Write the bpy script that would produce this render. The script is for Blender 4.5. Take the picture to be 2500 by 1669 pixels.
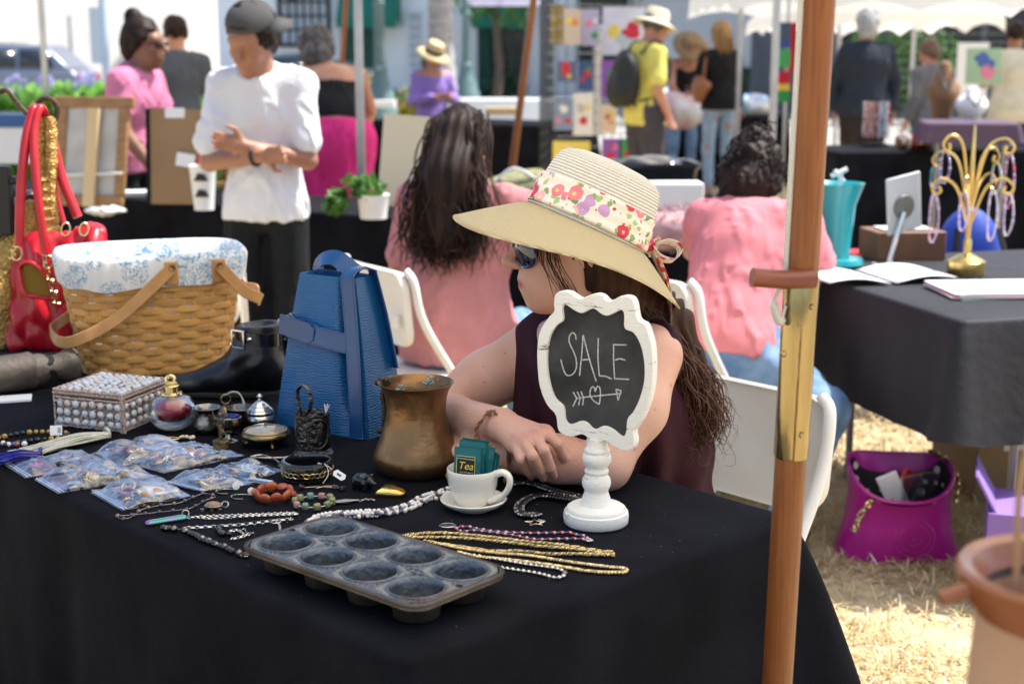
import bpy, math, random
import numpy as np
from mathutils import Vector, Matrix, Euler
random.seed(7); RNG = np.random.default_rng(7)
S = bpy.context.scene
for o in list(bpy.data.objects): bpy.data.objects.remove(o)
COL = S.collection
PI = math.pi
# ---------------------------------------------------------------- camera, sky, sun, exposure
CAM_H = 1.43; FPX = 2500 * 50 / 36.0; PITCH = math.atan((834.5 - 122) / FPX)
cd = bpy.data.cameras.new('camera'); cam = bpy.data.objects.new('camera', cd); COL.objects.link(cam)
cd.lens = 50; cd.sensor_width = 36; cd.clip_end = 2000; cd.clip_start = .05
cam.location = (0, 0, CAM_H); cam.rotation_euler = (PI / 2 - PITCH, 0, 0)
cd.dof.use_dof = True; cd.dof.focus_distance = 2.25; cd.dof.aperture_fstop = 4.6; cd.dof.aperture_blades = 0
S.camera = cam
SUN_AZ = Vector((.93, .26)).normalized(); SUN_EL = math.radians(62)
w = bpy.data.worlds.new('World'); S.world = w; w.use_nodes = True
wn = w.node_tree.nodes; wl = w.node_tree.links
sky = wn.new('ShaderNodeTexSky'); sky.sky_type = 'NISHITA'; sky.sun_disc = False
sky.sun_elevation = SUN_EL; sky.sun_rotation = math.atan2(SUN_AZ.x, SUN_AZ.y)
sky.air_density = 1.0; sky.dust_density = 2.0; sky.ozone_density = 1.0
wl.new(sky.outputs[0], wn['Background'].inputs[0]); wn['Background'].inputs[1].default_value = .145
sd = bpy.data.lights.new('sun', 'SUN'); sd.energy = 4.6; sd.angle = math.radians(.53); sd.color = (1, .955, .88)
sun = bpy.data.objects.new('sun', sd); COL.objects.link(sun)
tosun = Vector((SUN_AZ.x * math.cos(SUN_EL), SUN_AZ.y * math.cos(SUN_EL), math.sin(SUN_EL)))
sun.rotation_euler = tosun.to_track_quat('Z', 'Y').to_euler(); sun.location = tosun * 30
S.view_settings.view_transform = 'Standard'; S.view_settings.look = 'None'
S.view_settings.exposure = .98; S.view_settings.gamma = 1
S.render.engine = 'CYCLES'; S.cycles.use_denoising = True; S.cycles.max_bounces = 9
S.cycles.transparent_max_bounces = 14; S.cycles.caustics_refractive = False; S.cycles.caustics_reflective = False
S.cycles.sample_clamp_indirect = 6
# ---------------------------------------------------------------- geometry helpers
def ray(px, py):
    u = (px - 1250) / FPX; v = (py - 834.5) / FPX; c, s = math.cos(PITCH), math.sin(PITCH)
    return Vector((u, c - v * s, -s - v * c))
def at(px, py, z):            # where a sight line of the survey meets the height z
    r = ray(px, py); return Vector((0, 0, CAM_H)) + r * ((z - CAM_H) / r.z)
def atY(px, py, Y):           # ... the distance Y
    r = ray(px, py); return Vector((0, 0, CAM_H)) + r * (Y / r.y)
def nz(v):
    v = np.asarray(v, float); return v / (np.linalg.norm(v) + 1e-12)
def rot(rx=0, ry=0, rz=0): return np.array(Euler((rx, ry, rz)).to_matrix())
def frame(zdir, xhint=(1, 0, 0)):
    z = nz(zdir); x = np.asarray(xhint, float); x = x - z * x.dot(z)
    if np.linalg.norm(x) < 1e-5: x = np.array([0, 1, 0.]) - z * z[1]
    x = nz(x); return np.stack([x, np.cross(z, x), z], 1)
def catmull(P, n=8, closed=False):
    P = np.asarray(P, float); m = len(P); out = []
    for i in range(m if closed else m - 1):
        p0 = P[(i - 1) % m] if closed or i > 0 else 2 * P[0] - P[1]
        p1 = P[i]; p2 = P[(i + 1) % m]
        p3 = P[(i + 2) % m] if closed or i < m - 2 else 2 * P[-1] - P[-2]
        for t in np.arange(n) / n:
            out.append(.5 * (2 * p1 + (p2 - p0) * t + (2 * p0 - 5 * p1 + 4 * p2 - p3) * t * t + (3 * p1 - p0 - 3 * p2 + p3) * t ** 3))
    if not closed: out.append(P[-1])
    return np.array(out)
def resample(P, step):
    P = np.asarray(P, float); s = np.r_[0, np.cumsum(np.linalg.norm(np.diff(P, axis=0), axis=1))]
    n = max(2, int(s[-1] / step) + 1); t = np.linspace(0, s[-1], n)
    return np.stack([np.interp(t, s, P[:, i]) for i in range(P.shape[1])], 1)
class MB:
    def __init__(s): s.v = []; s.f = []; s.m = []; s.n = 0
    def add(s, V, F, mi=0):
        V = np.asarray(V, float).reshape(-1, 3); s.v.append(V)
        for f in F: s.f.append(tuple(int(i) + s.n for i in f)); s.m.append(mi)
        s.n += len(V); return s
    def box(s, c, d, R=None, mi=0, taper=1.0):
        x, y, z = np.asarray(d, float) / 2
        V = np.array([[-x, -y, -z], [x, -y, -z], [x, y, -z], [-x, y, -z], [-x * taper, -y * taper, z], [x * taper, -y * taper, z], [x * taper, y * taper, z], [-x * taper, y * taper, z]])
        if R is not None: V = V @ np.asarray(R).T
        return s.add(V + np.asarray(c, float), [(0, 3, 2, 1), (4, 5, 6, 7), (0, 1, 5, 4), (1, 2, 6, 5), (2, 3, 7, 6), (3, 0, 4, 7)], mi)
    def sheet(s, G, cu=False, cv=False, mi=0):     # G[u][v] points
        G = np.asarray(G, float); a, b = G.shape[:2]; F = []
        for i in range(a if cu else a - 1):
            for j in range(b if cv else b - 1):
                F.append((i * b + j, ((i + 1) % a) * b + j, ((i + 1) % a) * b + (j + 1) % b, i * b + (j + 1) % b))
        return s.add(G.reshape(-1, 3), F, mi)
    def tube(s, P, r, n=8, closed=False, cap=True, mi=0, flat=None, up=None):
        P = np.asarray(P, float); m = len(P); r = np.broadcast_to(np.asarray(r, float), (m,))
        T = (np.roll(P, -1, 0) - np.roll(P, 1, 0)) if closed else np.gradient(P, axis=0)
        T = T / (np.linalg.norm(T, axis=1, keepdims=True) + 1e-12)
        x = np.asarray(up, float) if up is not None else (np.array([0, 0, 1.]) if abs(T[0][2]) < .9 else np.array([1., 0, 0]))
        a = np.arange(n) * 2 * PI / n; G = []; fl = 1 if flat is None else flat
        for i in range(m):
            x = nz(x - T[i] * x.dot(T[i])) if up is None or i == 0 else nz(np.asarray(up, float) - T[i] * np.dot(up, T[i]))
            y = np.cross(T[i], x)
            G.append(P[i] + r[i] * (np.cos(a)[:, None] * x * fl + np.sin(a)[:, None] * y))
        b = s.n; s.sheet(np.array(G), cu=closed, cv=True, mi=mi)
        if cap and not closed:
            s.f.append(tuple(b + i for i in range(n))[::-1]); s.m.append(mi)
            s.f.append(tuple(b + (m - 1) * n + i for i in range(n))); s.m.append(mi)
        return s
    def lathe(s, prof, n=32, c=(0, 0, 0), R=None, mi=0, sx=1, sy=1, a0=0, a1=2 * PI):
        full = abs(a1 - a0 - 2 * PI) < 1e-6
        a = a0 + (a1 - a0) * np.arange(n if full else n + 1) / n; p = np.asarray(prof, float)
        G = np.stack([np.outer(np.cos(a), p[:, 0]) * sx, np.outer(np.sin(a), p[:, 0]) * sy, np.outer(np.ones_like(a), p[:, 1])], -1)
        if R is not None: G = G @ np.asarray(R).T
        return s.sheet(G + np.asarray(c, float), cu=full, mi=mi)
    def ell(s, c, r, n=12, m=8, R=None, mi=0):
        t = np.linspace(0, PI, m + 1); r = np.broadcast_to(np.asarray(r, float), (3,)); a = np.arange(n) * 2 * PI / n
        V = [[0, 0, r[2]]]
        for i in range(1, m): V += [[r[0] * math.sin(t[i]) * math.cos(q), r[1] * math.sin(t[i]) * math.sin(q), r[2] * math.cos(t[i])] for q in a]
        V += [[0, 0, -r[2]]]; V = np.array(V); F = [(0, 1 + j, 1 + (j + 1) % n) for j in range(n)]
        for i in range(m - 2): F += [(1 + i * n + j, 1 + (i + 1) * n + j, 1 + (i + 1) * n + (j + 1) % n, 1 + i * n + (j + 1) % n) for j in range(n)]
        e = len(V) - 1; F += [(e, 1 + (m - 2) * n + (j + 1) % n, 1 + (m - 2) * n + j) for j in range(n)]
        if R is not None: V = V @ np.asarray(R).T
        return s.add(V + np.asarray(c, float), F, mi)
    def prism(s, O, h, c=(0, 0, 0), R=None, mi=0):   # outline in xy extruded along z
        O = np.asarray(O, float); n = len(O)
        V = np.r_[np.c_[O, np.zeros(n)], np.c_[O, np.full(n, h)]]
        if R is not None: V = V @ np.asarray(R).T
        return s.add(V + np.asarray(c, float), [tuple(range(n))[::-1], tuple(range(n, 2 * n))] + [(i, (i + 1) % n, n + (i + 1) % n, n + i) for i in range(n)], mi)
    def torus(s, c, R0, r, n=16, k=6, R=None, mi=0, sx=1, sy=1):
        a = np.arange(n) * 2 * PI / n; P = np.stack([R0 * sx * np.cos(a), R0 * sy * np.sin(a), 0 * a], 1)
        if R is not None: P = P @ np.asarray(R).T
        return s.tube(P + np.asarray(c, float), r, k, closed=True, mi=mi)
    def mesh(s, name, mats, sharp=40):
        me = bpy.data.meshes.new(name); V = np.concatenate(s.v)
        me.from_pydata(V.tolist(), [], s.f)
        for m in (mats if isinstance(mats, (list, tuple)) else [mats]): me.materials.append(m)
        me.polygons.foreach_set('material_index', s.m); me.polygons.foreach_set('use_smooth', [True] * len(s.f))
        if sharp: me.set_sharp_from_angle(angle=math.radians(sharp))
        me.update(); return me
    def build(s, name, mats, parent=None, loc=None, rz=0, R=None, sharp=40, bevel=0, sub=0, solid=0, bseg=2):
        o = bpy.data.objects.new(name, s.mesh(name, mats, sharp)); COL.objects.link(o)
        if parent: o.parent = parent
        if loc is not None: o.location = loc
        if R is not None: o.rotation_euler = Matrix(np.asarray(R).tolist()).to_euler()
        elif rz: o.rotation_euler = (0, 0, rz)
        if solid: md = o.modifiers.new('s', 'SOLIDIFY'); md.thickness = solid; md.offset = 0
        if bevel: md = o.modifiers.new('b', 'BEVEL'); md.width = bevel; md.segments = bseg; md.limit_method = 'ANGLE'; md.angle_limit = .6
        if sub: md = o.modifiers.new('u', 'SUBSURF'); md.levels = sub; md.render_levels = sub
        return o
def tag(o, label, cat, group=None, kind=None):
    if label: o['label'] = label
    if cat: o['category'] = cat
    if group: o['group'] = group
    if kind: o['kind'] = kind
    return o
def thing(name, label, cat, loc=(0, 0, 0), rz=0, group=None, R=None):
    o = bpy.data.objects.new(name, None); COL.objects.link(o); o.location = loc; o.empty_display_size = .1
    o.rotation_euler = Matrix(np.asarray(R).tolist()).to_euler() if R is not None else (0, 0, rz)
    return tag(o, label, cat, group)
def inst(name, me, parent, loc=(0, 0, 0), R=None, sc=None):
    o = bpy.data.objects.new(name, me); COL.objects.link(o); o.parent = parent; o.location = loc
    if R is not None: o.rotation_euler = Matrix(np.asarray(R).tolist()).to_euler()
    if sc is not None: o.scale = sc if hasattr(sc, '__len__') else (sc,) * 3
    return o
def kids(o): return [c for c in bpy.data.objects if c.parent == o]
def copy_tree(o, parent=None):
    ch = kids(o); c = o.copy(); COL.objects.link(c); c.parent = parent
    for k in ch: copy_tree(k, c)
    return c
# ---------------------------------------------------------------- materials
MATS = {}
def M(name, col, rough=.6, metal=0, col2=None, scale=8, bump=0, bscale=60, spec=.5, trans=0, ior=1.45, coat=0, sheen=0, sss=0, translucent=0, detail=4, contrast=(.35, .65), stretch=None, emis=0, alpha=1, roughvar=0):
    if name in MATS: return MATS[name]
    m = bpy.data.materials.new(name); m.use_nodes = True; nt = m.node_tree; N = nt.nodes; L = nt.links; b = N['Principled BSDF']
    c4 = lambda c: (*c, 1)
    b.inputs['Base Color'].default_value = c4(col); b.inputs['Roughness'].default_value = rough; b.inputs['Metallic'].default_value = metal
    b.inputs['Specular IOR Level'].default_value = spec; b.inputs['IOR'].default_value = ior; b.inputs['Transmission Weight'].default_value = trans
    b.inputs['Coat Weight'].default_value = coat; b.inputs['Coat Roughness'].default_value = .08; b.inputs['Sheen Weight'].default_value = sheen; b.inputs['Alpha'].default_value = alpha
    if sss: b.inputs['Subsurface Weight'].default_value = sss; b.inputs['Subsurface Radius'].default_value = (.9, .35, .2); b.inputs['Subsurface Scale'].default_value = .012
    tc = N.new('ShaderNodeTexCoord'); mp = N.new('ShaderNodeMapping'); L.new(tc.outputs['Object'], mp.inputs[0])
    if stretch: mp.inputs['Scale'].default_value = stretch
    if col2 is not None:
        nz_ = N.new('ShaderNodeTexNoise'); nz_.inputs['Scale'].default_value = scale; nz_.inputs['Detail'].default_value = detail; L.new(mp.outputs[0], nz_.inputs[0])
        rp = N.new('ShaderNodeValToRGB'); rp.color_ramp.elements[0].position, rp.color_ramp.elements[1].position = contrast
        rp.color_ramp.elements[0].color = c4(col); rp.color_ramp.elements[1].color = c4(col2)
        L.new(nz_.outputs[0], rp.inputs[0]); L.new(rp.outputs[0], b.inputs['Base Color'])
        if roughvar:
            mr = N.new('ShaderNodeMapRange'); mr.inputs[3].default_value = max(0, rough - roughvar); mr.inputs[4].default_value = rough + roughvar
            L.new(nz_.outputs[0], mr.inputs[0]); L.new(mr.outputs[0], b.inputs['Roughness'])
    if bump:
        n2 = N.new('ShaderNodeTexNoise'); n2.inputs['Scale'].default_value = bscale; n2.inputs['Detail'].default_value = 4; L.new(mp.outputs[0], n2.inputs[0])
        bm = N.new('ShaderNodeBump'); bm.inputs['Strength'].default_value = bump; bm.inputs['Distance'].default_value = .01; L.new(n2.outputs[0], bm.inputs['Height']); L.new(bm.outputs[0], b.inputs['Normal'])
    if translucent:
        tr = N.new('ShaderNodeBsdfTranslucent'); tr.inputs[0].default_value = c4(col); mx = N.new('ShaderNodeMixShader'); mx.inputs[0].default_value = translucent
        L.new(b.outputs[0], mx.inputs[1]); L.new(tr.outputs[0], mx.inputs[2]); L.new(mx.outputs[0], N['Material Output'].inputs[0])
    if emis: b.inputs['Emission Color'].default_value = c4(col); b.inputs['Emission Strength'].default_value = emis
    MATS[name] = m; return m
def nodes(m): return m.node_tree.nodes, m.node_tree.links, m.node_tree.nodes['Principled BSDF']
def nd(m, typ, **kw):
    n = m.node_tree.nodes.new(typ)
    for k, v in kw.items():
        if k.startswith('i_'): n.inputs[k[2:]].default_value = v
        else: setattr(n, k, v)
    return n
# ---------------------------------------------------------------- implicit bodies (smooth unions of limbs, meshed as one skin)
class Body:
    def __init__(s): s.p = []
    def cap(s, a, b, ra, rb=None, k=.02, sub=False, sq=None):
        s.p.append(('c', np.asarray(a, float), np.asarray(b, float), ra, ra if rb is None else rb, k, sub)); return s
    def ell(s, c, r, k=.02, R=None, sub=False):
        s.p.append(('e', np.asarray(c, float), np.broadcast_to(np.asarray(r, float), (3,)), None if R is None else np.asarray(R, float), None, k, sub)); return s
    def chain(s, P, r, k=.02):
        for i in range(len(P) - 1): s.cap(P[i], P[i + 1], r[i], r[i + 1], k)
        return s
    def mesh(s, h, grow=0, clips=(), pad=.03):
        lo = np.full(3, 1e9); hi = -lo; bb = []
        for q in s.p:
            if q[0] == 'c': r = max(q[3], q[4]) + grow; l = np.minimum(q[1], q[2]) - r; u = np.maximum(q[1], q[2]) + r
            else: r = q[2].max() + grow; l = q[1] - r; u = q[1] + r
            bb.append((l, u))
            if not q[6]: lo = np.minimum(lo, l); hi = np.maximum(hi, u)
        lo -= pad; hi += pad; n = np.ceil((hi - lo) / h).astype(int) + 1
        F = np.full(n, .08, np.float32); ax = [lo[i] + h * np.arange(n[i]) for i in range(3)]
        for q, (l, u) in zip(s.p, bb):
            mg = q[5] + 2 * h + .012
            i0 = np.maximum(((l - mg - lo) / h).astype(int), 0); i1 = np.minimum(np.ceil((u + mg - lo) / h).astype(int) + 1, n)
            if (i1 <= i0).any(): continue
            sl = tuple(slice(i0[i], i1[i]) for i in range(3))
            X = np.stack(np.meshgrid(*[ax[i][sl[i]] for i in range(3)], indexing='ij'), -1).astype(np.float32)
            if q[0] == 'c':
                ba = (q[2] - q[1]).astype(np.float32); pa = X - q[1].astype(np.float32)
                t = np.clip((pa @ ba) / (ba @ ba + 1e-12), 0, 1)
                d = np.linalg.norm(pa - t[..., None] * ba, axis=-1) - (q[3] + (q[4] - q[3]) * t)
            else:
                pa = X - q[1].astype(np.float32)
                if q[3] is not None: pa = pa @ q[3].astype(np.float32)
                k0 = np.linalg.norm(pa / q[2].astype(np.float32), axis=-1); k1 = np.linalg.norm(pa / (q[2] ** 2).astype(np.float32), axis=-1)
                d = k0 * (k0 - 1) / (k1 + 1e-9)
            if not q[6]: d = d - grow
            A = F[sl]; k = q[5]
            if q[6]:
                hh = np.clip(.5 - .5 * (A + d) / k, 0, 1); F[sl] = A + (-d - A) * hh + k * hh * (1 - hh)
            else:
                hh = np.clip(.5 + .5 * (A - d) / k, 0, 1); F[sl] = A + (d - A) * hh - k * hh * (1 - hh)
        if clips:
            X = np.stack(np.meshgrid(*ax, indexing='ij'), -1).astype(np.float32)
            for p0, nn in clips: F = np.maximum(F, (X - np.asarray(p0, np.float32)) @ nz(nn).astype(np.float32))
        F[0], F[-1] = .05, .05; F[:, 0], F[:, -1] = .05, .05; F[:, :, 0], F[:, :, -1] = .05, .05
        return surfnet(F, lo, h)
def surfnet(F, lo, h):
    ins = F < 0; n = np.array(F.shape); c = np.zeros(n - 1, np.int8)
    sl = [slice(0, -1), slice(1, None)]
    for a in (0, 1):
        for b in (0, 1):
            for d in (0, 1): c += ins[sl[a], sl[b], sl[d]]
    act = np.argwhere((c > 0) & (c < 8)); idx = np.full(n - 1, -1, np.int32); idx[tuple(act.T)] = np.arange(len(act))
    acc = np.zeros((len(act), 3)); cnt = np.zeros(len(act)); cor = [np.array([a, b, d]) for a in (0, 1) for b in (0, 1) for d in (0, 1)]
    for i, p in enumerate(cor):
        for q in cor[i + 1:]:
            if abs(p - q).sum() != 1: continue
            fa = F[tuple((act + p).T)]; fb = F[tuple((act + q).T)]; m = (fa < 0) != (fb < 0)
            t = fa[m] / (fa[m] - fb[m]); acc[m] += p + t[:, None] * (q - p); cnt[m] += 1
    V = (act + acc / cnt[:, None]) * h + lo; Q = []
    for x in range(3):
        y, z = (x + 1) % 3, (x + 2) % 3
        a = [slice(None)] * 3; b = [slice(None)] * 3; a[x] = slice(0, -1); b[x] = slice(1, None)
        ch = np.argwhere(ins[tuple(a)] != ins[tuple(b)]); ch = ch[(ch[:, y] > 0) & (ch[:, z] > 0) & (ch[:, y] < n[y] - 1) & (ch[:, z] < n[z] - 1)]
        ey = np.zeros(3, int); ey[y] = 1; ez = np.zeros(3, int); ez[z] = 1
        q = np.stack([idx[tuple((ch - o).T)] for o in (0 * ey, ey, ey + ez, ez)], 1)
        fl = ins[tuple(ch.T)]; q[~fl] = q[~fl][:, ::-1]; Q.append(q)
    return V, np.concatenate(Q)
def vnormals(V, Q):
    fn = np.cross(V[Q[:, 2]] - V[Q[:, 0]], V[Q[:, 3]] - V[Q[:, 1]]); N = np.zeros_like(V)
    for i in range(4): np.add.at(N, Q[:, i], fn)
    return N / (np.linalg.norm(N, axis=1, keepdims=True) + 1e-12)
def wob(V, f, seed=0, oct=3):          # cheap smooth noise, about -1..1
    r = np.random.default_rng(seed); o = np.zeros(len(V)); a = 1.
    for _ in range(oct):
        for _ in range(4):
            k = nz(r.normal(size=3)) * np.asarray(f) * r.uniform(.6, 1.4); o += a * .35 * np.sin(V @ k + r.uniform(0, 6.3) + 1.3 * np.sin(V @ nz(r.normal(size=3)) * np.mean(f) * .6))
        f = np.asarray(f) * 2.1; a *= .5
    return o
def skin(name, V, Q, mat, parent=None, folds=None, smooth=2):
    V = V.copy()
    for _ in range(smooth):                       # light relaxing of the grid steps
        A = np.zeros_like(V); C = np.zeros(len(V))
        for i in range(4):
            for j in ((i + 1) % 4, (i + 3) % 4): np.add.at(A, Q[:, i], V[Q[:, j]]); np.add.at(C, Q[:, i], 1)
        V = V * .5 + .5 * A / np.maximum(C, 1)[:, None]
    if folds is not None: V = V + vnormals(V, Q) * folds(V)[:, None]
    me = bpy.data.meshes.new(name); me.from_pydata(V.tolist(), [], Q.tolist())
    me.polygons.foreach_set('use_smooth', [True] * len(Q)); me.materials.append(mat); me.update()
    o = bpy.data.objects.new(name, me); COL.objects.link(o)
    if parent: o.parent = parent
    return o
# ================================================================ the setting
def slab(name, mat, x0, y0, x1, y1, Y, th=.05, parent=None, bevel=0, mb=None, mi=0):   # upright panel spanning a surveyed rectangle at distance Y
    a = atY(x0, (y0 + y1) / 2, Y); b = atY(x1, (y0 + y1) / 2, Y); t = atY((x0 + x1) / 2, y0, Y); u = atY((x0 + x1) / 2, y1, Y)
    m = mb or MB(); m.box(((a.x + b.x) / 2, Y + th / 2, (t.z + u.z) / 2), (b.x - a.x, th, t.z - u.z), mi=mi)
    return m.build(name, mat, parent, bevel=bevel) if mb is None else m
straw = M('dry_straw', (.36, .27, .145), .95, col2=(.60, .49, .31), scale=9, bump=.9, bscale=70, detail=9, contrast=(.3, .7))
g = MB(); g.sheet([[(x, y, 0) for y in (-30, 0, 4, 10, 20, 40, 120, 900)] for x in (-600, -60, -10, 0, 10, 60, 600)])
tag(g.build('ground', straw), None, None, kind='structure')
blade = M('straw_blade', (.62, .49, .28), .9, translucent=.25)
N_, L_, b_ = nodes(blade); ge = nd(blade, 'ShaderNodeNewGeometry'); rp = nd(blade, 'ShaderNodeValToRGB')
for p, c in ((0, (.30, .21, .10, 1)), (.35, (.58, .45, .25, 1)), (.8, (.74, .63, .42, 1)), (.95, (.30, .34, .12, 1))):
    e = rp.color_ramp.elements.new(p); e.color = c
L_.new(ge.outputs['Random Per Island'], rp.inputs[0]); L_.new(rp.outputs[0], b_.inputs['Base Color'])
def blades(n, x0, x1, y0, y1, seed, L=(.02, .075), W=.0016, lift=.5):
    r = np.random.default_rng(seed); p = np.c_[r.uniform(x0, x1, n), r.uniform(y0, y1, n), np.zeros(n)]
    keep = wob(p, 9, seed) > r.uniform(-1.2, .7, n); p = p[keep]; n = len(p)
    a = r.uniform(0, 6.28, n); l = r.uniform(*L, n); el = np.abs(r.normal(0, lift, n)); wd = W * r.uniform(.6, 1.7, n)
    d = np.c_[np.cos(a) * np.cos(el), np.sin(a) * np.cos(el), np.sin(el)]; sd_ = np.c_[-np.sin(a), np.cos(a), 0 * a] * wd[:, None]
    p[:, 2] = .002 + r.uniform(0, .012, n); m = p + d * l[:, None] * .55; e = p + d * l[:, None]; e[:, 2] -= l * .22; e[:, 2] = np.maximum(e[:, 2], .003)
    V = np.stack([p - sd_, p + sd_, m + sd_, m - sd_, e], 1).reshape(-1, 3); b = np.arange(n)[:, None] * 5
    F = np.concatenate([b + np.array([[0, 1, 2, 3]])]).tolist() + np.concatenate([b + np.array([[3, 2, 4]])]).tolist()
    return V, F
mb = MB()
for a in ((42000, .35, 2.3, 2.2, 4.6, 1), (26000, .3, 3.4, 4.6, 8, 2), (9000, -3.5, .5, 3.0, 7, 3), (9000, .5, 6, 8, 14, 5)):
    V, F = blades(*a[:5], a[5], L=(.02, .075) if a[5] == 1 else (.03, .1), W=.0016 if a[5] == 1 else .003); mb.add(V, F)
V, F = blades(1100, .4, 2.6, 2.3, 5.5, 9, L=(.08, .2), W=.0013, lift=.12); mb.add(V, F)
tag(mb.build('dry_grass', blade, sharp=0), 'trampled dry yellow grass and straw covering the ground', 'grass', kind='stuff')
# pavement, street and planting beds behind the market
pave = M('pavement', (.30, .29, .275), .9, col2=(.40, .38, .35), scale=3, bump=.3)
bright_street = M('bounce_paving', (.24, .235, .23), .9, col2=(.30, .295, .285), scale=6, bump=.4, bscale=200)  # street tone lightened so it bounces light onto the shop front
mb = MB(); mb.box((0, 23, .02), (120, 6, .1)); tag(mb.build('pavement', pave, bevel=.02), None, None, kind='structure')
mb = MB(); mb.box((0, 33, .004), (160, 14, .008)); tag(mb.build('street', bright_street), None, None, kind='structure')
mb = MB(); mb.box((0, 26.15, .06), (120, .3, .14)); tag(mb.build('kerb', M('kerb', (.42, .41, .39), .9, col2=(.33, .32, .3)), bevel=.03), None, None, kind='structure')
# ---- buildings
stucco = M('white_stucco', (.80, .80, .79), .9, col2=(.73, .74, .75), scale=1.5, bump=.25, bscale=25)
bluewall = M('pale_stucco', (.87, .88, .89), .9, col2=(.82, .84, .86), scale=1.2, bump=.25, bscale=25)
green = M('green_paint', (.012, .10, .075), .55, col2=(.01, .07, .055)); awn = M('green_canvas', (.015, .20, .14), .8, translucent=.35)
glass = M('dark_glass', (.02, .025, .03), .08, spec=.7); iron = M('black_iron', (.015, .015, .017), .55)
tile = M('roof_tile', (.33, .13, .07), .85, col2=(.22, .09, .06))
t = thing('white_building', 'sunlit white stucco building behind the parked silver car', 'building', (-15, 47, 0), math.radians(48))
MB().box((0, 4, 4.5), (30, 8, 9)).build('wall', stucco, t)
rf = MB(); rf.prism([(-.7, 0), (8.7, 0), (4, 1.9)], 31, R=np.array([[0, 0, 1], [1, 0, 0], [0, 1, 0]]), c=(-15.5, 0, 9)); rf.build('roof', tile, t)
for x in (-9, -4, 3, 9):
    w_ = MB().box((x, -.02, 5.6), (1.3, .1, 1.7)).build('window', green, t); MB().box((x, -.09, 5.6), (1.1, .05, 1.5)).build('pane', glass, w_)
t = thing('shop_building', 'pale bluish stucco shop building with green awnings across the street', 'building', (0, 40, 0))
XL = atY(533, 100, 40).x; XR = atY(1905, 100, 40).x
MB().box(((XL + XR) / 2, 5, 5), (XR - XL, 10, 10)).build('wall', bluewall, t)
rf = MB(); rf.prism([(-.8, 0), (10.6, 0), (5, 2.2)], XR - XL + 1.2, R=np.array([[0, 0, 1], [1, 0, 0], [0, 1, 0]]), c=(XL - .6, 0, 10)); rf.build('roof', tile, t)
def opening(x0, x1, z0, z1, nm='window', nx=2, nzz=3, dark=glass, fr=green):
    o = MB(); xc = (x0 + x1) / 2; wd = x1 - x0
    o.box((xc, -.04, z1 + .05), (wd + .2, .16, .1)).box((xc, -.04, z0 - .05), (wd + .2, .2, .1)).box((x0 - .05, -.04, (z0 + z1) / 2), (.1, .16, z1 - z0)).box((x1 + .05, -.04, (z0 + z1) / 2), (.1, .16, z1 - z0))
    for i in range(1, nx): o.box((x0 + wd * i / nx, -.05, (z0 + z1) / 2), (.05, .08, z1 - z0))
    for j in range(1, nzz): o.box((xc, -.053, z0 + (z1 - z0) * j / nzz), (wd, .08, .05))
    w_ = o.build(nm, fr, t); MB().box((xc, -.01, (z0 + z1) / 2), (wd, .04, z1 - z0)).build('pane', dark, w_)
sx = lambda px: atY(px, 122, 40).x; szz = lambda py: atY(1250, py, 40).z
opening(sx(690), sx(800), 1.6, 4.2, nx=6, nzz=7, dark=M('pale_pane', (.50, .56, .62), .3), fr=iron)  # panes in one even pale grey-blue
opening(sx(843), sx(905), .05, 2.2, 'door', 2, 2, dark=green); opening(sx(1175), sx(1195), .1, 2.6, 'door', 1, 2, dark=green)
opening(sx(1200), sx(1275), .3, 2.1, nx=3, nzz=2); opening(sx(1000), sx(1030), .9, 2.4, nx=1, nzz=6, dark=M('pale_pane', (.5, .56, .62), .3), fr=M('white_frame', (.75, .77, .8), .6))
opening(sx(1420), sx(1520), 1.2, 2.8, nx=4, nzz=3); opening(sx(1815), sx(1870), -.2, .85, nx=2, nzz=2, dark=green)
for x0, x1, zz in ((838, 980, 2.0), (1155, 1285, 2.0), (1450, 1560, 2.9)):
    a = MB(); n = 8; xs = np.linspace(sx(x0), sx(x1), n + 1)
    a.sheet([[(x, -.02, zz + 1.25), (x, -.75, zz + .85), (x, -1.5, zz + .25), (x, -1.52, zz)] for x in xs]); a.add([(xs[0], 0, zz + 1.25), (xs[0], -1.5, zz + .25), (xs[0], 0, zz)], [(0, 1, 2)]); a.add([(xs[-1], 0, zz + 1.25), (xs[-1], -1.5, zz + .25), (xs[-1], 0, zz)], [(0, 2, 1)])
    a.build('awning', awn, t)
lt = MB(); x = sx(725); lt.box((x, -.25, 3.3), (.04, .5, .04)).lathe([(.02, .0), (.16, -.05), (.2, -.1), (.13, -.55), (.05, -.6)], 6, (x, -.5, 3.3)); lt.build('lantern', iron, t)
t = thing('grey_building', 'dark grey wall of a building behind the white tent', 'building', (0, 31, 0))
gx0, gx1 = atY(1985, 100, 31).x, atY(2700, 100, 31).x
MB().box(((gx0 + gx1) / 2, 4, 4), (gx1 - gx0, 8, 8)).build('wall', M('grey_wall', (.17, .175, .19), .9, col2=(.13, .135, .15), scale=2), t)
for x in np.linspace(gx0 + 1, gx1 - 1, 5): MB().box((x, -.03, 1.6), (.9, .1, 1.7)).build('window', glass, t, bevel=.02)
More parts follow.
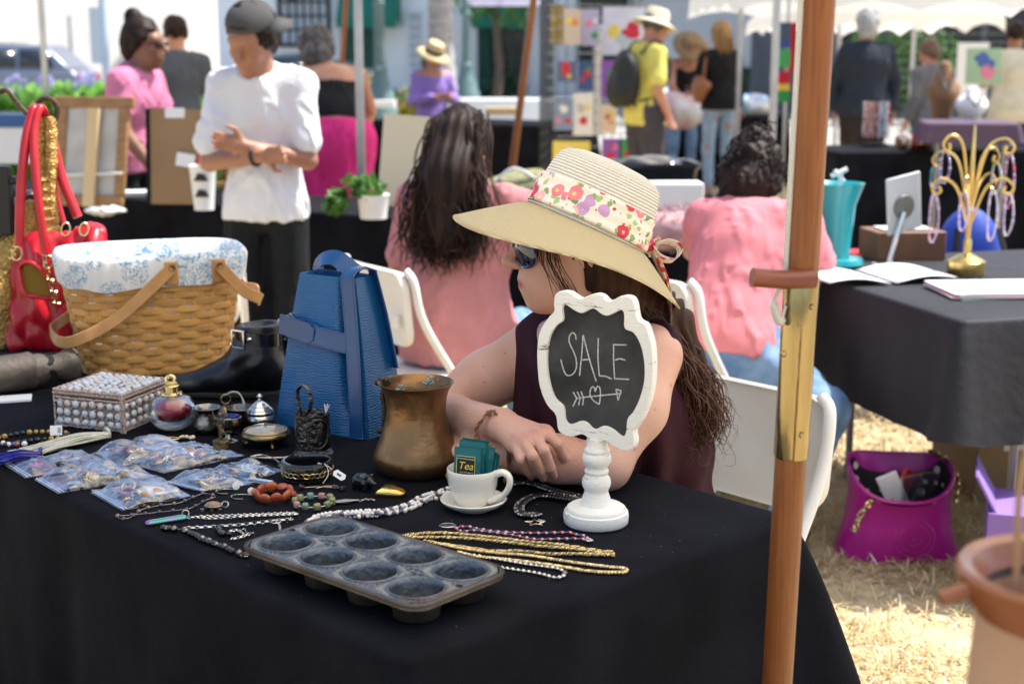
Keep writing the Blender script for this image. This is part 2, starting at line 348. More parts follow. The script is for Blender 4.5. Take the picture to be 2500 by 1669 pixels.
# low white planter wall, yellow lantana bush, dark shrubs
t = tag(MB().box((atY(1120, 250, 24).x, 24, .32), (4.4, .35, .64)).build('planter_wall', stucco, bevel=.03), 'low white planter wall behind the woman in purple', 'wall')
leafm = M('leaf_green', (.06, .16, .025), .6, translucent=.35, col2=(.10, .24, .05), scale=30)
def leafcloud(mb, c, r, n, size, seed, mi=0, flat=.4, shell=.55):
    q = np.random.default_rng(seed); d = q.normal(size=(n, 3)); d /= np.linalg.norm(d, axis=1, keepdims=True)
    rad = q.uniform(shell, 1, n)[:, None] * (1 + .25 * wob(d * 1., 4, seed)[:, None]); P = np.asarray(c) + d * rad * np.asarray(r)
    a = q.normal(size=(n, 3)); a /= np.linalg.norm(a, axis=1, keepdims=True); b = np.cross(a, d + q.normal(0, .5, (n, 3))); b /= np.linalg.norm(b, axis=1, keepdims=True) + 1e-9
    s = size * q.uniform(.6, 1.4, n)[:, None]; V = np.stack([P - a * s, P + b * s * flat, P + a * s, P - b * s * flat], 1).reshape(-1, 3)
    return mb.add(V, (np.arange(n)[:, None] * 4 + np.arange(4)).tolist(), mi)
def bush(name, label, c, r, n, size, mats, split, seed, cat='shrub'):
    t = thing(name, label, cat, c); mb = MB(); leafcloud(mb, (0, 0, r[2]), r, n, size, seed); mb.build('foliage', mats[0], t, sharp=0)
    if split: mb = MB(); leafcloud(mb, (0, -.02, r[2] * 1.05), np.array(r) * 1.04, int(n * split), size * .8, seed + 1); mb.build('blossom', mats[1], t, sharp=0)
    st = MB()
    for i in range(5):
        q = np.random.default_rng(seed + i); e = q.uniform(-.6, .6, 3) * np.array(r); st.tube([(0, 0, 0), (e[0] * .4, e[1] * .4, r[2] * .6), (e[0], e[1], r[2] * 1.2)], [.025, .018, .008], 5)
    st.build('stem', M('bark', (.12, .085, .06), .9), t); return t
p = atY(990, 240, 23); bush('lantana_bush', 'round yellow flowering bush beside the green lamp post', (p.x, 23, .1), (.45, .35, .36), 700, .055, (leafm, M('yellow_blossom', (.75, .50, .03), .7, translucent=.3)), .9, 3)
p = atY(1237, 240, 38); bush('dark_shrub', 'dark green shrub against the shop wall', (p.x, 38.5, 0), (.6, .4, .45), 500, .1, (M('dark_leaf', (.018, .05, .02), .6),), 0, 5)
p = atY(880, 250, 25); bush('yellow_bush', 'small pale yellow bush left of the green lamp post', (p.x, 25, .1), (.3, .3, .45), 400, .05, (leafm, M('pale_yellow_blossom', (.75, .65, .15), .7, translucent=.3)), .9, 8)
p = atY(2200, 150, 27); bush('fence_shrub', 'green shrub growing behind the wire grid panels', (p.x, 27, .2), (1.1, .5, 1.0), 900, .1, (leafm,), 0, 12)
p = atY(1210, 40, 36); tr = thing('street_tree', 'leafy street tree hanging over the shop doorway', 'tree', (p.x, 36, 0))
MB().tube([(0, 0, 0), (.1, 0, 1), (.0, 0, 2.2), (.2, 0, 3)], [.13, .1, .09, .05], 8).build('trunk', M('bark', (.12, .085, .06), .9), tr)
mb = MB(); [leafcloud(mb, c, (.8, .7, .5), 260, .1, i) for i, c in enumerate([(-.5, 0, 2.6), (.3, .1, 2.5), (0, 0, 3.3), (.9, 0, 3.1)])]; mb.build('crown', leafm, tr, sharp=0)
# agapanthus bed at the far left
def straps(n, x0, x1, y0, y1, h, seed, wd=.014):
    q = np.random.default_rng(seed); V = []; F = []
    for i in range(n):
        x, y = q.uniform(x0, x1), q.uniform(y0, y1); a = q.uniform(0, 6.28); l = h * q.uniform(.6, 1.2); out = l * q.uniform(.25, .8); k = len(V)
        dx, dy = math.cos(a), math.sin(a); sxx, syy = -dy * wd, dx * wd
        for s_, rr, zz in ((1, 0, 0), (1.2, .35, .6), (.9, .75, .92), (.1, 1.05, .8)):
            V += [(x + dx * out * rr - sxx * s_, y + dy * out * rr - syy * s_, l * zz), (x + dx * out * rr + sxx * s_, y + dy * out * rr + syy * s_, l * zz)]
        F += [(k, k + 1, k + 3, k + 2), (k + 2, k + 3, k + 5, k + 4), (k + 4, k + 5, k + 7, k + 6)]
    return MB().add(V, F)
bedl = M('strap_leaf', (.10, .27, .03), .5, translucent=.4, col2=(.20, .42, .06), scale=5)
BX0, BX1 = atY(-60, 200, 13).x, atY(560, 200, 13).x
mb = straps(2600, BX0, BX1, 11.8, 14.5, .85, 4, .022)
tag(mb.build('agapanthus_leaves', bedl, None, (0, 0, .2), sharp=0), 'bright green strap leaves of the flower bed', 'foliage', kind='stuff')
q = np.random.default_rng(11); lil = M('lilac_flower', (.40, .37, .70), .7, translucent=.3)
for i in (0, 2, 4, 6, 7, 8):
    px = [40, 75, 110, 150, 195, 60, 215, 520, 545][i]; py = [205, 215, 200, 222, 205, 226, 195, 235, 245][i]
    p = atY(px, py, 12.2 + .15 * i); t = thing('agapanthus', 'lilac agapanthus flower on a tall stem, %s in the bed' % ['leftmost', 'second from the left', 'third from the left', 'largest and lowest', 'tall one by the tent pole', 'low one under the car window', 'rightmost by the car bumper', 'between the two men', 'against the white shirt sleeve'][i], 'flower', (p.x, p.y, 0), group='agapanthus in the flower bed')
    MB().tube([(0, 0, 0), (.02, 0, p.z * .5), (0, 0, p.z)], .006, 5).build('stem', bedl, t)
    mb = MB(); leafcloud(mb, (0, 0, p.z), (.085, .085, .075), 60, .028, i, shell=.7); mb.build('bloom', lil, t, sharp=0)
# cars
def car(name, label, loc, rz, paint, roof, L=4.6, H=1.5, wag=True):
    t = thing(name, label, 'car', loc, rz); W = .88
    low = [(-L / 2, .38), (-L / 2 - .03, .62), (-L / 2 + .08, .85), (-L / 2 + 1.15, .98), (L / 2 - .15, 1.0), (L / 2, .85), (L / 2 + .02, .5), (L / 2 - .05, .3), (-L / 2 + .1, .25)]
    up = [(-L / 2 + 1.1, .96), (-L / 2 + 1.85, H - .04), (-L / 2 + 2.5, H), (L / 2 - .75 if wag else L / 2 - 1.2, H - .03), (L / 2 - .18, 1.0)]
    Rr = np.array([[1, 0, 0], [0, 0, -1], [0, 1, 0]])
    MB().prism(low, 2 * W, (0, W, 0), Rr).build('body', paint, t, bevel=.07, bseg=3)
    G = []
    for k, (sy, ins) in enumerate(((-W + .05, 0), (-W + .2, 1), (W - .2, 1), (W - .05, 0))): pass
    cb = MB(); n = len(up); lo_ = np.array(up); hi_ = lo_ + 0
    Vn = [(x, -W + (.04 if z < 1.05 else .17), z) for x, z in up]; Vf = [(x, W - (.04 if z < 1.05 else .17), z) for x, z in up]
    cb.add(Vn + Vf, [tuple(range(n)), tuple(range(2 * n - 1, n - 1, -1))] + [(i, n + i, n + i + 1, i + 1) for i in range(n - 1)] + [(n - 1, 2 * n - 1, n, 0)])
    cb.build('cabin', paint, t, bevel=.05)
    xs = [-L / 2 + 1.42, -L / 2 + 2.25, L / 2 - 1.35, L / 2 - .5]
    for s in (-1, 1):
        for i in range(3):
            a, b = xs[i] + .04, xs[i + 1] - .04
            q = [(a, 1.04), (b, 1.04), (b - (.12 if i == 2 else 0), H - .13), (a + (.38 if i == 0 else 0), H - .13)]
            V = [(x, s * (W - (.04 + (z - 1.0) / (H - 1.04) * .13) + .012), z) for x, z in q]
            MB().add(V, [(0, 1, 2, 3)]).build('window', glass, t, solid=.01)
        MB().box((0, s * (W + .005), .9), (.02, .02, .5)).build('door_seam', glass, t)
        for x in (-L / 2 + .85, L / 2 - .9):
            wh = MB().lathe([(.16, -.1), (.3, -.11), (.33, -.06), (.33, .06), (.3, .11), (.16, .1)], 20, R=rot(PI / 2)).build('wheel', M('tyre', (.02, .02, .02), .9), t, (x, s * (W - .1), .33)); MB().lathe([(0, -.09), (.19, -.085), (.19, .085), (0, .09)], 12, R=rot(PI / 2)).build('rim', M('steel', (.6, .6, .62), .3, 1), wh)
        MB().box((L / 2 - .08, s * (W - .18), .82), (.2, .26, .16)).build('tail_light', M('red_lens', (.35, .01, .01), .2), t, bevel=.03)
        MB().box((-L / 2 + .07, s * (W - .22), .72), (.2, .32, .13)).build('headlight', M('clear_lens', (.7, .72, .75), .15), t, bevel=.03)
    MB().box((0, 0, H + .02), (1.6, 1.1, .02)).build('roof_rack', iron, t)
    return t
p = atY(222, 150, 33); car('parked_car', 'silver station wagon parked beyond the flower bed', (p.x - 2.35, 33, 0), 0, M('silver_paint', (.20, .23, .30), .3, .4, coat=.4), None, H=1.56)
p = atY(600, 150, 29); car('parked_car', 'dark teal car parked behind the man in the white shirt', (p.x + .6, 29, 0), 0, M('dark_paint', (.02, .035, .045), .25, .2, coat=.6), None, H=1.33, L=4.3, wag=False)
# lamp posts, sign pole, palm
lampg = M('lamp_green', (.10, .17, .17), .6, col2=(.13, .21, .21))
def lamp_post(label, px, Y, sc=1.):
    p = atY(px, 250, Y); t = thing('lamp_post', label, 'lamp post', (p.x, Y, .02))
    MB().lathe([(.0, 0), (.27, 0), (.27, .3), (.25, .33), (.25, .62), (.21, .68), (.2, .8), (.14, .9), (.11, 1.1), (.12, 1.13), (.09, 1.18)], 16).build('base', lampg, t)
    MB().lathe([(.085, 1.15), (.07, 2.0), (.085, 2.02), (.085, 2.08), (.065, 2.1), (.05, 4.0), (.1, 4.05), (.0, 4.1)], 16).build('shaft', lampg, t)
    MB().lathe([(.1, 4.08), (.22, 4.3), (.2, 4.6), (.05, 4.8), (0, 4.82)], 12).build('globe', M('milk_glass', (.8, .8, .78), .4), t)
lamp_post('stout green lamp post with flared base behind the silver tent pole', 929, 21)
lamp_post('slim green lamp post right of the palm trunk', 1139, 27)
p = atY(256, 120, 20); t = thing('sign_pole', 'pale blue sign pole behind the woman in the pink shirt', 'sign', (p.x, 20, 0))
bl = M('pale_blue_steel', (.42, .53, .68), .5); MB().lathe([(0, 0), (.055, 0), (.055, 3.4), (0, 3.4)], 12).build('pole', bl, t); MB().box((-.1, -.07, 1.62), (.14, .02, .75)).build('sign_board', bl, t)
p = atY(172, 100, 38); tag(MB().lathe([(0, 0), (.06, 0), (.05, 2.3), (0, 2.3)], 8, (p.x, 38, 0)).build('thin_post', M('weathered_post', (.4, .42, .4), .8)), 'thin grey post far behind the silver car', 'post')
p = atY(1078, 240, 22); t = thing('palm_tree', 'thick grey palm trunk behind the woman in purple', 'palm', (p.x, 22, .05))
palm = M('palm_bark', (.30, .28, .27), .95, col2=(.46, .44, .43), scale=5, bump=.8, bscale=18, stretch=(1, 1, 3.5))
zs = np.linspace(0, 7, 60); MB().lathe([(0, 0)] + [(.30 - .12 * min(z / 1.4, 1) + .02 * (i % 2), z) for i, z in enumerate(zs)], 20).build('trunk', palm, t)
mb = MB(); q = np.random.default_rng(3)
for i in range(26):
    a = q.uniform(0, 6.28); e = q.uniform(-.5, 1); Ls = 2.6; pts = [np.array([math.cos(a) * Ls * s, math.sin(a) * Ls * s, 7 + Ls * (s * e - .9 * s * s)]) for s in np.linspace(0, 1, 9)]
    for j in range(1, 9):
        for sd_ in (-1, 1):
            o = np.array([-math.sin(a), math.cos(a), -.5]) * sd_ * .6; mb.add([pts[j - 1], pts[j], pts[j] + o], [(0, 1, 2)])
mb.build('crown', leafm, t, sharp=0)
# ---- market umbrellas, tents
canvas = M('cream_canvas', (.88, .83, .72), .9, translucent=.72); wood = M('varnished_wood', (.15, .040, .008), .36, col2=(.255, .084, .018), scale=14, bump=.14, bscale=150, coat=.15, stretch=(16, 16, .7), detail=9, contrast=(.3, .72), roughvar=.1)
def umbrella_top(t, c, R0, z0, z1, mat, n=8, ph=0.):
    mb = MB(); a = ph + np.arange(n) * 2 * PI / n; G = []
    for k in range(n):
        a0, a1 = a[k], a[k] + 2 * PI / n
        for f in (0,):
            rows = []
            for s in np.linspace(.04, 1, 7):
                row = []
                for u in np.linspace(0, 1, 5):
                    p = np.array([math.cos(a0) * (1 - u) + math.cos(a1) * u, math.sin(a0) * (1 - u) + math.sin(a1) * u]) * R0 * s * (1 - .06 * math.sin(PI * u) * s)
                    row.append((c[0] + p[0], c[1] + p[1], z1 + (z0 - z1) * s ** 1.15 - .05 * math.sin(PI * u) * s))
                rows.append(row)
            mb.sheet(rows)
            e = np.array(rows[-1]); mb.sheet([e, e + np.array([0, 0, -.12])])
    mb.build('canopy', mat, t)
    for k in range(n):
        p1 = (c[0] + math.cos(a[k]) * R0 * .98, c[1] + math.sin(a[k]) * R0 * .98, z0 - .02); MB().tube([(c[0], c[1], z1 - .05), p1], .009, 6).build('rib', wood, t)
        m = np.array([c[0], c[1], z1 - .05]) * .5 + np.array(p1) * .5; MB().tube([(c[0], c[1], z0 - .25), m], .007, 6).build('strut', wood, t)
    MB().lathe([(0, -.06), (.05, -.05), (.05, .05), (0, .06)], 12, (c[0], c[1], z0 - .25)).build('runner', M('brass', (.62, .46, .17), .28, 1, col2=(.5, .36, .13), scale=20), t)
def far_umbrella(label, p0, p1, Y, r, mat, R0=1.4):
    a = np.array(atY(*p0, Y)); b = np.array(atY(*p1, Y)); d = (b - a) / (b[2] - a[2]); f = a - d * a[2]; t = thing('market_umbrella', label, 'umbrella', (f[0], f[1], 0), group='wooden market umbrellas')
    top = d * 2.75; MB().tube([(0, 0, 0), top], r, 14).build('pole', wood, t); umbrella_top(t, (top[0], top[1]), R0, 2.3, 2.72, mat)
far_umbrella('market umbrella with slanting orange wooden pole left of the painting racks', (1250, 415), (1303, 0), 8.2, .021, canvas)
far_umbrella('market umbrella with wooden pole in front of the green awning', (836, 140), (845, 0), 12.5, .022, canvas)
steel = M('tent_steel', (.55, .55, .56), .35, .9, col2=(.42, .42, .44), scale=5); tentw = M('tent_white', (.88, .88, .87), .8, translucent=.45)
def tent(label, poles, Y, r, roof, mat=tentw, zt=2.25, low=.28, scal=0, peak=.9):
    """poles: [(px, py)] seen at distance Y; roof: (x0, x1, y0, y1)"""
    x0, x1, y0, y1 = roof; cx, cy = (x0 + x1) / 2, (y0 + y1) / 2; t = thing('market_tent', label, 'tent', (cx, cy, 0))
    for px, py, Yp in poles:
        p = atY(px, py, Yp); b = MB().box((0, 0, zt / 2), (2 * r, 2 * r, zt)).box((0, 0, .01), (6 * r, 6 * r, .02)); b.build('pole', steel, t, (p.x - cx, Yp - cy, 0), bevel=.004)
    mb = MB(); ring = []
    for (xa, ya, xb, yb) in ((x0, y0, x1, y0), (x1, y0, x1, y1), (x1, y1, x0, y1), (x0, y1, x0, y0)):
        for s in np.linspace(0, 1, 16, endpoint=False): ring.append((xa + (xb - xa) * s - cx, ya + (yb - ya) * s - cy))
    ring = np.array(ring); G = []
    for s in np.linspace(.02, 1, 8): G.append(np.c_[ring * s, np.full(len(ring), zt + peak * (1 - s) ** 1.2 + .03 * (s < 1))])
    G.append(np.c_[ring * 1.012, np.full(len(ring), zt - low * .5)]); zz = zt - low + (scal * np.abs(np.sin(np.arange(len(ring)) * PI / 4)) if scal else 0) * np.ones(len(ring)); G.append(np.c_[ring * (1.02 + .01 * np.sin(np.arange(len(ring)) * 1.9)[:, None]), zz])
    mb.sheet(np.array(G), cv=True); mb.build('roof', mat, t); return t
tent('white tent on silver poles over the table of framed pictures', [(880, 300, 7.6), (105, 100, 12)], 9, .021, (-4.5, -.6, 8.3, 12.2))
tent('white tent behind the wooden umbrella pole on tall silver poles', [(1886, 300, 9.0), (1800, 300, 13.5)], 9, .021, (1.9, 5.0, 12.4, 15.5), zt=2.05, low=.3, scal=.08)
tent('white tent with scalloped edge over the jewelry tables', [(2042, 250, 16.5), (2222, 250, 16.5)], 13, .02, (atY(2030, 60, 14).x, atY(2450, 60, 14).x, 14, 19), zt=1.78, low=.18, scal=.09, peak=1.2)
tent('pale lilac tent edge above the shop door', [(1139, 250, 30)], 20, .03, (atY(1140, 0, 18).x, atY(1320, 0, 18).x, 18, 20.5), zt=2.25, low=.22, mat=M('lilac_canvas', (.62, .62, .82), .8, translucent=.5))
# ================================================================ the near table
ZT = .742
D_ = np.array([-.682, .731]); W_ = np.array([.731, .682]); B0 = np.array([-.113, 1.541]) - .015 * W_
TL, TW = 2.05, .75; TANG = math.atan2(D_[1], D_[0])
def T(px, py, dz=0.): return np.array(at(px, py, ZT + dz))
def ppm(p): # pixels of the photograph per metre at p
    return FPX / (p[1] * math.cos(PITCH) - (p[2] - CAM_H) * math.sin(PITCH))
black = M('black_cloth', (.0032, .0034, .0056), .88, col2=(.0075, .0080, .0125), scale=6, bump=.5, bscale=11, spec=.12, detail=8)
def table_cloth(name, label, B0, d, w, L, Wd, z, drops, seed, mat, flare=.16, fold=.012, group=None, cr=.02):
    """drops: hang below the top on the sides (near long, near end, far long, far end); d along the length, w across"""
    c = [B0, B0 + w * Wd, B0 + w * Wd + d * L, B0 + d * L]   # corners: near end edge 0-1, far long 1-2, far end 2-3, near long 3-0
    q = np.random.default_rng(seed); ring = []; nrm = []; dr = []; fl = []; s_ = []; tot = 0
    ds = [drops[1], drops[2], drops[3], drops[0]]
    for k in range(4):
        a, b = c[k], c[(k + 1) % 4]; e = (b - a) / np.linalg.norm(b - a); nn = np.array([e[1], -e[0]]); n = max(8, int(np.linalg.norm(b - a) / .022))
        nxt = np.array([((c[(k + 2) % 4] - b) / np.linalg.norm(c[(k + 2) % 4] - b))[1], -((c[(k + 2) % 4] - b) / np.linalg.norm(c[(k + 2) % 4] - b))[0]])
        for i in range(n):
            t = (i + .5) / n; ring.append(a + e * cr + (b - a - 2 * e * cr) * t); nrm.append(nn); dr.append(ds[k]); dc = min(t, 1 - t) * np.linalg.norm(b - a); fl.append(math.exp(-dc / .10) * .5); s_.append(tot + t * np.linalg.norm(b - a))
        tot += np.linalg.norm(b - a)
        for i in range(7):
            u = (i + 1) / 8; v = nz(nn * math.cos(u * PI / 2) + nxt * math.sin(u * PI / 2)); cc = b - e * cr + ((c[(k + 2) % 4] - b) / np.linalg.norm(c[(k + 2) % 4] - b)) * cr
            ring.append(cc + v * cr * .0 + nn * 0 + (b - cc) * 0 + v * cr); nrm.append(v); dr.append(ds[k] * (1 - u) + ds[(k + 1) % 4] * u); fl.append(.5 + .5 * math.sin(u * PI)); s_.append(tot)
    ring, nrm, dr, fl, s_ = map(np.array, (ring, nrm, dr, fl, s_)); m = len(ring)
    cen = ring.mean(0); ph = q.uniform(0, 6.28, 6); G = []
    wave = sum(np.sin(s_ * f + p) * a for f, p, a in zip((7, 13, 23, 31, 5, 43), ph, (1, .8, .5, .35, 1, .25))) / 2
    for s in (.05, .3, .55, .75, .88, .95): G.append(np.c_[cen + (ring - cen) * s, z + .0015 * np.sin(s_ * 9 + s * 7) * (.5 < s < .9)])
    R = .014
    for a in np.linspace(0, PI / 2, 5): G.append(np.c_[ring + nrm * (R * math.sin(a) - R * .3), np.full(m, z - R * (1 - math.cos(a)))])
    n = 22
    for t in np.linspace(.03, 1, n):
        out = R * .7 + fl * flare * t ** .8 * (dr / .5).clip(.5, 1.2) + wave * fold * t ** .7 * (1 - .55 * fl) + .012 * t
        G.append(np.c_[ring + nrm * out[:, None], z - R - (dr - R) * t * (1 - .10 * fl)])
    mb = MB(); mb.sheet(np.array(G), cv=True); mb.f.append(tuple(range(m))[::-1]); mb.m.append(0); o = mb.build(name, mat, sharp=0)
    tag(o, label, 'tablecloth', group); return o
def folding_table(label, B0, d, w, L, Wd, z, group=None):
    ang = math.atan2(d[1], d[0]); t = thing('folding_table', label, 'table', (*(B0 + d * L / 2 + w * Wd / 2), 0), ang, group)
    MB().box((0, 0, z - .025), (L - .02, Wd - .02, .04)).build('tabletop', M('table_plastic', (.6, .6, .58), .6), t, bevel=.006)
    for sx_ in (-1, 1):
        MB().tube([(sx_ * L * .36, -Wd * .42, z - .05), (sx_ * L * .36, Wd * .42, z - .05)], .012, 8).build('crossbar', M('steel_grey', (.3, .3, .31), .45, .6), t)
        for sy_ in (-1, 1): MB().tube([(sx_ * L * .36, sy_ * Wd * .4, 0), (sx_ * L * .36, sy_ * Wd * .4, z - .05)], .013, 8).build('leg', M('steel_grey', (.3, .3, .31), .45, .6), t)
folding_table('folding table under the near black cloth where the woman in the sun hat sits', B0, D_, W_, TL, TW, ZT - .002)
cl = table_cloth('tablecloth', 'black cloth draped over the near table full of jewelry', B0, D_, W_, TL, TW, ZT, (.70, .37, .45, .66), 5, black, flare=.17, fold=.028)
# sequinned under-skirt that shows below the short end
mb = MB(); G = []
A0 = B0 + W_ * TW
for t in np.linspace(0, 1, 40):
    P = (B0 + D_ * .35) * (1 - t / .45) + (B0 + D_ * .03) * (t / .45) if t < .45 else (B0 + D_ * .03) * (1 - (t - .45) / .55) + (A0 + D_ * .03) * ((t - .45) / .55)
    G.append([(*(P + W_ * .006 * math.sin(t * 60)), zz) for zz in (.72, .5, .3, .15, .01)])
mb.sheet(G); tag(mb.build('under_skirt', M('black_sequin', (.008, .008, .009), .35, col2=(.03, .03, .03), scale=900, bump=.6, bscale=700), solid=.002), 'dark glittery black cloth hanging beneath the short end of the near tablecloth', 'cloth')
qf = np.random.default_rng(12); mb = MB()   # lint on the cloth
for _ in range(150): u, v = qf.uniform(.02, 1.2), qf.uniform(.02, .72); mb.ell((*(B0 + D_ * u + W_ * v), ZT + .0012), qf.uniform(.0003, .0009, 3) * np.array([1.4, 1, .4]), 5, 3)
tag(mb.build('lint', M('lint_fluff', (.28, .28, .28), .95)), 'pale specks of lint scattered over the near black tablecloth', 'lint', kind='stuff')
# ---- the umbrella whose pole stands before the table's end
top = np.array(atY(1998, 0, 1.69)); bot = np.array(atY(1897, 1669, 1.72)); ax = (top - bot) / (top[2] - bot[2]); foot = bot - ax * bot[2]
t = thing('market_umbrella', 'market umbrella with varnished wooden pole and brass joint in front of the table', 'umbrella', (foot[0], foot[1], 0), group='wooden market umbrellas')
zj0 = atY(1925, 1112, 1.70).z; zj1 = atY(1955, 683, 1.70).z; PR = .0195
MB().tube([ax * .0, ax * .5, ax * zj0], PR, 28).build('lower_pole', wood, t); MB().tube([ax * zj1, ax * 1.8, ax * 2.62], PR * 1.02, 28).build('upper_pole', wood, t)
brass = M('brass_tube', (.47, .38, .20), .13, 1, col2=(.30, .235, .12), scale=30, stretch=(1, 1, .15), roughvar=.05, bump=.03, bscale=300)
fr = MB().tube([ax * (zj0 - .004), ax * (zj0 - .003), ax * zj0, ax * zj1, ax * (zj1 + .003)], [PR * .9, PR * 1.07, PR * 1.09, PR * 1.09, PR * 1.04], 32).build('brass_joint', brass, t)
for a, zz in ((-1.05, zj1 - .03), (-2.6, zj1 - .09), (-1.2, zj0 + .03)):
    MB().lathe([(0, .0035), (.0032, .003), (.0042, 0), (.0042, -.004)], 12, R=frame((math.cos(a), math.sin(a), 0)), c=ax * zz + np.array([math.cos(a), math.sin(a), 0]) * PR * 1.08).build('rivet', brass, fr)
pz = zj1 + .004; pd = nz((-1, -.15, .0)); MB().tube([ax * pz + np.array([0, -.021, 0]) - pd * .012, ax * pz + np.array([0, -.021, 0]) + pd * .028, ax * pz + np.array([0, -.021, .004]) + pd * .066, ax * pz + np.array([0, -.021, .004]) + pd * .0665], [.0115, .0115, .0118, .009], 16).build('peg', M('red_brown_wood', (.16, .035, .015), .4, col2=(.22, .06, .025), scale=25, coat=.3, stretch=(.3, 3, 3)), t)
rope = M('white_rope', (.75, .73, .68), .9, bump=.6, bscale=700); q = ax * 1.; 
for k in range(3):
    zz = np.linspace(zj1 + .012, 2.3, 900); a = zz * 520 + k * 2.09; Pp = ax * zz[:, None] + np.array([-PR * 1.08, -.006, 0]) + .0019 * np.c_[np.cos(a), np.sin(a), 0 * a]; MB().tube(Pp, .0023, 5).build('cord_strand', rope, t)
mb = MB(); mb.tube(catmull([ax * (zj1 - .002) + np.array([-.024, -.012, 0]), ax * (zj1 - .025) + np.array([-.034, -.012, 0]), ax * (zj1 - .05) + np.array([-.026, -.014, 0]), ax * (zj1 - .03) + np.array([-.02, -.014, 0])], 6), [.006] * 7 + [.011] * 8 + [.004] * 4, 8, flat=.5); mb.build('cord_knot', rope, t)
umbrella_top(t, (ax[0] * 2.5, ax[1] * 2.5), 1.70, 2.20, 2.70, canvas, ph=.2)
MB().lathe([(0, 0), (.24, 0), (.25, .02), (.24, .05), (.06, .08), (.035, .25), (0, .25)], 24).build('base', M('cast_iron', (.03, .03, .032), .7), t)
# ---- muffin tin
e1 = nz((.062, -.0543, 0)); e2 = nz(np.cross((0, 0, 1), e1)); c00 = np.array([-.249, 1.88145]); pit1, pit2 = .0824, .080
cen = c00 + .062 * np.array([1.5, -.876 * 1.5]) + .5 * np.array([-.058, -.055])
tinm = M('aged_tin', (.115, .13, .145), .38, .85, col2=(.20, .21, .22), scale=26, bump=.25, bscale=90, detail=8, roughvar=.12)
N_, L_, b_ = nodes(tinm)
# rust creeping over the tin
rn = nd(tinm, 'ShaderNodeTexNoise', i_Scale=9, i_Detail=8); rr = nd(tinm, 'ShaderNodeValToRGB'); rr.color_ramp.elements[0].position = .62; rr.color_ramp.elements[1].position = .78
tcn = [n for n in N_ if n.type == 'TEX_COORD'][0]; L_.new(tcn.outputs['Object'], rn.inputs[0]); L_.new(rn.outputs[0], rr.inputs[0])
mixr = nd(tinm, 'ShaderNodeMix', data_type='RGBA'); old = b_.inputs['Base Color'].links[0].from_socket; L_.new(rr.outputs[0], mixr.inputs[0]); L_.new(old, mixr.inputs[6]); mixr.inputs[7].default_value = (.17, .085, .04, 1); L_.new(mixr.outputs[2], b_.inputs['Base Color'])
rust = M('rusty_tin', (.055, .038, .028), .55, .5, col2=(.12, .10, .085), scale=18, bump=.3, bscale=120)
t = thing('muffin_tin', 'old grey metal muffin tin with eight cups at the table corner', 'muffin tin', (cen[0], cen[1], ZT), math.atan2(e1[1], e1[0]))
zt_ = .037; RC = .0345; mb = MB(); hx, hy = pit1 * 2 + .006, pit2 + .006
def rrect(hx, hy, r, n=6):
    o = []
    for cx, cy, a0 in ((hx - r, hy - r, 0), (-hx + r, hy - r, PI / 2), (-hx + r, -hy + r, PI), (hx - r, -hy + r, 1.5 * PI)):
        for i in range(n + 1): a = a0 + i * PI / 2 / n; o.append((cx + r * math.cos(a), cy + r * math.sin(a)))
    return np.array(o)
nn = 144; a = np.arange(nn) * 2 * PI / nn
for i in range(4):
    for j in range(2):
        cx, cy = (i - 1.5) * pit1, (j - .5) * pit2; G = []
        for f in (0, .12, .3, .6, .9, 1):
            rr_ = []
            for k in range(nn):
                dx, dy = math.cos(a[k]), math.sin(a[k]); sc = 1 / max(abs(dx) / (pit1 / 2), abs(dy) / (pit2 / 2)); sc = min(sc, .0478) if (i in (0, 3) and dx * (i - 1.5) > 0 and dy * (j - .5) > 0) else sc; r0 = RC + .0028; r_ = r0 + (sc - r0) * f
                fan = .0011 * math.sin(a[k] * 36) * (.2 < f < .9) * (abs(math.sin(2 * a[k])) > .35); rr_.append((cx + dx * r_, cy + dy * r_, zt_ + fan))
            G.append(rr_)
        mb.sheet(np.array(G)[::-1], cv=True)
o1 = rrect(pit1 * 2 + .003, pit2 + .004, .026, 8); m_ = len(o1)
sq = np.array([np.clip(p, [-pit1 * 2, -pit2], [pit1 * 2, pit2]) for p in o1])
mb.sheet([np.c_[sq, np.full(m_, zt_)], np.c_[o1 * .992, np.full(m_, zt_)]], cv=True)
mb.build('plate', tinm, t, sharp=30)
rim = MB(); oo = rrect(pit1 * 2 + .0048, pit2 + .0058, .027, 8); rim.tube(np.c_[oo, np.full(m_, zt_ - .002)], .0028, 8, closed=True); ol = rrect(pit1 * 2 + .0054, pit2 + .0064, .027, 8); rim.sheet([np.c_[oo, np.full(m_, zt_ - .003)], np.c_[ol, np.full(m_, zt_ - .0085)], np.c_[ol * .988, np.full(m_, zt_ - .009)]], cv=True); rim.build('rim', rust, t)
for i in range(4):
    for j in range(2):
        cx, cy = (i - 1.5) * pit1, (j - .5) * pit2
        cup = MB().lathe([(RC + .003, zt_ + .0003), (RC + .0022, zt_ + .0016), (RC + .001, zt_ + .0018), (RC - .0005, zt_), (RC - .002, zt_ - .006), (RC - .006, .004), (RC - .009, .002), (0, .0018)], 40, (cx, cy, 0)); o = cup.build('cup', tinm, t); o2 = MB().lathe([(RC, zt_ - .001), (RC - .0015, zt_ - .008), (RC - .0055, .0035), (RC - .009, .0005), (0, .0004)], 32, (cx, cy, 0)).build('cup_underside', M('shaded_tin', (.014, .011, .009), .6, .4, col2=(.03, .024, .02), scale=30), o)  # undersides near-black brown: the shadow beneath the cups is put into the colour
for sx_ in (-1, 1): MB().lathe([(0, .0004), (.004, .0004), (.0046, 0)], 16, (sx_ * (pit1 * 2 - .006), 0, zt_ + .0005)).build('hanging_hole', M('hole_black', (.004, .004, .004), .9), t)
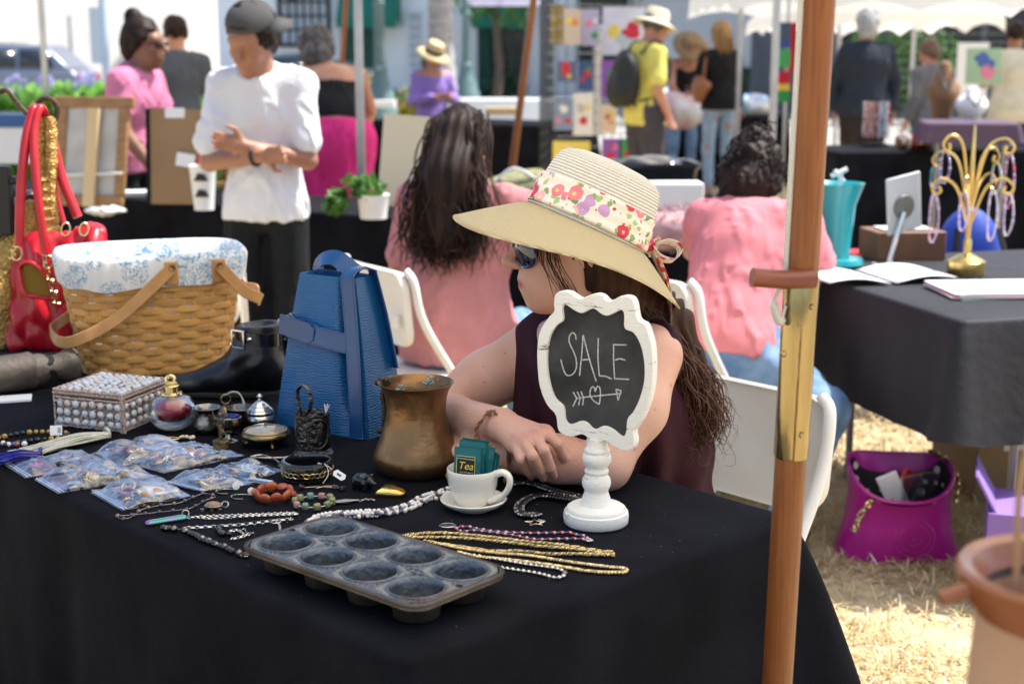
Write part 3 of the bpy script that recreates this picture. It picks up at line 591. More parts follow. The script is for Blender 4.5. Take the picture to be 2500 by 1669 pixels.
for sx_ in (-1, 1):
    o = MB(); o.torus((sx_ * pit1, 0, zt_ + .0006), .009, .0008, 24, 6, sx=1.6, sy=.62); o.build('stamp', tinm, t)
# ---- sign
sb = T(1455, 1274); t = thing('sale_sign', 'white distressed pedestal chalkboard sign reading SALE in chalk', 'sign', tuple(sb))
wpaint = M('distressed_white', (.80, .79, .74), .65, bump=.25, bscale=90, stretch=(1, 1, 7))
N_, L_, b_ = nodes(wpaint); rn = nd(wpaint, 'ShaderNodeTexNoise', i_Scale=16, i_Detail=9, i_Roughness=.7); mpn = [n for n in N_ if n.type == 'MAPPING'][0]; L_.new(mpn.outputs[0], rn.inputs[0])
rr = nd(wpaint, 'ShaderNodeValToRGB'); rr.color_ramp.elements[0].position = .60; rr.color_ramp.elements[1].position = .66; rr.color_ramp.elements[0].color = (.80, .79, .745, 1); rr.color_ramp.elements[1].color = (.09, .065, .05, 1); L_.new(rn.outputs[0], rr.inputs[0]); L_.new(rr.outputs[0], b_.inputs['Base Color'])
prof = [(0, 0), (.046, 0), (.048, .002), (.0487, .012), (.0475, .018), (.0445, .0195), (.0438, .0235), (.040, .0262), (.0245, .0285), (.0225, .033), (.021, .038), (.0182, .046), (.0172, .050), (.0180, .0515), (.0205, .056), (.0215, .062), (.0205, .068), (.017, .074), (.0163, .076), (.0180, .078), (.0178, .081), (.0163, .083), (.0158, .086), (.0180, .089), (.0208, .094), (.0216, .099), (.0208, .104), (.0182, .108), (.0192, .110), (.0188, .113), (.0165, .116), (.0152, .122), (.0150, .130), (0, .130)]
MB().lathe(prof, 40).build('pedestal', wpaint, t, sharp=50)
sa = math.radians(27); nrm = np.array([-math.sin(sa), -math.cos(sa), .05]); nrm = nz(nrm)
def onplane(px, py, P0, n):
    r = np.array(ray(px, py)); c = np.array([0, 0, CAM_H]); return c + r * (np.dot(P0 - c, n) / np.dot(r, n))
P0 = sb + np.array([0, 0, .2]) + nrm * .009
out_s = [(1352, 742), (1354, 722), (1366, 711), (1386, 712), (1402, 722), (1415, 729), (1431, 724), (1450, 717), (1468, 721), (1483, 735), (1499, 731), (1518, 722), (1538, 725), (1548, 740), (1556, 779), (1574, 791), (1584, 815), (1592, 850), (1594, 900), (1590, 950), (1580, 990), (1562, 1030), (1546, 1053), (1549, 1078), (1542, 1096), (1527, 1101), (1508, 1096), (1480, 1077), (1468, 1079), (1457, 1083), (1437, 1070), (1420, 1060), (1397, 1066), (1377, 1062), (1362, 1048), (1356, 1013), (1335, 988), (1318, 947), (1312, 900), (1311, 850), (1318, 808), (1338, 776), (1352, 760)]
in_s = [(1374, 782), (1373, 752), (1381, 744), (1402, 758), (1419, 765), (1435, 758), (1450, 754), (1468, 767), (1483, 771), (1498, 765), (1516, 757), (1523, 769), (1524, 801), (1545, 812), (1560, 835), (1569, 865), (1573, 900), (1571, 935), (1560, 975), (1545, 1005), (1531, 1023), (1528, 1053), (1519, 1066), (1495, 1048), (1473, 1040), (1450, 1048), (1433, 1033), (1417, 1028), (1391, 1036), (1379, 1023), (1375, 993), (1353, 970), (1340, 930), (1335, 890), (1336, 855), (1343, 820), (1358, 795)]
ux = np.array([math.cos(sa), -math.sin(sa), 0]); uy = np.cross(nrm, ux) * -1; uy = nz(np.cross(ux, nrm)) * -1
if uy[2] < 0: uy = -uy
def b2(pts, P0, n, it=4, close=True):
    P = np.array([onplane(*p, P0, n) for p in pts]) - P0; q = np.stack([P @ ux, P @ uy], 1); return catmull(q, it, True) if close else q
of = b2(out_s, P0, nrm, 5); inf = b2(in_s, P0, nrm, 5)
def match(o, i):   # resample both outlines by angle around the centre
    a = np.linspace(-PI, PI, 260, endpoint=False); res = []
    for q in (o, i):
        q = resample(np.r_[q, q[:1]], .0008); th = np.arctan2(q[:, 1] - c2[1], q[:, 0] - c2[0]); k = np.argsort(th); res.append(np.array([q[k][np.argmin(np.abs(th[k] - x))] for x in a]))
    return res
c2 = of.mean(0); of, inf = match(of, inf); RB = np.stack([ux, uy, nrm], 1); TH = .019
fr = MB(); z3 = lambda q, z: np.c_[q, np.full(len(q), z)] @ RB.T + (P0 - sb)
bc = .0015
fr.sheet([z3(inf, -.006), z3(inf, -bc), z3(inf + (of - inf) * .05, 0), z3(of + (inf - of) * .05, 0), z3(of, -bc), z3(of, -TH + bc), z3(of + (inf - of) * .05, -TH)], cv=True); fr.add(z3(of + (inf - of) * .05, -TH), [tuple(range(len(of)))])
fr.build('frame', wpaint, t, sharp=35)
slate = M('chalkboard', (.018, .019, .020), .8, col2=(.085, .087, .09), scale=13, detail=9, contrast=(.38, .85), bump=.1, bscale=300)
MB().add(z3(inf * 1.01, -.0055), [tuple(range(len(inf)))]).build('chalkboard', slate, t)
chalk = M('chalk', (.72, .72, .71), .95, col2=(.35, .35, .35), scale=900, contrast=(.42, .5)); mb = MB()
cz = lambda pts: [(1050 + x / 3, 760 + y / 3) for x, y in pts]
strokes = [[(1070, 205), (1065, 172), (1050, 156), (1030, 165), (1018, 200), (1025, 240), (1050, 290), (1070, 350), (1072, 410), (1050, 455), (1015, 470), (990, 455), (970, 400), (958, 350)], [(1095, 470), (1110, 330), (1122, 172)], [(1122, 172), (1165, 340), (1217, 512)], [(1115, 355), (1145, 352), (1175, 350)], [(1233, 195), (1230, 330), (1240, 470)], [(1240, 470), (1290, 476), (1330, 495)], [(1345, 240), (1345, 360), (1352, 490)], [(1340, 243), (1440, 245)], [(1355, 357), (1390, 346), (1430, 356)], [(1350, 492), (1400, 494), (1458, 497)], [(1070, 635), (1200, 620), (1400, 600)], [(1210, 588), (1205, 560), (1190, 550), (1175, 575), (1172, 610), (1190, 645), (1215, 665), (1240, 678)], [(1210, 588), (1220, 555), (1235, 546), (1248, 580), (1246, 640), (1240, 678)], [(1362, 568), (1400, 580)], [(1400, 580), (1378, 650)], [(1378, 650), (1362, 568)], [(1075, 635), (1048, 590)], [(1075, 635), (1047, 695)], [(1100, 632), (1078, 588)], [(1100, 632), (1088, 688)], [(1125, 630), (1105, 585)], [(1125, 628), (1118, 685)]]
P1 = P0 - nrm * .005
for s_ in strokes:
    q = catmull(b2(cz(s_), P1, nrm, close=False), 5) if len(s_) > 2 else b2(cz(s_), P1, nrm, close=False); mb.tube(resample(np.c_[q, np.full(len(q), 0)] @ RB.T + (P1 - sb) + nrm * .0003, .003), .0011, 6, flat=.4, up=nrm)
mb.build('chalk_writing', chalk, t)
def text_mesh(name, c):
    tmp = bpy.data.objects.new(name, c); COL.objects.link(tmp); bpy.context.view_layer.update(); me = bpy.data.meshes.new_from_object(tmp); bpy.data.objects.remove(tmp)
    o = bpy.data.objects.new(name, me); COL.objects.link(o); return o
# ---- cup, saucer, tea bags
china = M('cream_china', (.80, .76, .66), .18, coat=.5, bump=.02, bscale=40)
sc_ = T(1156, 1240); ts = thing('saucer', 'cream china saucer under the teacup', 'saucer', tuple(sc_)); k = 1.
MB().lathe([(0, .002), (.022, .002), (.024, 0), (.028, 0), (.030, .003), (.044, .008), (.050, .0135), (.0512, .016), (.050, .0175), (.046, .0165), (.036, .0105), (.026, .0075), (0, .007)], 56).build('saucer_dish', china, ts)
cc = sc_ + np.array([-.001, .004, .0075]); tcup = thing('teacup', 'cream china teacup full of teal tea packets', 'teacup', tuple(cc))
MB().lathe([(0, .001), (.022, .001), (.0235, -.0004), (.0255, .0005), (.027, .004), (.0335, .016), (.0375, .03), (.0392, .046), (.0397, .055), (.0388, .0565), (.0378, .055), (.037, .046), (.035, .03), (.031, .016), (.024, .006), (0, .005)], 56).build('bowl', china, tcup)
hd = nz((.93, -.38, 0)); P = [np.array([0, 0, .050]) + hd * .037, np.array([0, 0, .054]) + hd * .050, np.array([0, 0, .048]) + hd * .0600, np.array([0, 0, .034]) + hd * .0605, np.array([0, 0, .020]) + hd * .052, np.array([0, 0, .012]) + hd * .037, np.array([0, 0, .009]) + hd * .028]
MB().tube(catmull(P, 6), np.interp(np.linspace(0, 1, 37), [0, .3, .7, 1], [.0062, .0048, .0048, .0075]), 12, flat=1.35, up=np.cross(hd, (0, 0, 1))).build('handle', china, tcup)
teal = M('teal_foil', (.008, .145, .155), .33, metal=.15, col2=(.006, .115, .125), scale=30, bump=.12, bscale=45)
def packet(label, p, yaw, tilt, roll, wd=.043, ht=.066, front=False):
    R = rot(0, 0, yaw) @ rot(tilt, 0, 0) @ rot(0, roll, 0); t = thing('tea_packet', label, 'tea packet', tuple(p), R=R, group='tea packets in the cup')
    mb = MB(); G = []; n = 10
    for s_ in (-1, 1):
        rows = []
        for i in range(n + 1):
            z = i / n * ht; row = []
            for j in range(9):
                x = (j / 8 - .5) * wd; e = min(1, 5 * min(j / 8, 1 - j / 8)) * min(1, max(0, (i / n - .02) * 6)) * min(1, max(0, (.9 - i / n) * 7)); row.append((x, s_ * (.0003 + .0026 * e) + .0006 * math.sin(i * 1.9 + j * 2.3), z))
            rows.append(row)
        mb.sheet(rows if s_ > 0 else [r[::-1] for r in rows])
    mb.build('foil', teal, t, sharp=60)
    if front:
        lab = MB().box((-.001, -.0038, .0385), (.0295, .0006, .0285)).build('label_panel', M('label_black', (.008, .008, .008), .4), t)
        e = MB()
        for a, b in (((-.0157, .0532), (.0137, .0532)), ((-.0157, .0238), (.0137, .0238)), ((-.0157, .0238), (-.0157, .0532)), ((.0137, .0238), (.0137, .0532))): e.tube([(a[0], -.0042, a[1]), (b[0], -.0042, b[1])], .0004, 4)
        gold = M('label_gold', (.72, .58, .10), .4); e.build('label_border', gold, lab)
        def text(name, s, size, x, z, mat, sh=0, parent=lab):
            c = bpy.data.curves.new(name, 'FONT'); c.body = s; c.size = size; c.align_x = 'CENTER'; c.extrude = .0001; c.shear = sh; c.materials.append(mat); o = text_mesh(name, c); o.parent = parent; o.location = (x, -.0046, z); o.rotation_euler = (PI / 2, 0, 0); return o
        wh = M('label_white', (.75, .75, .75), .5)
        text('lettering', 'Tea', .0165, -.001, .0335, gold, .25); text('lettering', 'HAWAIIAN ISLANDS', .0031, -.001, .0485, wh); text('lettering', 'C O M P A N Y', .0033, .0005, .0275, wh); text('lettering', 'HERBAL TEA', .0028, -.001, .0200, M('label_dark', (.01, .05, .06), .5)); text('lettering', 'HAWAIIAN', .0034, .0, .0125, M('label_dark', (.01, .05, .06), .5))
z0 = cc + np.array([0, 0, .012])
specs = [((-.010, -.0140, .012), math.radians(-19), -.10, .02, True, 'front teal tea packet with black and gold label'), ((-.004, -.0040, .020), math.radians(-17), -.09, .05, False, 'teal tea packet right behind the labelled one'), ((-.001, .0040, .021), math.radians(-15), -.07, .07, False, 'third teal tea packet from the front, one of the two tallest'), ((.009, .000, .017), math.radians(-38), -.05, .14, False, 'teal tea packet standing upright in the middle of the cup'), ((.013, .0035, .010), math.radians(-40), -.03, .17, False, 'second teal tea packet from the cup handle'), ((.0175, .0075, .008), math.radians(-44), 0, .20, False, 'teal tea packet nearest the cup handle')]
for p, y, ti, ro, fr_, lb in specs: packet(lb, z0 + np.array(p), y, ti, ro, front=fr_)
# ---- copper pot with dark bracket
cp = T(1018, 1150); copper = M('old_copper', (.28, .15, .065), .36, .85, col2=(.20, .125, .06), scale=11, bump=.22, bscale=38, detail=8, roughvar=.14)
N_, L_, b_ = nodes(copper); vn = nd(copper, 'ShaderNodeTexNoise', i_Scale=34, i_Detail=6); v2 = nd(copper, 'ShaderNodeValToRGB'); v2.color_ramp.elements[0].position = .66; v2.color_ramp.elements[1].position = .74
tcn = [n for n in N_ if n.type == 'TEX_COORD'][0]; L_.new(tcn.outputs['Object'], vn.inputs[0]); L_.new(vn.outputs[0], v2.inputs[0]); mx = nd(copper, 'ShaderNodeMix', data_type='RGBA'); old = b_.inputs['Base Color'].links[0].from_socket; L_.new(v2.outputs[0], mx.inputs[0]); L_.new(old, mx.inputs[6]); mx.inputs[7].default_value = (.34, .20, .10, 1); L_.new(mx.outputs[2], b_.inputs['Base Color'])
s_ = ppm(cp); r_ = lambda px: px / s_
cpr = [(0, 0), (r_(84), 0), (r_(92), .004), (r_(101), .014), (r_(105.5), .024), (r_(104), .033), (r_(96), .046), (r_(84), .066), (r_(75), .088), (r_(72), .105), (r_(74), .125), (r_(80), .140), (r_(88), .1495), (r_(92), .152)]
t = thing('copper_pot', 'old hammered copper pot with waisted sides and flared rim', 'pot', tuple(cp))
o = MB().lathe(cpr + [(r_(92.5), .153), (r_(91), .1532)] + [(r - .0022, z + .001) for r, z in cpr[::-1][1:-1]] + [(0, .003)], 72).build('body', copper, t)
verd = M('verdigris', (.20, .36, .32), .9, col2=(.42, .50, .46), scale=200, bump=.4, bscale=200); q = np.random.default_rng(2)
for a0, z1, nb in ((1.15, .143, 26), (2.25, .132, 22)):
    m2 = MB()
    for i in range(nb): a = a0 + q.normal(0, .13); zz = z1 + q.normal(0, .0035); rr_ = np.interp(zz, [.105, .125, .14, .1495, .152], [r_(72), r_(74), r_(80), r_(88), r_(92)]) - .0026; m2.ell((math.cos(a) * rr_, math.sin(a) * rr_, zz), q.uniform(.0008, .0028, 3) * np.array([1.3, 1.3, .8]), 6, 4)
    m2.build('verdigris_patch', verd, t)
di = M('dark_bronze', (.06, .045, .032), .5, .7, col2=(.10, .07, .05), scale=40, bump=.5, bscale=200); hb = MB(); hx_ = nz((-.95, .3, 0))
bp = lambda o, z, s=0: hx_ * o + np.array([0, 0, z]) + np.cross((0, 0, 1), hx_) * s
hb.tube(catmull([bp(.052, .140), bp(.060, .128), bp(.057, .105), bp(.058, .08), bp(.058, .055)], 5), .0045, 8)
for zz, oo in ((.150, .060), (.06, .064)):
    for i in range(8): hb.ell(bp(oo - .004, zz) + q.normal(0, .0042, 3), q.uniform(.0035, .0065, 3), 7, 5, R=rot(*q.uniform(0, 3, 3)))
hb.build('handle', di, t)
# ================================================================ wares on the near table
silver = M('tarnished_silver', (.38, .35, .31), .27, 1, col2=(.14, .125, .11), scale=22, bump=.12, bscale=80, detail=8, contrast=(.38, .72), roughvar=.12)
bright = M('bright_silver', (.68, .67, .64), .2, 1, col2=(.48, .46, .43), scale=30, roughvar=.08); oldbrass = M('old_brass', (.40, .30, .14), .33, 1, col2=(.22, .16, .08), scale=22, bump=.1, bscale=90, roughvar=.1)
goldm = M('gold_metal', (.66, .51, .26), .27, 1, col2=(.46, .34, .15), scale=60); cobalt = M('cobalt_glass', (.006, .008, .14), .1, coat=.6); jet = M('jet_bead', (.008, .008, .010), .16, coat=.4)
pearlm = M('pearl', (.80, .76, .70), .22, coat=.5, col2=(.74, .70, .68), scale=50); pearld = M('dark_pearl', (.10, .09, .13), .2, .4, coat=.5); redb = M('red_bead', (.42, .01, .03), .2, coat=.4); clearb = M('lilac_glass', (.62, .48, .70), .12, coat=.5); papert = M('price_paper', (.80, .80, .80), .8); inkm = M('print_ink', (.05, .05, .06), .7); thread = M('thread', (.7, .68, .64), .9)
def path(P, r=.003, n=8, closed=False): return catmull([T(x, y, r) for x, y in P], n, closed)
Z1 = lambda P: [(x / 3, 850 + y / 3) for x, y in P]; Z2 = lambda P: [(600 + x / 3, 900 + y / 3) for x, y in P]; Z3 = lambda P: [(1000 + x / 3, 1000 + y / 3) for x, y in P]
def root(name, label, cat, c, group=None): return thing(name, label, cat, tuple(c), group=group)
def chain_mesh(mb, P, o, link=.005, r=.0006, w=.55, twist=0):
    P = resample(P, link * .78) - o; Tn = np.gradient(P, axis=0)
    for i in range(len(P)):
        R = frame(np.cross(Tn[i], (0, 0, 1)) if i % 2 else (0, 0, 1), Tn[i]); mb.torus(P[i], link / 2, r, 10, 4, R=R, sy=w)
def rope_mesh(mb, P, o, r=.0028, pitch=.011, st=3, wr=.0012, amp=None):
    P = resample(P, .0016) - o; Tn = np.gradient(P, axis=0); Tn /= np.linalg.norm(Tn, axis=1, keepdims=True); B = np.cross(Tn, (0, 0, 1)); s_ = np.arange(len(P)) * .0016
    for k in range(st):
        a = s_ / pitch * 2 * PI + k * 2 * PI / st; rad = r * (1 if amp is None else .55 + .45 * np.abs(np.sin(s_ / amp))); mb.tube(P + B * (np.cos(a) * rad)[:, None] + np.array([0, 0, 1]) * (np.sin(a) * rad * .8)[:, None], wr, 5)
def beads(t, o, P, step, r, mats, names='bead', seed=0, squash=1., jitter=0, n=10, m=7):
    q = np.random.default_rng(seed); mes = [MB().ell((0, 0, 0), r, n, m).mesh(names, x) for x in mats]; P = resample(P, step) - o
    for i, p in enumerate(P):
        k = q.integers(len(mats)); s_ = q.uniform(.85, 1.12); inst(names, mes[k], t, tuple(p + q.normal(0, 1, 3) * jitter * np.array([1, 1, .3])), rot(*q.uniform(0, 3, 3)), (s_, s_ * squash, s_))
    return P
# ---- shell box
F_, L_c, R_c = T(303, 1057), T(150, 1034), T(392, 1016); ex = nz(R_c - F_); ex = nz(np.array([math.cos(math.radians(70)), math.sin(math.radians(70)), 0])); ey = nz(np.cross((0, 0, 1), ex)); SX, SY, SH = .145, .150, .062
t = thing('shell_box', 'square trinket box covered in white shells and pinkish bead edging', 'box', tuple(F_), math.radians(70))
shellm = M('white_shell', (.66, .68, .69), .28, coat=.3, col2=(.42, .47, .53), scale=40); shell2 = M('pinkish_shell', (.62, .55, .50), .35, col2=(.50, .46, .44), scale=50); bead2 = M('tiny_pink_bead', (.42, .30, .25), .4, col2=(.55, .44, .40), scale=120, coat=.2)
MB().box((SX / 2, SY / 2, SH / 2 - .002), (SX - .006, SY - .006, SH - .006)).build('carcass', M('box_board', (.25, .19, .16), .8), t); lid = MB().box((SX / 2, SY / 2, SH + .003), (SX, SY, .008)).build('lid', M('box_board', (.25, .19, .16), .8), t, bevel=.001)
sm = [MB().ell((0, 0, 0), (.0078, .0072, .0055), 12, 7).mesh('shell', x) for x in (shellm, shell2)]; q = np.random.default_rng(5)
for face in range(2):
    nc = 8 if face == 0 else 7
    for i in range(nc):
        for j in range(3):
            u = .011 + i * ((SY if face == 0 else SX) - .022) / (nc - 1); zz = .0125 + j * .0172; p = (0 + .0008, u, zz) if face == 0 else (u, .0008, zz); R = rot(0, -PI / 2, 0) if face == 0 else rot(PI / 2, 0, 0)
            inst('shell', sm[int(q.random() < .18)], t, np.array(p) + q.normal(0, .0007, 3), R @ rot(0, 0, q.uniform(0, 6)), tuple(q.uniform(.85, 1.12, 3)))
for i in range(9):
    for j in range(9):
        x, y = (i - 4) / 4 * (SX / 2 - .013), (j - 4) / 4 * (SY / 2 - .013)
        if max(abs(i - 4), abs(j - 4)) == 4 or (i + j) % 1 == 0: inst('shell', sm[int(q.random() < .35)], lid, (SX / 2 + x + q.normal(0, .0012), SY / 2 + y + q.normal(0, .0012), SH + .0085 + .004 * math.exp(-(x * x + y * y) / .0008)), rot(q.normal(0, .3), q.normal(0, .3), q.uniform(0, 6)), tuple(q.uniform(.75, 1.05, 3)))
mb = MB(); ln = []
for zz in (.0035, .0085, SH - .012, SH - .005, SH + .0035, SH + .009): ln += [((0, 0, zz), (0, SY, zz)), ((0, 0, zz), (SX, 0, zz))]
ln += [((0, 0, 0), (0, 0, SH)), ((.004, -.001, 0), (.004, -.001, SH)), ((-.001, .004, 0), (-.001, .004, SH)), ((SX, 0, 0), (SX, 0, SH)), ((0, SY, 0), (0, SY, SH)), ((0, SY, SH + .009), (SX, SY, SH + .009)), ((SX, 0, SH + .009), (SX, SY, SH + .009))]
for a, b in ln:
    for p in resample(np.array([a, b]), .0042): mb.ell(p + q.normal(0, .0003, 3), .0024 * q.uniform(.85, 1.15), 6, 4)
for _ in range(90): # small beads between the shells
    if q.random() < .6: mb.ell((.0005, q.uniform(.01, SY - .01), q.uniform(.01, .052)), .0022, 6, 4)
    else: mb.ell((q.uniform(.01, SX - .01), .0005, q.uniform(.01, .052)), .0022, 6, 4)
tag(mb.build('bead_edging', bead2, t), None, None, kind='stuff')
# ---- glass table lighter
p = T(423, 1047); t = root('glass_lighter', 'round clear glass table lighter with dark red core and brass top', 'lighter', p)
redg = M('ruby_glass', (.36, .006, .025), .12, coat=.4, col2=(.12, .002, .008), scale=22)
clear = bpy.data.materials.new('clear_glass'); clear.use_nodes = True; nt = clear.node_tree; tb0 = nt.nodes.new('ShaderNodeBsdfTransparent'); tb0.inputs[0].default_value = (.93, .96, .96, 1); gb0 = nt.nodes.new('ShaderNodeBsdfGlossy'); gb0.inputs['Roughness'].default_value = .02; lw0 = nt.nodes.new('ShaderNodeLayerWeight'); lw0.inputs[0].default_value = .42; mx0 = nt.nodes.new('ShaderNodeMixShader')
for a, b_ in ((lw0.outputs['Facing'], mx0.inputs[0]), (tb0.outputs[0], mx0.inputs[1]), (gb0.outputs[0], mx0.inputs[2]), (mx0.outputs[0], nt.nodes['Material Output'].inputs[0])): nt.links.new(a, b_)
MB().lathe([(0, .0005), (.018, .0005), (.030, .006), (.041, .018), (.0455, .032), (.0435, .047), (.033, .060), (.018, .066), (0, .0662)], 40).build('glass_body', clear, t); MB().ell((0, 0, .038), (.0335, .0335, .0225), 32, 18).build('red_core', redg, t)
MB().lathe([(.0195, .0655), (.0205, .067), (.0195, .070), (.0148, .071), (.0148, .083), (.0135, .0845), (0, .0845)], 28).build('brass_collar', M('polished_brass', (.78, .62, .30), .18, 1), t)
MB().box((0, 0, .0875), (.019, .011, .006)).tube(catmull([(-.008, 0, .088), (-.007, 0, .098), (0, 0, .101), (.006, 0, .097), (.007, 0, .088)], 5), .0026, 8, flat=1.6).build('lighter_head', M('polished_brass', (.78, .62, .30), .18, 1), t, bevel=.001)
# ---- little silver things
def lath(name, label, cat, px, py, parts, group=None):
    t = root(name, label, cat, T(px, py), group)
    for nm, prof, mat in parts: MB().lathe(prof, 36).build(nm, mat, t, sharp=45)
    return t
lath('silver_cup', 'small tarnished silver cup with flared rim beside the glass lighter', 'cup', 507, 1056, [('bowl', [(0, .001), (.019, .001), (.0225, .005), (.0238, .012), (.0215, .022), (.0195, .034), (.0205, .042), (.0250, .0475), (.0262, .0485), (.0250, .049), (.019, .043), (.018, .034), (.02, .012), (0, .004)], silver)])
lath('salt_cellar', 'footed silver salt cellar lined with cobalt blue glass', 'salt cellar', 558, 1077, [('bowl', [(0, .013), (.004, .014), (.010, .0185), (.0200, .025), (.0235, .034), (.0242, .044), (.0248, .0455), (.0236, .046), (.022, .038), (0, .024)], silver), ('foot', [(0, 0), (.0165, 0), (.0172, .0015), (.0155, .003), (.007, .006), (.004, .0135), (0, .0135)], silver), ('liner', [(.0234, .0457), (.0225, .0465), (.0215, .044), (.0195, .034), (0, .028)], cobalt)])
lath('silver_bowl', 'plain tarnished silver bowl behind the cobalt lined salt cellar', 'bowl', 590, 1040, [('bowl', [(0, .001), (.014, .001), (.021, .008), (.0255, .02), (.0275, .0355), (.0283, .0365), (.0270, .037), (.0245, .022), (.019, .01), (0, .006)], silver)])
mp_ = lath('mustard_pot', 'small shiny silver mustard pot with domed lid and blue liner', 'mustard pot', 636, 1041, [('body', [(0, 0), (.017, 0), (.025, .006), (.0283, .014), (.0275, .021), (.0245, .0245), (0, .0245)], bright), ('liner', [(.0243, .0243), (.0248, .0275), (.0235, .028), (0, .028)], cobalt), ('lid', [(.0262, .0278), (.0268, .0295), (.0245, .0315), (.023, .0332), (.0235, .0342), (.0185, .0385), (.0175, .0395), (.0178, .0405), (.0120, .0445), (.0112, .0455), (.0072, .0485), (.0035, .050), (.003, .0535), (.0052, .0555), (.0055, .0585), (.0038, .0605), (.0018, .063), (0, .0635)], bright)])
cpct = lath('powder_box', 'flat round brass box with glass lid on curled feet', 'trinket box', 650, 1087, [('body', [(0, .012), (.020, .0105), (.036, .013), (.0425, .018), (.0435, .022), (.042, .0265), (.039, .028), (0, .028)], oldbrass), ('rim', [(.0395, .0278), (.0405, .0288), (.0385, .0300), (.037, .0290)], oldbrass), ('glass_lid', [(.038, .0292), (.030, .0335), (.015, .0362), (0, .037)], M('lid_glass', (.42, .34, .22), .06, coat=1, metal=.3)), ('knob', [(0, .0425), (.002, .0418), (.0026, .040), (.0014, .0375), (0, .037)], oldbrass)])
for k in range(3):
    a = -PI / 2 + .45 + k * 2 * PI / 3; c_ = np.array([math.cos(a), math.sin(a), 0]); MB().tube(catmull([c_ * .034 + (0, 0, .013), c_ * .041 + (0, 0, .006), c_ * .038 + (0, 0, .0025), c_ * .034 + (0, 0, .004), c_ * .036 + (0, 0, .007)], 5), .0022, 7).build('foot', oldbrass, cpct)
t = root('bell_with_string', 'tiny brass bell tied with white string behind the silver cups', 'bell', T(553, 1020))
MB().lathe([(.017, 0), (.0178, .0012), (.0145, .008), (.0115, .018), (.0075, .0235), (0, .025)], 24).build('bell_body', oldbrass, t); MB().torus((0, 0, .037), .0095, .0016, 20, 6, R=rot(PI / 2, 0, .5)).build('ring', oldbrass, t)
MB().tube(catmull([(0, 0, .045), (.012, -.002, .052), (.026, -.004, .050), (.036, -.008, .034), (.039, -.012, .018)], 6), .0012, 6).tube(catmull([(0, 0, .045), (.014, .003, .050), (.028, .0, .046), (.034, -.005, .030), (.036, -.010, .02)], 6), .0011, 6).build('string', M('white_rope', (.75, .73, .68), .9), t)
# figurine bell: dancer on a drum
p = T(541, 1104); t = root('dancer_figurine', 'small dark brass dancer figurine standing on a drum base', 'figurine', p); br2 = M('dark_brass', (.26, .20, .10), .38, 1, col2=(.09, .07, .04), scale=90, bump=.6, bscale=260)
MB().lathe([(0, 0), (.0155, 0), (.0165, .002), (.0145, .004), (.0138, .016), (.0150, .021), (.011, .0235), (0, .024)], 24).build('drum_base', br2, t)
b = Body(); h = .0245; b.cap((0, 0, h), (.001, 0, h + .012), .0035, .0042, .003).cap((.001, 0, h + .012), (-.001, 0, h + .024), .0042, .0034, .003).cap((-.001, 0, h + .024), (.0, 0, h + .034), .0034, .0046, .003).ell((0, -.001, h + .0435), (.0036, .0038, .0044), .002)
b.cap((.004, 0, h + .035), (.011, -.001, h + .041), .002, .0016, .003).cap((.011, -.001, h + .041), (.0085, -.001, h + .050), .0016, .0013, .002).cap((-.004, 0, h + .035), (-.011, 0, h + .040), .002, .0016, .003).cap((-.011, 0, h + .040), (-.013, 0, h + .05), .0016, .0012, .002).cap((0, 0, h + .02), (.008, 0, h + .008), .0028, .0016, .003)
skin('figure', *b.mesh(.0009, pad=.004), br2, t, smooth=1)
# glass holder
p = T(765, 1105); t = root('glass_holder', 'dark silver tea glass holder with upright loop handle and embossed side', 'glass holder', p); ds = M('dark_silver', (.20, .185, .17), .3, 1, col2=(.09, .082, .075), scale=30, bump=.5, bscale=120, detail=8, roughvar=.1)
MB().lathe([(0, .006), (.0340, .0), (.0352, .001), (.0345, .003), (.0315, .0065), (.0305, .010), (0, .010)], 48).build('base', ds, t)
MB().lathe([(.0302, .0095), (.0306, .011), (.0306, .0705), (.0311, .072), (.0300, .0722), (.0294, .0705), (.0294, .012), (0, .011)], 48).build('wall', ds, t)
mb = MB(); onc = lambda a, z, e=.0004: ((.0306 + e) * math.cos(a), (.0306 + e) * math.sin(a), z); ac = -PI / 2 + .42
mb.tube([onc(ac + .72 * math.cos(u), .041 + .026 * math.sin(u)) for u in np.linspace(0, 2 * PI, 48, endpoint=False)], .0011, 6, closed=True)
for k in range(7): mb.tube([onc(ac + .5 * math.cos(.6 + k * .12) * s_, .040 + .022 * math.sin(.5 + k * .2) * s_) for s_ in np.linspace(-1, 1, 12)] if k % 2 else [onc(ac - .5 * s_, .040 + .018 * s_) for s_ in np.linspace(-1, 1, 12)], .0005, 5)
for k in range(40): a = q.uniform(-2.6, -2.0) if k < 30 else q.uniform(-2.7, -.3); mb.ell(onc(a, q.uniform(.014, .062) if k < 30 else q.uniform(.012, .018), .0), q.uniform(.0004, .0010, 3), 6, 4)
for k in range(3): mb.tube([onc(-2.45 + .16 * math.cos(u) * s_, .044 + .012 * math.sin(u) * s_ - .012 * k * 0) for u, s_ in zip(np.linspace(0, 9, 30), np.linspace(1, .1, 30))], .0008, 5)
mb.build('embossing', ds, t)
hd = np.array([-.7, .55, 0]); hd = nz(hd) * .0215; MB().tube(catmull([hd * 1.42 + (0, 0, .05), hd * 1.45 + (0, 0, .078), hd * 1.25 + (-.006, 0, .105), hd * .9 + (-.002, 0, .118), hd * .55 + (.004, 0, .112), hd * .5 + (.006, 0, .09), hd * .62 + (.004, 0, .071)], 7), .0024, 8, flat=2., up=(.6, .8, 0)).build('handle', ds, t)
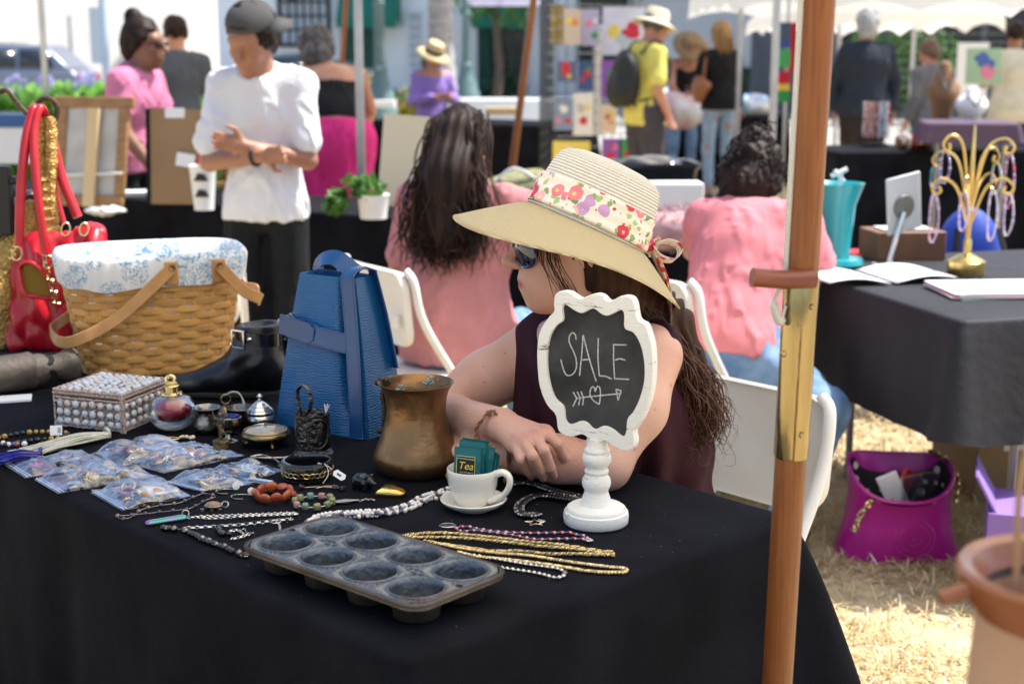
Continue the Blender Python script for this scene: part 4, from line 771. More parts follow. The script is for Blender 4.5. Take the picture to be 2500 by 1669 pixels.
mb = MB(); [mb.tube([(.022, .012, .068), (.0225 + .003 * i, .012, .083 + .002 * (i % 2))], .0008, 5) for i in range(-1, 3)]; mb.build('cord_end', thread, t)
# tongs
t = root('silver_tongs', 'thin tarnished silver sugar tongs lying behind the bangle', 'tongs', T(640, 1125)); o = T(640, 1125)
for nm, P in (('arm', [(612, 1117), (640, 1113), (668, 1122), (684, 1134)]), ('arm', [(612, 1117), (650, 1120), (700, 1119), (735, 1116)])): MB().tube(catmull([T(*x, .004) - o for x in P], 6), [.0022] * 12 + [.0028] * 7, 7, flat=1.7).build(nm, silver, t)
MB().tube(catmull([T(684, 1134, .006) - o, T(690, 1140, .004) - o, T(680, 1136, .002) - o], 5), .0024, 7).build('claw', silver, t)
# bangle with gold chain, price tag
p = T(751, 1166); t = root('black_bangle', 'glossy black bangle with gold chain band and price tag', 'bangle', p); BR = .0405; lac = M('black_lacquer', (.006, .006, .007), .1, coat=.8)
MB().lathe([(BR - .004, 0), (BR - .001, 0), (BR + .001, .006), (BR + .0015, .015), (BR + .001, .026), (BR - .001, .032), (BR - .004, .032), (BR - .005, .03), (BR - .005, .002), (BR - .004, 0)], 64).build('band', lac, t)
mb = MB()
for zz in (.0035, .0285):
    for a in np.arange(0, 2 * PI, .055): mb.tube([((BR + .0003) * math.cos(a), (BR + .0003) * math.sin(a), zz - .0013), ((BR + .0006) * math.cos(a), (BR + .0006) * math.sin(a), zz + .0013)], .0006, 4)
mb.build('gold_notches', goldm, t); mb = MB(); nl = 30
for k in range(nl): a = k * 2 * PI / nl; R = frame((math.cos(a), math.sin(a), 0), (-math.sin(a), math.cos(a), .25 * (-1) ** k)); mb.torus(((BR + .0018) * math.cos(a), (BR + .0018) * math.sin(a), .0145), .0052, .0010, 14, 5, R=R, sy=.72)
mb.build('gold_chain', goldm, t)
o = p; mb = MB().tube(catmull([np.array([.020, -.018, .030]), np.array([.034, -.026, .030]), np.array([.038, -.030, .015]), np.array([.030, -.036, .002])], 6), .0007, 5).tube(catmull([np.array([.020, -.018, .031]), np.array([.036, -.022, .027]), np.array([.044, -.026, .022])], 6), .0006, 5); mb.build('tag_string', thread, t)
R = rot(.75, .25, -.75); MB().prism([(-.004, -.006), (.017, -.006), (.021, 0), (.017, .006), (-.004, .006), (-.008, 0)], .0006, c=(.052, -.028, .016), R=R).build('price_tag', papert, t); MB().box(np.array([.052, -.028, .016]) + R @ np.array([.006, 0, .0009]), (.010, .003, .0002), R=R).build('tag_print', inkm, t)
# pig
p = T(884, 1196); t = root('black_pig', 'small polished black stone pig figure', 'figurine', p); R = rot(0, 0, -.55); b = Body(); w3 = lambda x, y, z: R @ np.array([x, y, z])
b.ell(w3(0, 0, .0165), (.0165, .0118, .0125), .004, R).ell(w3(.0135, 0, .0175), (.0085, .0082, .0088), .005, R).cap(w3(.019, 0, .0155), w3(.0245, 0, .0145), .0045, .0038, .003)
for sx_ in (-1, 1):
    for sy_ in (-1, 1): b.cap(w3(sx_ * .0095, sy_ * .0065, .012), w3(sx_ * .0105, sy_ * .007, .0035), .0042, .0034, .004)
for sy_ in (-1, 1): b.cap(w3(.0125, sy_ * .006, .024), w3(.016, sy_ * .008, .027), .0028, .0012, .003)
skin('body', *b.mesh(.0009, pad=.004), jet, t, smooth=1)
# gold heart
p = T(949, 1209); t = root('gold_heart', 'polished brass heart shaped box', 'heart', p); a = np.linspace(0, 2 * PI, 90, endpoint=False)
hx_ = 16 * np.sin(a) ** 3; hy_ = 13 * np.cos(a) - 5 * np.cos(2 * a) - 2 * np.cos(3 * a) - np.cos(4 * a); H2 = np.c_[hx_, hy_ + 2] * .00165; R2 = rot(0, 0, -.95); H2 = H2 @ R2[:2, :2].T
G = [np.c_[H2 * s_, np.full(len(a), z)] for s_, z in ((.93, 0), (1, .003), (1, .007), (.95, .0095), (.8, .012), (.55, .0138), (.25, .0147), (.02, .015))]
MB().sheet(G, cv=True).build('heart_body', M('polished_gold_brass', (.72, .53, .18), .2, 1, col2=(.58, .41, .12), scale=25, roughvar=.08, bump=.06, bscale=60), t)
# ---- pearls: five strands lying together
pts = Z2([(470, 1130), (600, 1090), (800, 1065), (1000, 1060), (1180, 1010), (1330, 950), (1420, 920), (1500, 900)]); o = T(930, 1250); t = root('pearl_necklace', 'multi-strand white and grey pearl necklace behind the muffin tin', 'necklace', o, 'necklaces laid out on the table'); c0 = path(pts, .004, 6); sd_ = np.cross(np.gradient(c0, axis=0), (0, 0, 1)); sd_ /= np.linalg.norm(sd_, axis=1, keepdims=True); ss = np.linspace(0, 1, len(c0))
for k in range(5):
    off = (k - 2) * .0062 * (.75 + .25 * np.sin(ss * 9)) + .003 * np.sin(ss * 22 + k * 2); beads(t, o, c0 + sd_ * off[:, None] + np.array([0, 0, .0035 * (k % 2)]), .0066, .0035, [pearlm, pearlm, pearlm, pearld], 'pearl', k, 1.15, .0007)
# ---- stone bracelets
def stone_ring(label, cx, cy, r1, r2, n, mats, size, seed, a0=0, flat=1, tilt=.25, box=False, group='stone bracelets'):
    o = T(cx, cy); t = root('stone_bracelet', label, 'bracelet', o, group); q = np.random.default_rng(seed); ms = [(MB().ell((0, 0, 0), size, 14, 9) if not box else MB().box((0, 0, 0), np.array(size) * 1.75)).mesh('stone', x) for x in mats]
    for i in range(n):
        a = a0 + i * 2 * PI / n; p = (r1 * math.cos(a), r2 * math.sin(a), size[2] * .95 + q.uniform(0, .002)); R = rot(0, 0, math.atan2(r2 * math.cos(a), -r1 * math.sin(a))) @ rot(q.normal(0, tilt), q.normal(0, tilt * .4), 0); s_ = q.uniform(.88, 1.1)
        ob = inst('stone', ms[i % len(mats)], t, p, R, s_)
        if box: md = ob.modifiers.new('b', 'BEVEL'); md.width = .0035; md.segments = 3
    mb = MB(); mb.tube([(r1 * math.cos(a), r2 * math.sin(a), .006) for a in np.linspace(0, 2 * PI, 40, endpoint=False)], .0008, 5, closed=True); mb.build('elastic', thread, t); return t
carn = M('carnelian', (.40, .070, .018), .28, coat=.4, col2=(.24, .03, .012), scale=60, detail=8); carn2 = M('carnelian_pale', (.46, .12, .035), .3, coat=.4, col2=(.30, .05, .02), scale=45, detail=8)
stone_ring('bracelet of polished orange carnelian stones', 669, 1217, .0285, .030, 10, [carn, carn2], (.0104, .0050, .0094), 3, tilt=.4)
agates = [M('agate_green', (.16, .22, .09), .3, coat=.4, col2=(.32, .26, .12), scale=90, detail=8), M('agate_ochre', (.30, .24, .10), .3, coat=.4, col2=(.16, .20, .10), scale=80, detail=8), M('agate_rose', (.36, .16, .14), .3, coat=.4, col2=(.45, .28, .2), scale=80, detail=8), M('agate_teal', (.06, .22, .22), .3, coat=.4, col2=(.28, .30, .16), scale=70, detail=8)]
stone_ring('bracelet of cube cut green, rose and teal agate stones', 766, 1233, .029, .028, 10, agates, (.0066, .0056, .0066), 8, box=True, tilt=.15)
# ---- necklaces, chains
def necklace(name, label, fn, px, py, cat='necklace', group='necklaces laid out on the table'):
    o = T(px, py); t = root(name, label, cat, o, group); fn(t, o); return t
def f_(t, o):
    P = path(Z1([(862, 1225), (880, 1245), (955, 1238), (1040, 1180), (1165, 1150), (1315, 1130), (1410, 1090), (1500, 1062), (1580, 1085), (1510, 1110), (1400, 1168), (1320, 1182), (1170, 1198), (1080, 1208), (1000, 1215), (940, 1222), (862, 1225)]), .003, 8); mb = MB(); mb.tube(resample(P, .003) - o, .0006, 5); mb.build('wire', silver, t); beads(t, o, P, .0195, .0034, [M('peacock_pearl', (.10, .08, .13), .2, .5, coat=.5), M('bronze_pearl', (.28, .17, .14), .25, .5, coat=.4)], 'pearl', 2)
necklace('pearl_wire_necklace', 'thin wire necklace with spaced dark purple pearls below the plastic bags', f_, 400, 1245)
def f_(t, o):
    P = Z1([(1120, 1270), (1360, 1232)]); c = T(*Z1([(1217, 1262)])[0], .004) - o; a, b_ = T(*P[0]) - o, T(*P[1]) - o; ax_ = nz(b_ - a); b = Body(); L2 = np.linalg.norm(b_ - a) * .5
    b.cap(c - ax_ * L2 * .95, c + ax_ * L2 * .95, .0075, .0085, .002); V, Q = b.mesh(.0014, pad=.004); V[:, 2] = .001 + (V[:, 2] - V[:, 2].min()) * .5
    dich = M('dichroic_glass', (.05, .30, .28), .08, .5, coat=1, col2=(.30, .12, .42), scale=60, stretch=(1, 1, 1), detail=2, contrast=(.42, .55)); skin('pendant', V, Q, dich, t)
    MB().torus(b_ + np.array([0, 0, .005]), .005, .0008, 14, 5, R=rot(1.2, 0, .3)).build('bail', bright, t); mb = MB(); chain_mesh(mb, path(Z1([(1365, 1240), (1430, 1235), (1550, 1245), (1750, 1232), (1960, 1222), (2170, 1213), (2130, 1205), (1900, 1215), (1700, 1222), (1450, 1232)]), .003, 8), o, .0058, .0007, .6); mb.build('chain', bright, t)
necklace('glass_pendant_necklace', 'silver chain with long iridescent blue green glass pendant', f_, 480, 1268)
def f_(t, o): mb = MB(); chain_mesh(mb, path(Z1([(1350, 1315), (1500, 1308), (1750, 1290), (1990, 1262), (2130, 1250)]), .003, 8), o, .0075, .0009, .62); chain_mesh(mb, path(Z1([(2010, 1260), (2045, 1290), (2050, 1325)]), .003, 6), o, .005, .0008, .6); mb.torus(T(*Z1([(2020, 1270)])[0], .004) - o, .0075, .0012, 18, 6); mb.tube([T(*Z1([(2130, 1240)])[0], .004) - o, T(*Z1([(2138, 1265)])[0], .004) - o], .0018, 6); mb.build('chain', bright, t)
necklace('silver_chain_necklace', 'coarse silver link chain with toggle clasp left of the muffin tin', f_, 580, 1280)
def f_(t, o):
    P = path(Z1([(1190, 1310), (1270, 1322), (1340, 1330), (1420, 1360), (1490, 1400), (1600, 1440), (1700, 1480), (1790, 1505)]), .005, 6); beads(t, o, P, .0105, .0048, [jet], 'bead', 1, 1, .0012); beads(t, o, P + np.array([.004, -.005, .001]), .0155, .0044, [jet, silver], 'bead', 4, 1, .002); mb = MB(); chain_mesh(mb, path(Z1([(1760, 1510), (1800, 1520), (1840, 1490)]), .004, 6), o, .006, .0009); mb.tube(resample(P, .004) - o, .0012, 5); mb.build('cord', silver, t)
necklace('black_bead_necklace', 'black bead and silver tube necklace lying left of the muffin tin', f_, 490, 1320)
def f_(t, o): beads(t, o, path(Z1([(1600, 1315), (1615, 1345), (1685, 1360)]), .005, 4), .009, .005, [jet, jet, silver], 'bead', 1, 1, .001); mb = MB(); chain_mesh(mb, path(Z1([(1690, 1335), (1740, 1330), (1790, 1370), (1700, 1395), (1760, 1380), (1820, 1360)]), .004, 6), o, .006, .0009); mb.tube(path(Z1([(1750, 1340), (1790, 1320), (1810, 1350), (1860, 1350)]), .004, 6) - o, .0006, 5); mb.build('hook', bright, t)
necklace('black_bead_earring', 'black bead earring with curled silver wire', f_, 570, 1300, 'earring', 'earrings on the table')
def f_(t, o):
    A = path(Z2([(1530, 1165), (1600, 1150), (1700, 1170), (1850, 1190), (2100, 1200), (2349, 1195)]) + Z3([(1200, 908), (1265, 920), (1310, 955)]), .0025, 6); Bq = path(Z2([(1530, 1165), (1580, 1190), (1650, 1180), (1800, 1195), (1950, 1215), (2100, 1245)]) + Z3([(980, 945), (1110, 942), (1240, 942), (1300, 960)]), .0025, 6)
    for k, P in enumerate((A, Bq)): mb = MB(); mb.tube(resample(P, .004) - o, .0007, 5); mb.build('thread', M('blue_thread', (.05, .10, .35), .4, col2=(.4, .38, .15), scale=150), t); beads(t, o, P, .0117, .0022, [redb], 'red_bead', k); beads(t, o, P + np.array([.003, -.0008, 0]), .0117, .0022, [clearb], 'glass_bead', k + 5)
    MB().lathe([(0, .0008), (.011, .0012), (.012, 0)], 24, sx=1., sy=.75, c=T(1093, 1282, .001) - o).build('disc', M('dark_disc', (.12, .13, .15), .15, 1), t); MB().torus(T(1093, 1282, .0015) - o, .012, .0009, 24, 5, sy=.75).build('disc_rim', bright, t); MB().torus(T(1438, 1318, .003) - o, .005, .0014, 12, 6).build('clasp', bright, t)
necklace('red_bead_necklace', 'thin red and lilac glass bead necklace with oval disc in front of the sign', f_, 1260, 1305)
def f_(t, o):
    mb = MB(); rope_mesh(mb, path(Z3([(-60, 925), (0, 915), (110, 905), (290, 905), (600, 935), (850, 965), (1100, 990), (1350, 1030), (1490, 1045)]), .004, 6), o, .0030, .012, 3, .0013, .008); rope_mesh(mb, path(Z3([(-40, 930), (60, 935), (250, 935), (450, 945), (700, 970), (950, 1000), (1200, 1020), (1400, 1050), (1500, 1060)]), .003, 6), o, .0030, .012, 3, .0013, .008); mb.build('rope', goldm, t)
necklace('gold_rope_necklace', 'doubled twisted gold rope necklace nearest the sign foot', f_, 1260, 1328)
def f_(t, o): mb = MB(); rope_mesh(mb, path(Z3([(100, 960), (240, 985), (450, 1015), (600, 1035), (800, 1035), (1000, 1055), (1200, 1055), (1350, 1060), (1490, 1065)]), .003, 6), o, .0030, .012, 3, .0012, .008); mb.build('rope', goldm, t)
necklace('gold_twist_chain', 'single twisted gold chain in the middle of the gold necklaces', f_, 1260, 1345)
def f_(t, o): mb = MB(); rope_mesh(mb, path(Z3([(180, 975), (350, 1010), (600, 1045), (850, 1065), (1050, 1095), (1250, 1125), (1450, 1150), (1560, 1160), (1590, 1172), (1560, 1188), (1450, 1190), (1300, 1180), (1150, 1155), (950, 1125), (700, 1095), (500, 1075), (350, 1040)]), .003, 6), o, .0021, .0075, 3, .0013); mb.build('rope', M('pale_gold', (.74, .58, .32), .28, 1), t)
necklace('gold_box_chain', 'pale gold braided chain looping farthest toward the table corner', f_, 1300, 1370)
def f_(t, o):
    P = path(Z3([(400, 1055), (560, 1080), (700, 1105), (850, 1130), (1000, 1150), (1090, 1165), (1140, 1195), (1120, 1220), (1060, 1228), (950, 1200), (800, 1175), (660, 1155), (560, 1140)]), .003, 6); beads(t, o, P, .0076, .0031, [M('silver_bead', (.66, .62, .54), .2, 1)], 'bead', 3); mb = MB(); mb.tube(resample(P, .004) - o, .0012, 5); mb.ell(T(*Z3([(1135, 1195)])[0], .004) - o, (.004, .006, .004), 10, 7); mb.build('cord', silver, t)
necklace('silver_ball_necklace', 'silver ball bead necklace curling beside the muffin tin', f_, 1290, 1390)
def f_(t, o):
    P = path(Z3([(735, 545), (800, 535), (900, 540), (990, 570), (1080, 600), (1200, 625), (1255, 645), (1200, 655), (1100, 640), (1000, 625), (920, 630), (850, 660), (800, 710), (820, 760), (900, 770), (940, 760)]), .005, 6); sd_ = np.cross(np.gradient(P, axis=0), (0, 0, 1)); sd_ /= np.linalg.norm(sd_, axis=1, keepdims=True) + 1e-9
    for k in range(4): beads(t, o, P + sd_ * (k - 1.5) * .0042, .0056, .0028, [[jet, jet, jet, silver], [jet, jet], [jet, jet, jet, bright], [M('steel_bead', (.25, .27, .32), .15, 1), jet]][k], 'bead', k)
    mb = MB(); mb.tube(P - o, .0035, 6); mb.build('cord', jet, t); st = []
    c = T(*Z3([(920, 825)])[0], .002) - o
    for i in range(10): r = .0155 if i % 2 == 0 else .0065; a = .4 + i * PI / 5; st.append(c + np.array([r * math.cos(a), r * math.sin(a), 0]))
    MB().tube(np.array(st), .0011, 6, closed=True).tube(catmull([c + np.array(v) for v in ((.004, .012, .001), (.014, .002, .001), (.004, -.010, .001))], 6), np.interp(np.linspace(0, 1, 13), [0, .5, 1], [.0005, .002, .0005]), 6).build('star', M('star_silver', (.7, .62, .5), .25, 1), t)
necklace('star_necklace', 'thick black beaded necklace with silver star and moon clasp', f_, 1310, 1230)
# small pieces
def small(name, label, px, py, cat, fn, group=None): o = T(px, py); t = root(name, label, cat, o, group); fn(t, o); return t
def f_(t, o): MB().ell((0, 0, .007), (.0135, .009, .006), 9, 6).build('stone', M('honey_stone', (.30, .19, .09), .3, coat=.4, col2=(.2, .12, .06), scale=80), t); MB().torus((0, 0, .006), .0128, .0016, 24, 6, sy=.74).torus((.0165, .006, .006), .0052, .0013, 14, 5, R=rot(.8, 0, 0)).build('setting', silver, t); m2 = MB(); [m2.lathe([(0, .005), (.0034, .004), (.0038, 0)], 12, (x, -.009, 0)) for x in (-.015, 0, .012)]; m2.build('beads', silver, t)
small('stone_pendant', 'honey coloured stone pendant in silver setting', 521, 1243, 'pendant', f_)
for i, (x, y, lb) in enumerate(((553, 1204, 'left'), (590, 1217, 'right'))):
    def f_(t, o):
        a = np.linspace(.6, 5.0, 26); P = np.c_[.016 * np.cos(a), .016 * np.sin(a) * .75, .003 + .0 * a]; MB().tube(P, .0013, 6).build('hoop', silver, t); ms = [MB().ell((0, 0, 0), .0014, 6, 4).mesh('stone', M('gem%d' % k, c, .1, coat=.5)) for k, c in enumerate(((.02, .25, .08), (.6, .5, .05), (.03, .08, .5), (.5, .2, .02)))]
        for k in range(9): inst('stone', ms[k % 4], t, tuple(P[9 + k * 1] + np.array([0, -.0008, .0012])))
        MB().lathe([(0, 0), (.0062, .0006), (.0062, .0012), (0, .002)], 16, c=(.0125, .014, .008), R=rot(1.2, 0, .6)).build('post_disc', M('clear_plastic', (.6, .62, .62), .15, coat=.5), t)
    small('hoop_earring', 'thin silver hoop earring with coloured stones, %s of the pair' % lb, x, y, 'earring', f_, 'earrings on the table')
def f_(t, o):
    ms = MB().box((0, 0, .003), (.0042, .009, .006)).mesh('stone', M('ice_glass', (.40, .46, .52), .08, coat=1)); R = rot(0, 0, -.45)
    for k in range(9): inst('stone', ms, t, tuple(R @ np.array([(k - 4) * .005, 0, .001])), R)
    MB().box((0, 0, .001), (.047, .011, .002), R=R).build('setting', bright, t)
small('crystal_bar', 'short bar of clear baguette crystals beside the orange bracelet', 636, 1180, 'brooch', f_)
def f_(t, o):
    for k, (dx, dy) in enumerate(((-.024, .004), (.03, .004), (.042, -.004))): MB().box((dx, dy, .004), (.009, .009, .007), R=rot(.2, .3, .4 + k)).build('cube', M('dark_gem', (.05, .035, .035), .12, .4, coat=.6), t, bevel=.0012)
    MB().tube(catmull([(-.02, .004, .003), (.0, .008, .003), (.02, .002, .004), (.045, .0, .003)], 5), .0008, 5).tube(catmull([(.0, .0, .003), (.018, .006, .005), (.04, .004, .003)], 5), .0008, 5).build('wire', silver, t)
small('cube_earring', 'dark cube earrings on silver wire behind the agate bracelet', 772, 1196, 'earring', f_, 'earrings on the table')
def f_(t, o):
    MB().prism([(-.02, -.006), (.0, -.009), (.022, .001), (.0, .008), (-.018, .004)], .0012, c=(0, 0, .002), R=rot(0, 0, .2)).build('leaf', M('frosted_silver', (.5, .54, .54), .4, .6), t); m2 = MB(); chain_mesh(m2, np.array([[.018, .002, .002], [.03, .006, .003], [.042, .004, .003]]), np.zeros(3), .005, .0008); m2.tube(catmull([(-.024, -.012, .003), (0, -.009, .004), (.02, .0, .004)], 4), .0012, 5); m2.build('chain', silver, t)
small('leaf_earring', 'frosted silver leaf earring behind the pearls', 845, 1226, 'earring', f_, 'earrings on the table')
def f_(t, o):
    m2 = MB(); q = np.random.default_rng(3)
    for k in range(16): m2.ell((q.uniform(-.002, .026), q.uniform(-.005, .005), q.uniform(.003, .008)), q.uniform(.002, .0042), 8, 5)
    m2.build('cluster', M('champagne_pearl', (.72, .62, .42), .2, .3, coat=.5), t); MB().tube(catmull([(-.03, .002, .003), (-.02, .006, .004), (0, .004, .003), (-.01, -.004, .003), (-.026, -.003, .003)], 5), .0016, 6).build('clasp', goldm, t)
small('pearl_brooch', 'gold brooch with a cluster of champagne beads in front of the glass lighter', 442, 1075, 'brooch', f_)
def f_(t, o):
    P = path(Z1([(-60, 660), (60, 640), (200, 615), (330, 610), (450, 610), (505, 630), (440, 655), (330, 665), (200, 680), (60, 705), (-60, 720)]), .005, 6); beads(t, o, P, .0115, .0048, [jet, jet, jet, jet, M('amber_bead', (.45, .25, .05), .2, coat=.4)], 'bead', 4); beads(t, o, path(Z1([(-30, 690), (60, 700), (120, 705), (170, 695)]), .006, 5), .009, .005, [M('multi_bead', (.1, .08, .3), .2, coat=.4), pearlm, M('copper_bead', (.35, .14, .08), .3, .5), redb], 'charm', 8, 1, .003); mb = MB(); chain_mesh(mb, path(Z1([(290, 695), (400, 670), (500, 640)]), .003, 5), o, .007, .001); mb.build('chain', oldbrass, t)
    R = rot(1.15, 0, .2); c = T(137, 1050, .014) - o; MB().box(c, (.021, .018, .0005), R=R).build('price_tag', papert, t); m2 = MB(); [m2.box(c + R @ np.array([.003 + k * .0012, .0, .0005]), (.0005, .010, .0002), R=R) for k in range(5)]; m2.build('tag_print', inkm, t)
necklace('black_cluster_necklace', 'black bead necklace with amber accents and white price tag at the left table edge', f_, 80, 1075)
def tassel(name, label, P0_, P1_, n, mat, wd0, wd1, seed, r=.0014):
    q = np.random.default_rng(seed); o = T(*P0_); t = root(name, label, 'tassel', o, 'bead tassels'); a, b_ = T(*P0_, .006), T(*P1_, .004); dv = b_ - a; sd_ = nz(np.cross(dv, (0, 0, 1))); mb = MB()
    for i in range(n):
        u = q.uniform(-1, 1); P = catmull([a + sd_ * u * wd0 + (0, 0, q.uniform(0, .008)), a + dv * .35 + sd_ * u * (wd0 * .5 + wd1 * .5) + (0, 0, q.uniform(.004, .014)), a + dv * .7 + sd_ * u * wd1 + (0, 0, q.uniform(0, .008)), a + dv * q.uniform(.9, 1.08) + sd_ * u * wd1 * 1.15 + q.normal(0, .004) * sd_], 10) - o
        s_ = resample(P, .0016); rr_ = r * (1 + .28 * np.cos(np.arange(len(s_)) * PI)); mb.tube(s_, rr_, 5)
    mb.build('bead_strands', mat, t); MB().torus((0, 0, .006), .009, .0035, 16, 8, R=frame(dv)).build('knot', mat, t)
tassel('bead_tassel', 'tassel of cream seed bead strands', (262, 1066), (55, 1108), 46, M('cream_seed_bead', (.50, .48, .38), .35, col2=(.62, .60, .50), scale=300, coat=.2), .010, .030, 2)
tassel('bead_tassel', 'tassel of cobalt blue seed bead strands at the left table edge', (100, 1116), (-40, 1128), 40, M('blue_seed_bead', (.008, .008, .22), .25, coat=.4), .016, .030, 5, .0012)
# ---- clear plastic bags of jewelry
film = bpy.data.materials.new('clear_film'); film.use_nodes = True; nt = film.node_tree; nt.nodes.remove(nt.nodes['Principled BSDF']); FN = nt.nodes.new; tr_ = FN('ShaderNodeBsdfTransparent'); tr_.inputs[0].default_value = (.93, .95, .98, 1); gl = FN('ShaderNodeBsdfGlossy'); gl.inputs['Roughness'].default_value = .09; gl.inputs[0].default_value = (.95, .97, 1, 1)
lw = FN('ShaderNodeLayerWeight'); lw.inputs[0].default_value = .36; nz1 = FN('ShaderNodeTexNoise'); nz1.inputs['Scale'].default_value = 55; nz1.inputs['Detail'].default_value = 5; bm = FN('ShaderNodeBump'); bm.inputs['Strength'].default_value = .55; bm.inputs['Distance'].default_value = .004; tcx = FN('ShaderNodeTexCoord')
mr = FN('ShaderNodeMapRange'); mr.inputs[3].default_value = .03; mr.inputs[4].default_value = .85; mxs = FN('ShaderNodeMixShader'); dfu = FN('ShaderNodeBsdfTranslucent'); dfu.inputs[0].default_value = (.8, .84, .9, 1); m2x = FN('ShaderNodeMixShader'); m2x.inputs[0].default_value = .05
for a, b_ in ((tcx.outputs['Object'], nz1.inputs[0]), (nz1.outputs[0], bm.inputs['Height']), (bm.outputs[0], gl.inputs['Normal']), (bm.outputs[0], lw.inputs['Normal']), (lw.outputs['Facing'], mr.inputs[0]), (mr.outputs[0], mxs.inputs[0]), (tr_.outputs[0], mxs.inputs[1]), (gl.outputs[0], mxs.inputs[2]), (mxs.outputs[0], m2x.inputs[1]), (dfu.outputs[0], m2x.inputs[2]), (m2x.outputs[0], nt.nodes['Material Output'].inputs[0])): nt.links.new(a, b_)
lblm = M('bag_label_paper', (.66, .67, .70), .7, col2=(.50, .50, .55), scale=120, detail=2)
def zipbag(label, quad, puff, seed, cont, lab=None, zipend=0):
    C = [T(*p, .001) for p in quad]; o = np.mean(C, 0); q = np.random.default_rng(seed); t = root('plastic_bag', label, 'plastic bag', o, 'clear bags of jewelry'); C = [c - o for c in C]; nu, nv = 44, 26; P = np.zeros((nu, nv, 3))
    for i in range(nu):
        for j in range(nv): u, v = i / (nu - 1), j / (nv - 1); P[i, j] = C[0] * (1 - u) * (1 - v) + C[1] * (1 - u) * v + C[2] * u * v + C[3] * u * (1 - v)
    u = np.linspace(0, 1, nu)[:, None]; v = np.linspace(0, 1, nv)[None]; env = np.minimum(1, np.minimum(u, 1 - u) * 3.2) ** .8 * np.minimum(1, np.minimum(v, 1 - v) * 4) ** .8; F_ = P.reshape(-1, 3)
    cr = (1 - np.abs(wob(F_, 48, seed, 2)).reshape(nu, nv)) ; cr2 = np.abs(wob(F_ * np.array([1, 1, 0]), 110, seed + 1, 2)).reshape(nu, nv); h = puff * env * (.55 + .45 * cr) + .006 * cr2 * np.minimum(1, env * 3) + .002 + .004 * np.abs(wob(F_, 70, seed + 3, 1)).reshape(nu, nv) * (1 - env); top = P.copy(); top[..., 2] = h; bot = P.copy(); bot[..., 2] = .0008
    mb = MB(); mb.sheet(top); mb.sheet(bot[:, ::-1]); mb.build('film', film, t, sharp=0)
    if zipend is not None:
        zc = [C[0], C[1]] if zipend == 0 else [C[3], C[2]]; m2 = MB()
        for k in range(2): e = (o * 0 + (C[3] - C[0] if zipend == 0 else C[0] - C[3])) * (.03 + .04 * k); m2.tube([zc[0] + e + (0, 0, .003), zc[1] + e + (0, 0, .003)], .0011, 5)
        m2.build('zip_strip', M('zip_plastic', (.62, .68, .78), .25, coat=.4), t)
    if lab:
        u0, v0, wu, wv = lab; q4 = [C[0] * (1 - a) * (1 - b_) + C[1] * (1 - a) * b_ + C[2] * a * b_ + C[3] * a * (1 - b_) for a, b_ in ((u0, v0), (u0 + wu, v0), (u0 + wu, v0 + wv), (u0, v0 + wv))]; MB().add([p + np.array([0, 0, .0028 + .002 * k]) for k, p in enumerate(q4)], [(0, 1, 2, 3)]).build('paper_label', lblm, t, solid=.0004)
    for k in range(cont):
        a, b_ = q.uniform(.2, .8), q.uniform(.22, .78); p = C[0] * (1 - a) * (1 - b_) + C[1] * (1 - a) * b_ + C[2] * a * b_ + C[3] * a * (1 - b_); m2 = MB(); ty = q.integers(4); mt = [goldm, silver, oldbrass, M('copper_bead', (.35, .14, .08), .3, .5), bright, M('red_bead', (.42, .01, .03), .2), M('amber_bead', (.45, .25, .05), .2)][q.integers(7)]
        if ty == 0: m2.torus(p + (0, 0, .006), .011, .003, 16, 6, R=rot(*q.normal(0, .4, 3)))
        elif ty == 1: m2.ell(p + (0, 0, .006), (.009, .009, .004), 12, 7, R=rot(*q.normal(0, .4, 3)))
        elif ty == 2: chain_mesh(m2, np.array([p + q.normal(0, .012, 3) * (1, 1, .1) + (0, 0, .005) for _ in range(5)]), np.zeros(3), .006, .001)
        else: [m2.ell(p + q.normal(0, .006, 3) * (1, 1, .3) + (0, 0, .006), .0032, 8, 5) for _ in range(7)]
        m2.build('trinket', mt, t)
zipbag('clear plastic bag with red trinkets at the far left of the bags', [(8, 1134), (62, 1168), (278, 1137), (200, 1103)], .010, 1, 7, (.55, .2, .3, .4))
zipbag('large puffed clear plastic bag holding brass pieces behind the others', [(222, 1108), (288, 1142), (475, 1112), (395, 1068)], .024, 2, 10, (.6, .3, .3, .4), None)
zipbag('clear plastic bag full of gold coloured earrings in the middle of the bags', [(300, 1128), (400, 1156), (606, 1112), (480, 1092)], .022, 3, 16, (.62, .2, .3, .5), None)
zipbag('clear plastic bag of mixed metal trinkets, second from the left', [(84, 1172), (142, 1206), (386, 1164), (270, 1138)], .018, 4, 13, (.62, .15, .3, .5))
zipbag('clear plastic bag with paper label nearest the table front', [(221, 1204), (298, 1248), (466, 1212), (384, 1166)], .016, 5, 7, (.42, .15, .5, .7))
zipbag('clear plastic bag with silvery contents right of the middle', [(402, 1181), (492, 1202), (622, 1182), (500, 1147)], .014, 6, 6, (.35, .2, .45, .5))
zipbag('flat clear plastic bag beside the black bangle', [(518, 1150), (606, 1180), (690, 1150), (598, 1127)], .008, 7, 4, (.3, .15, .5, .7), None)
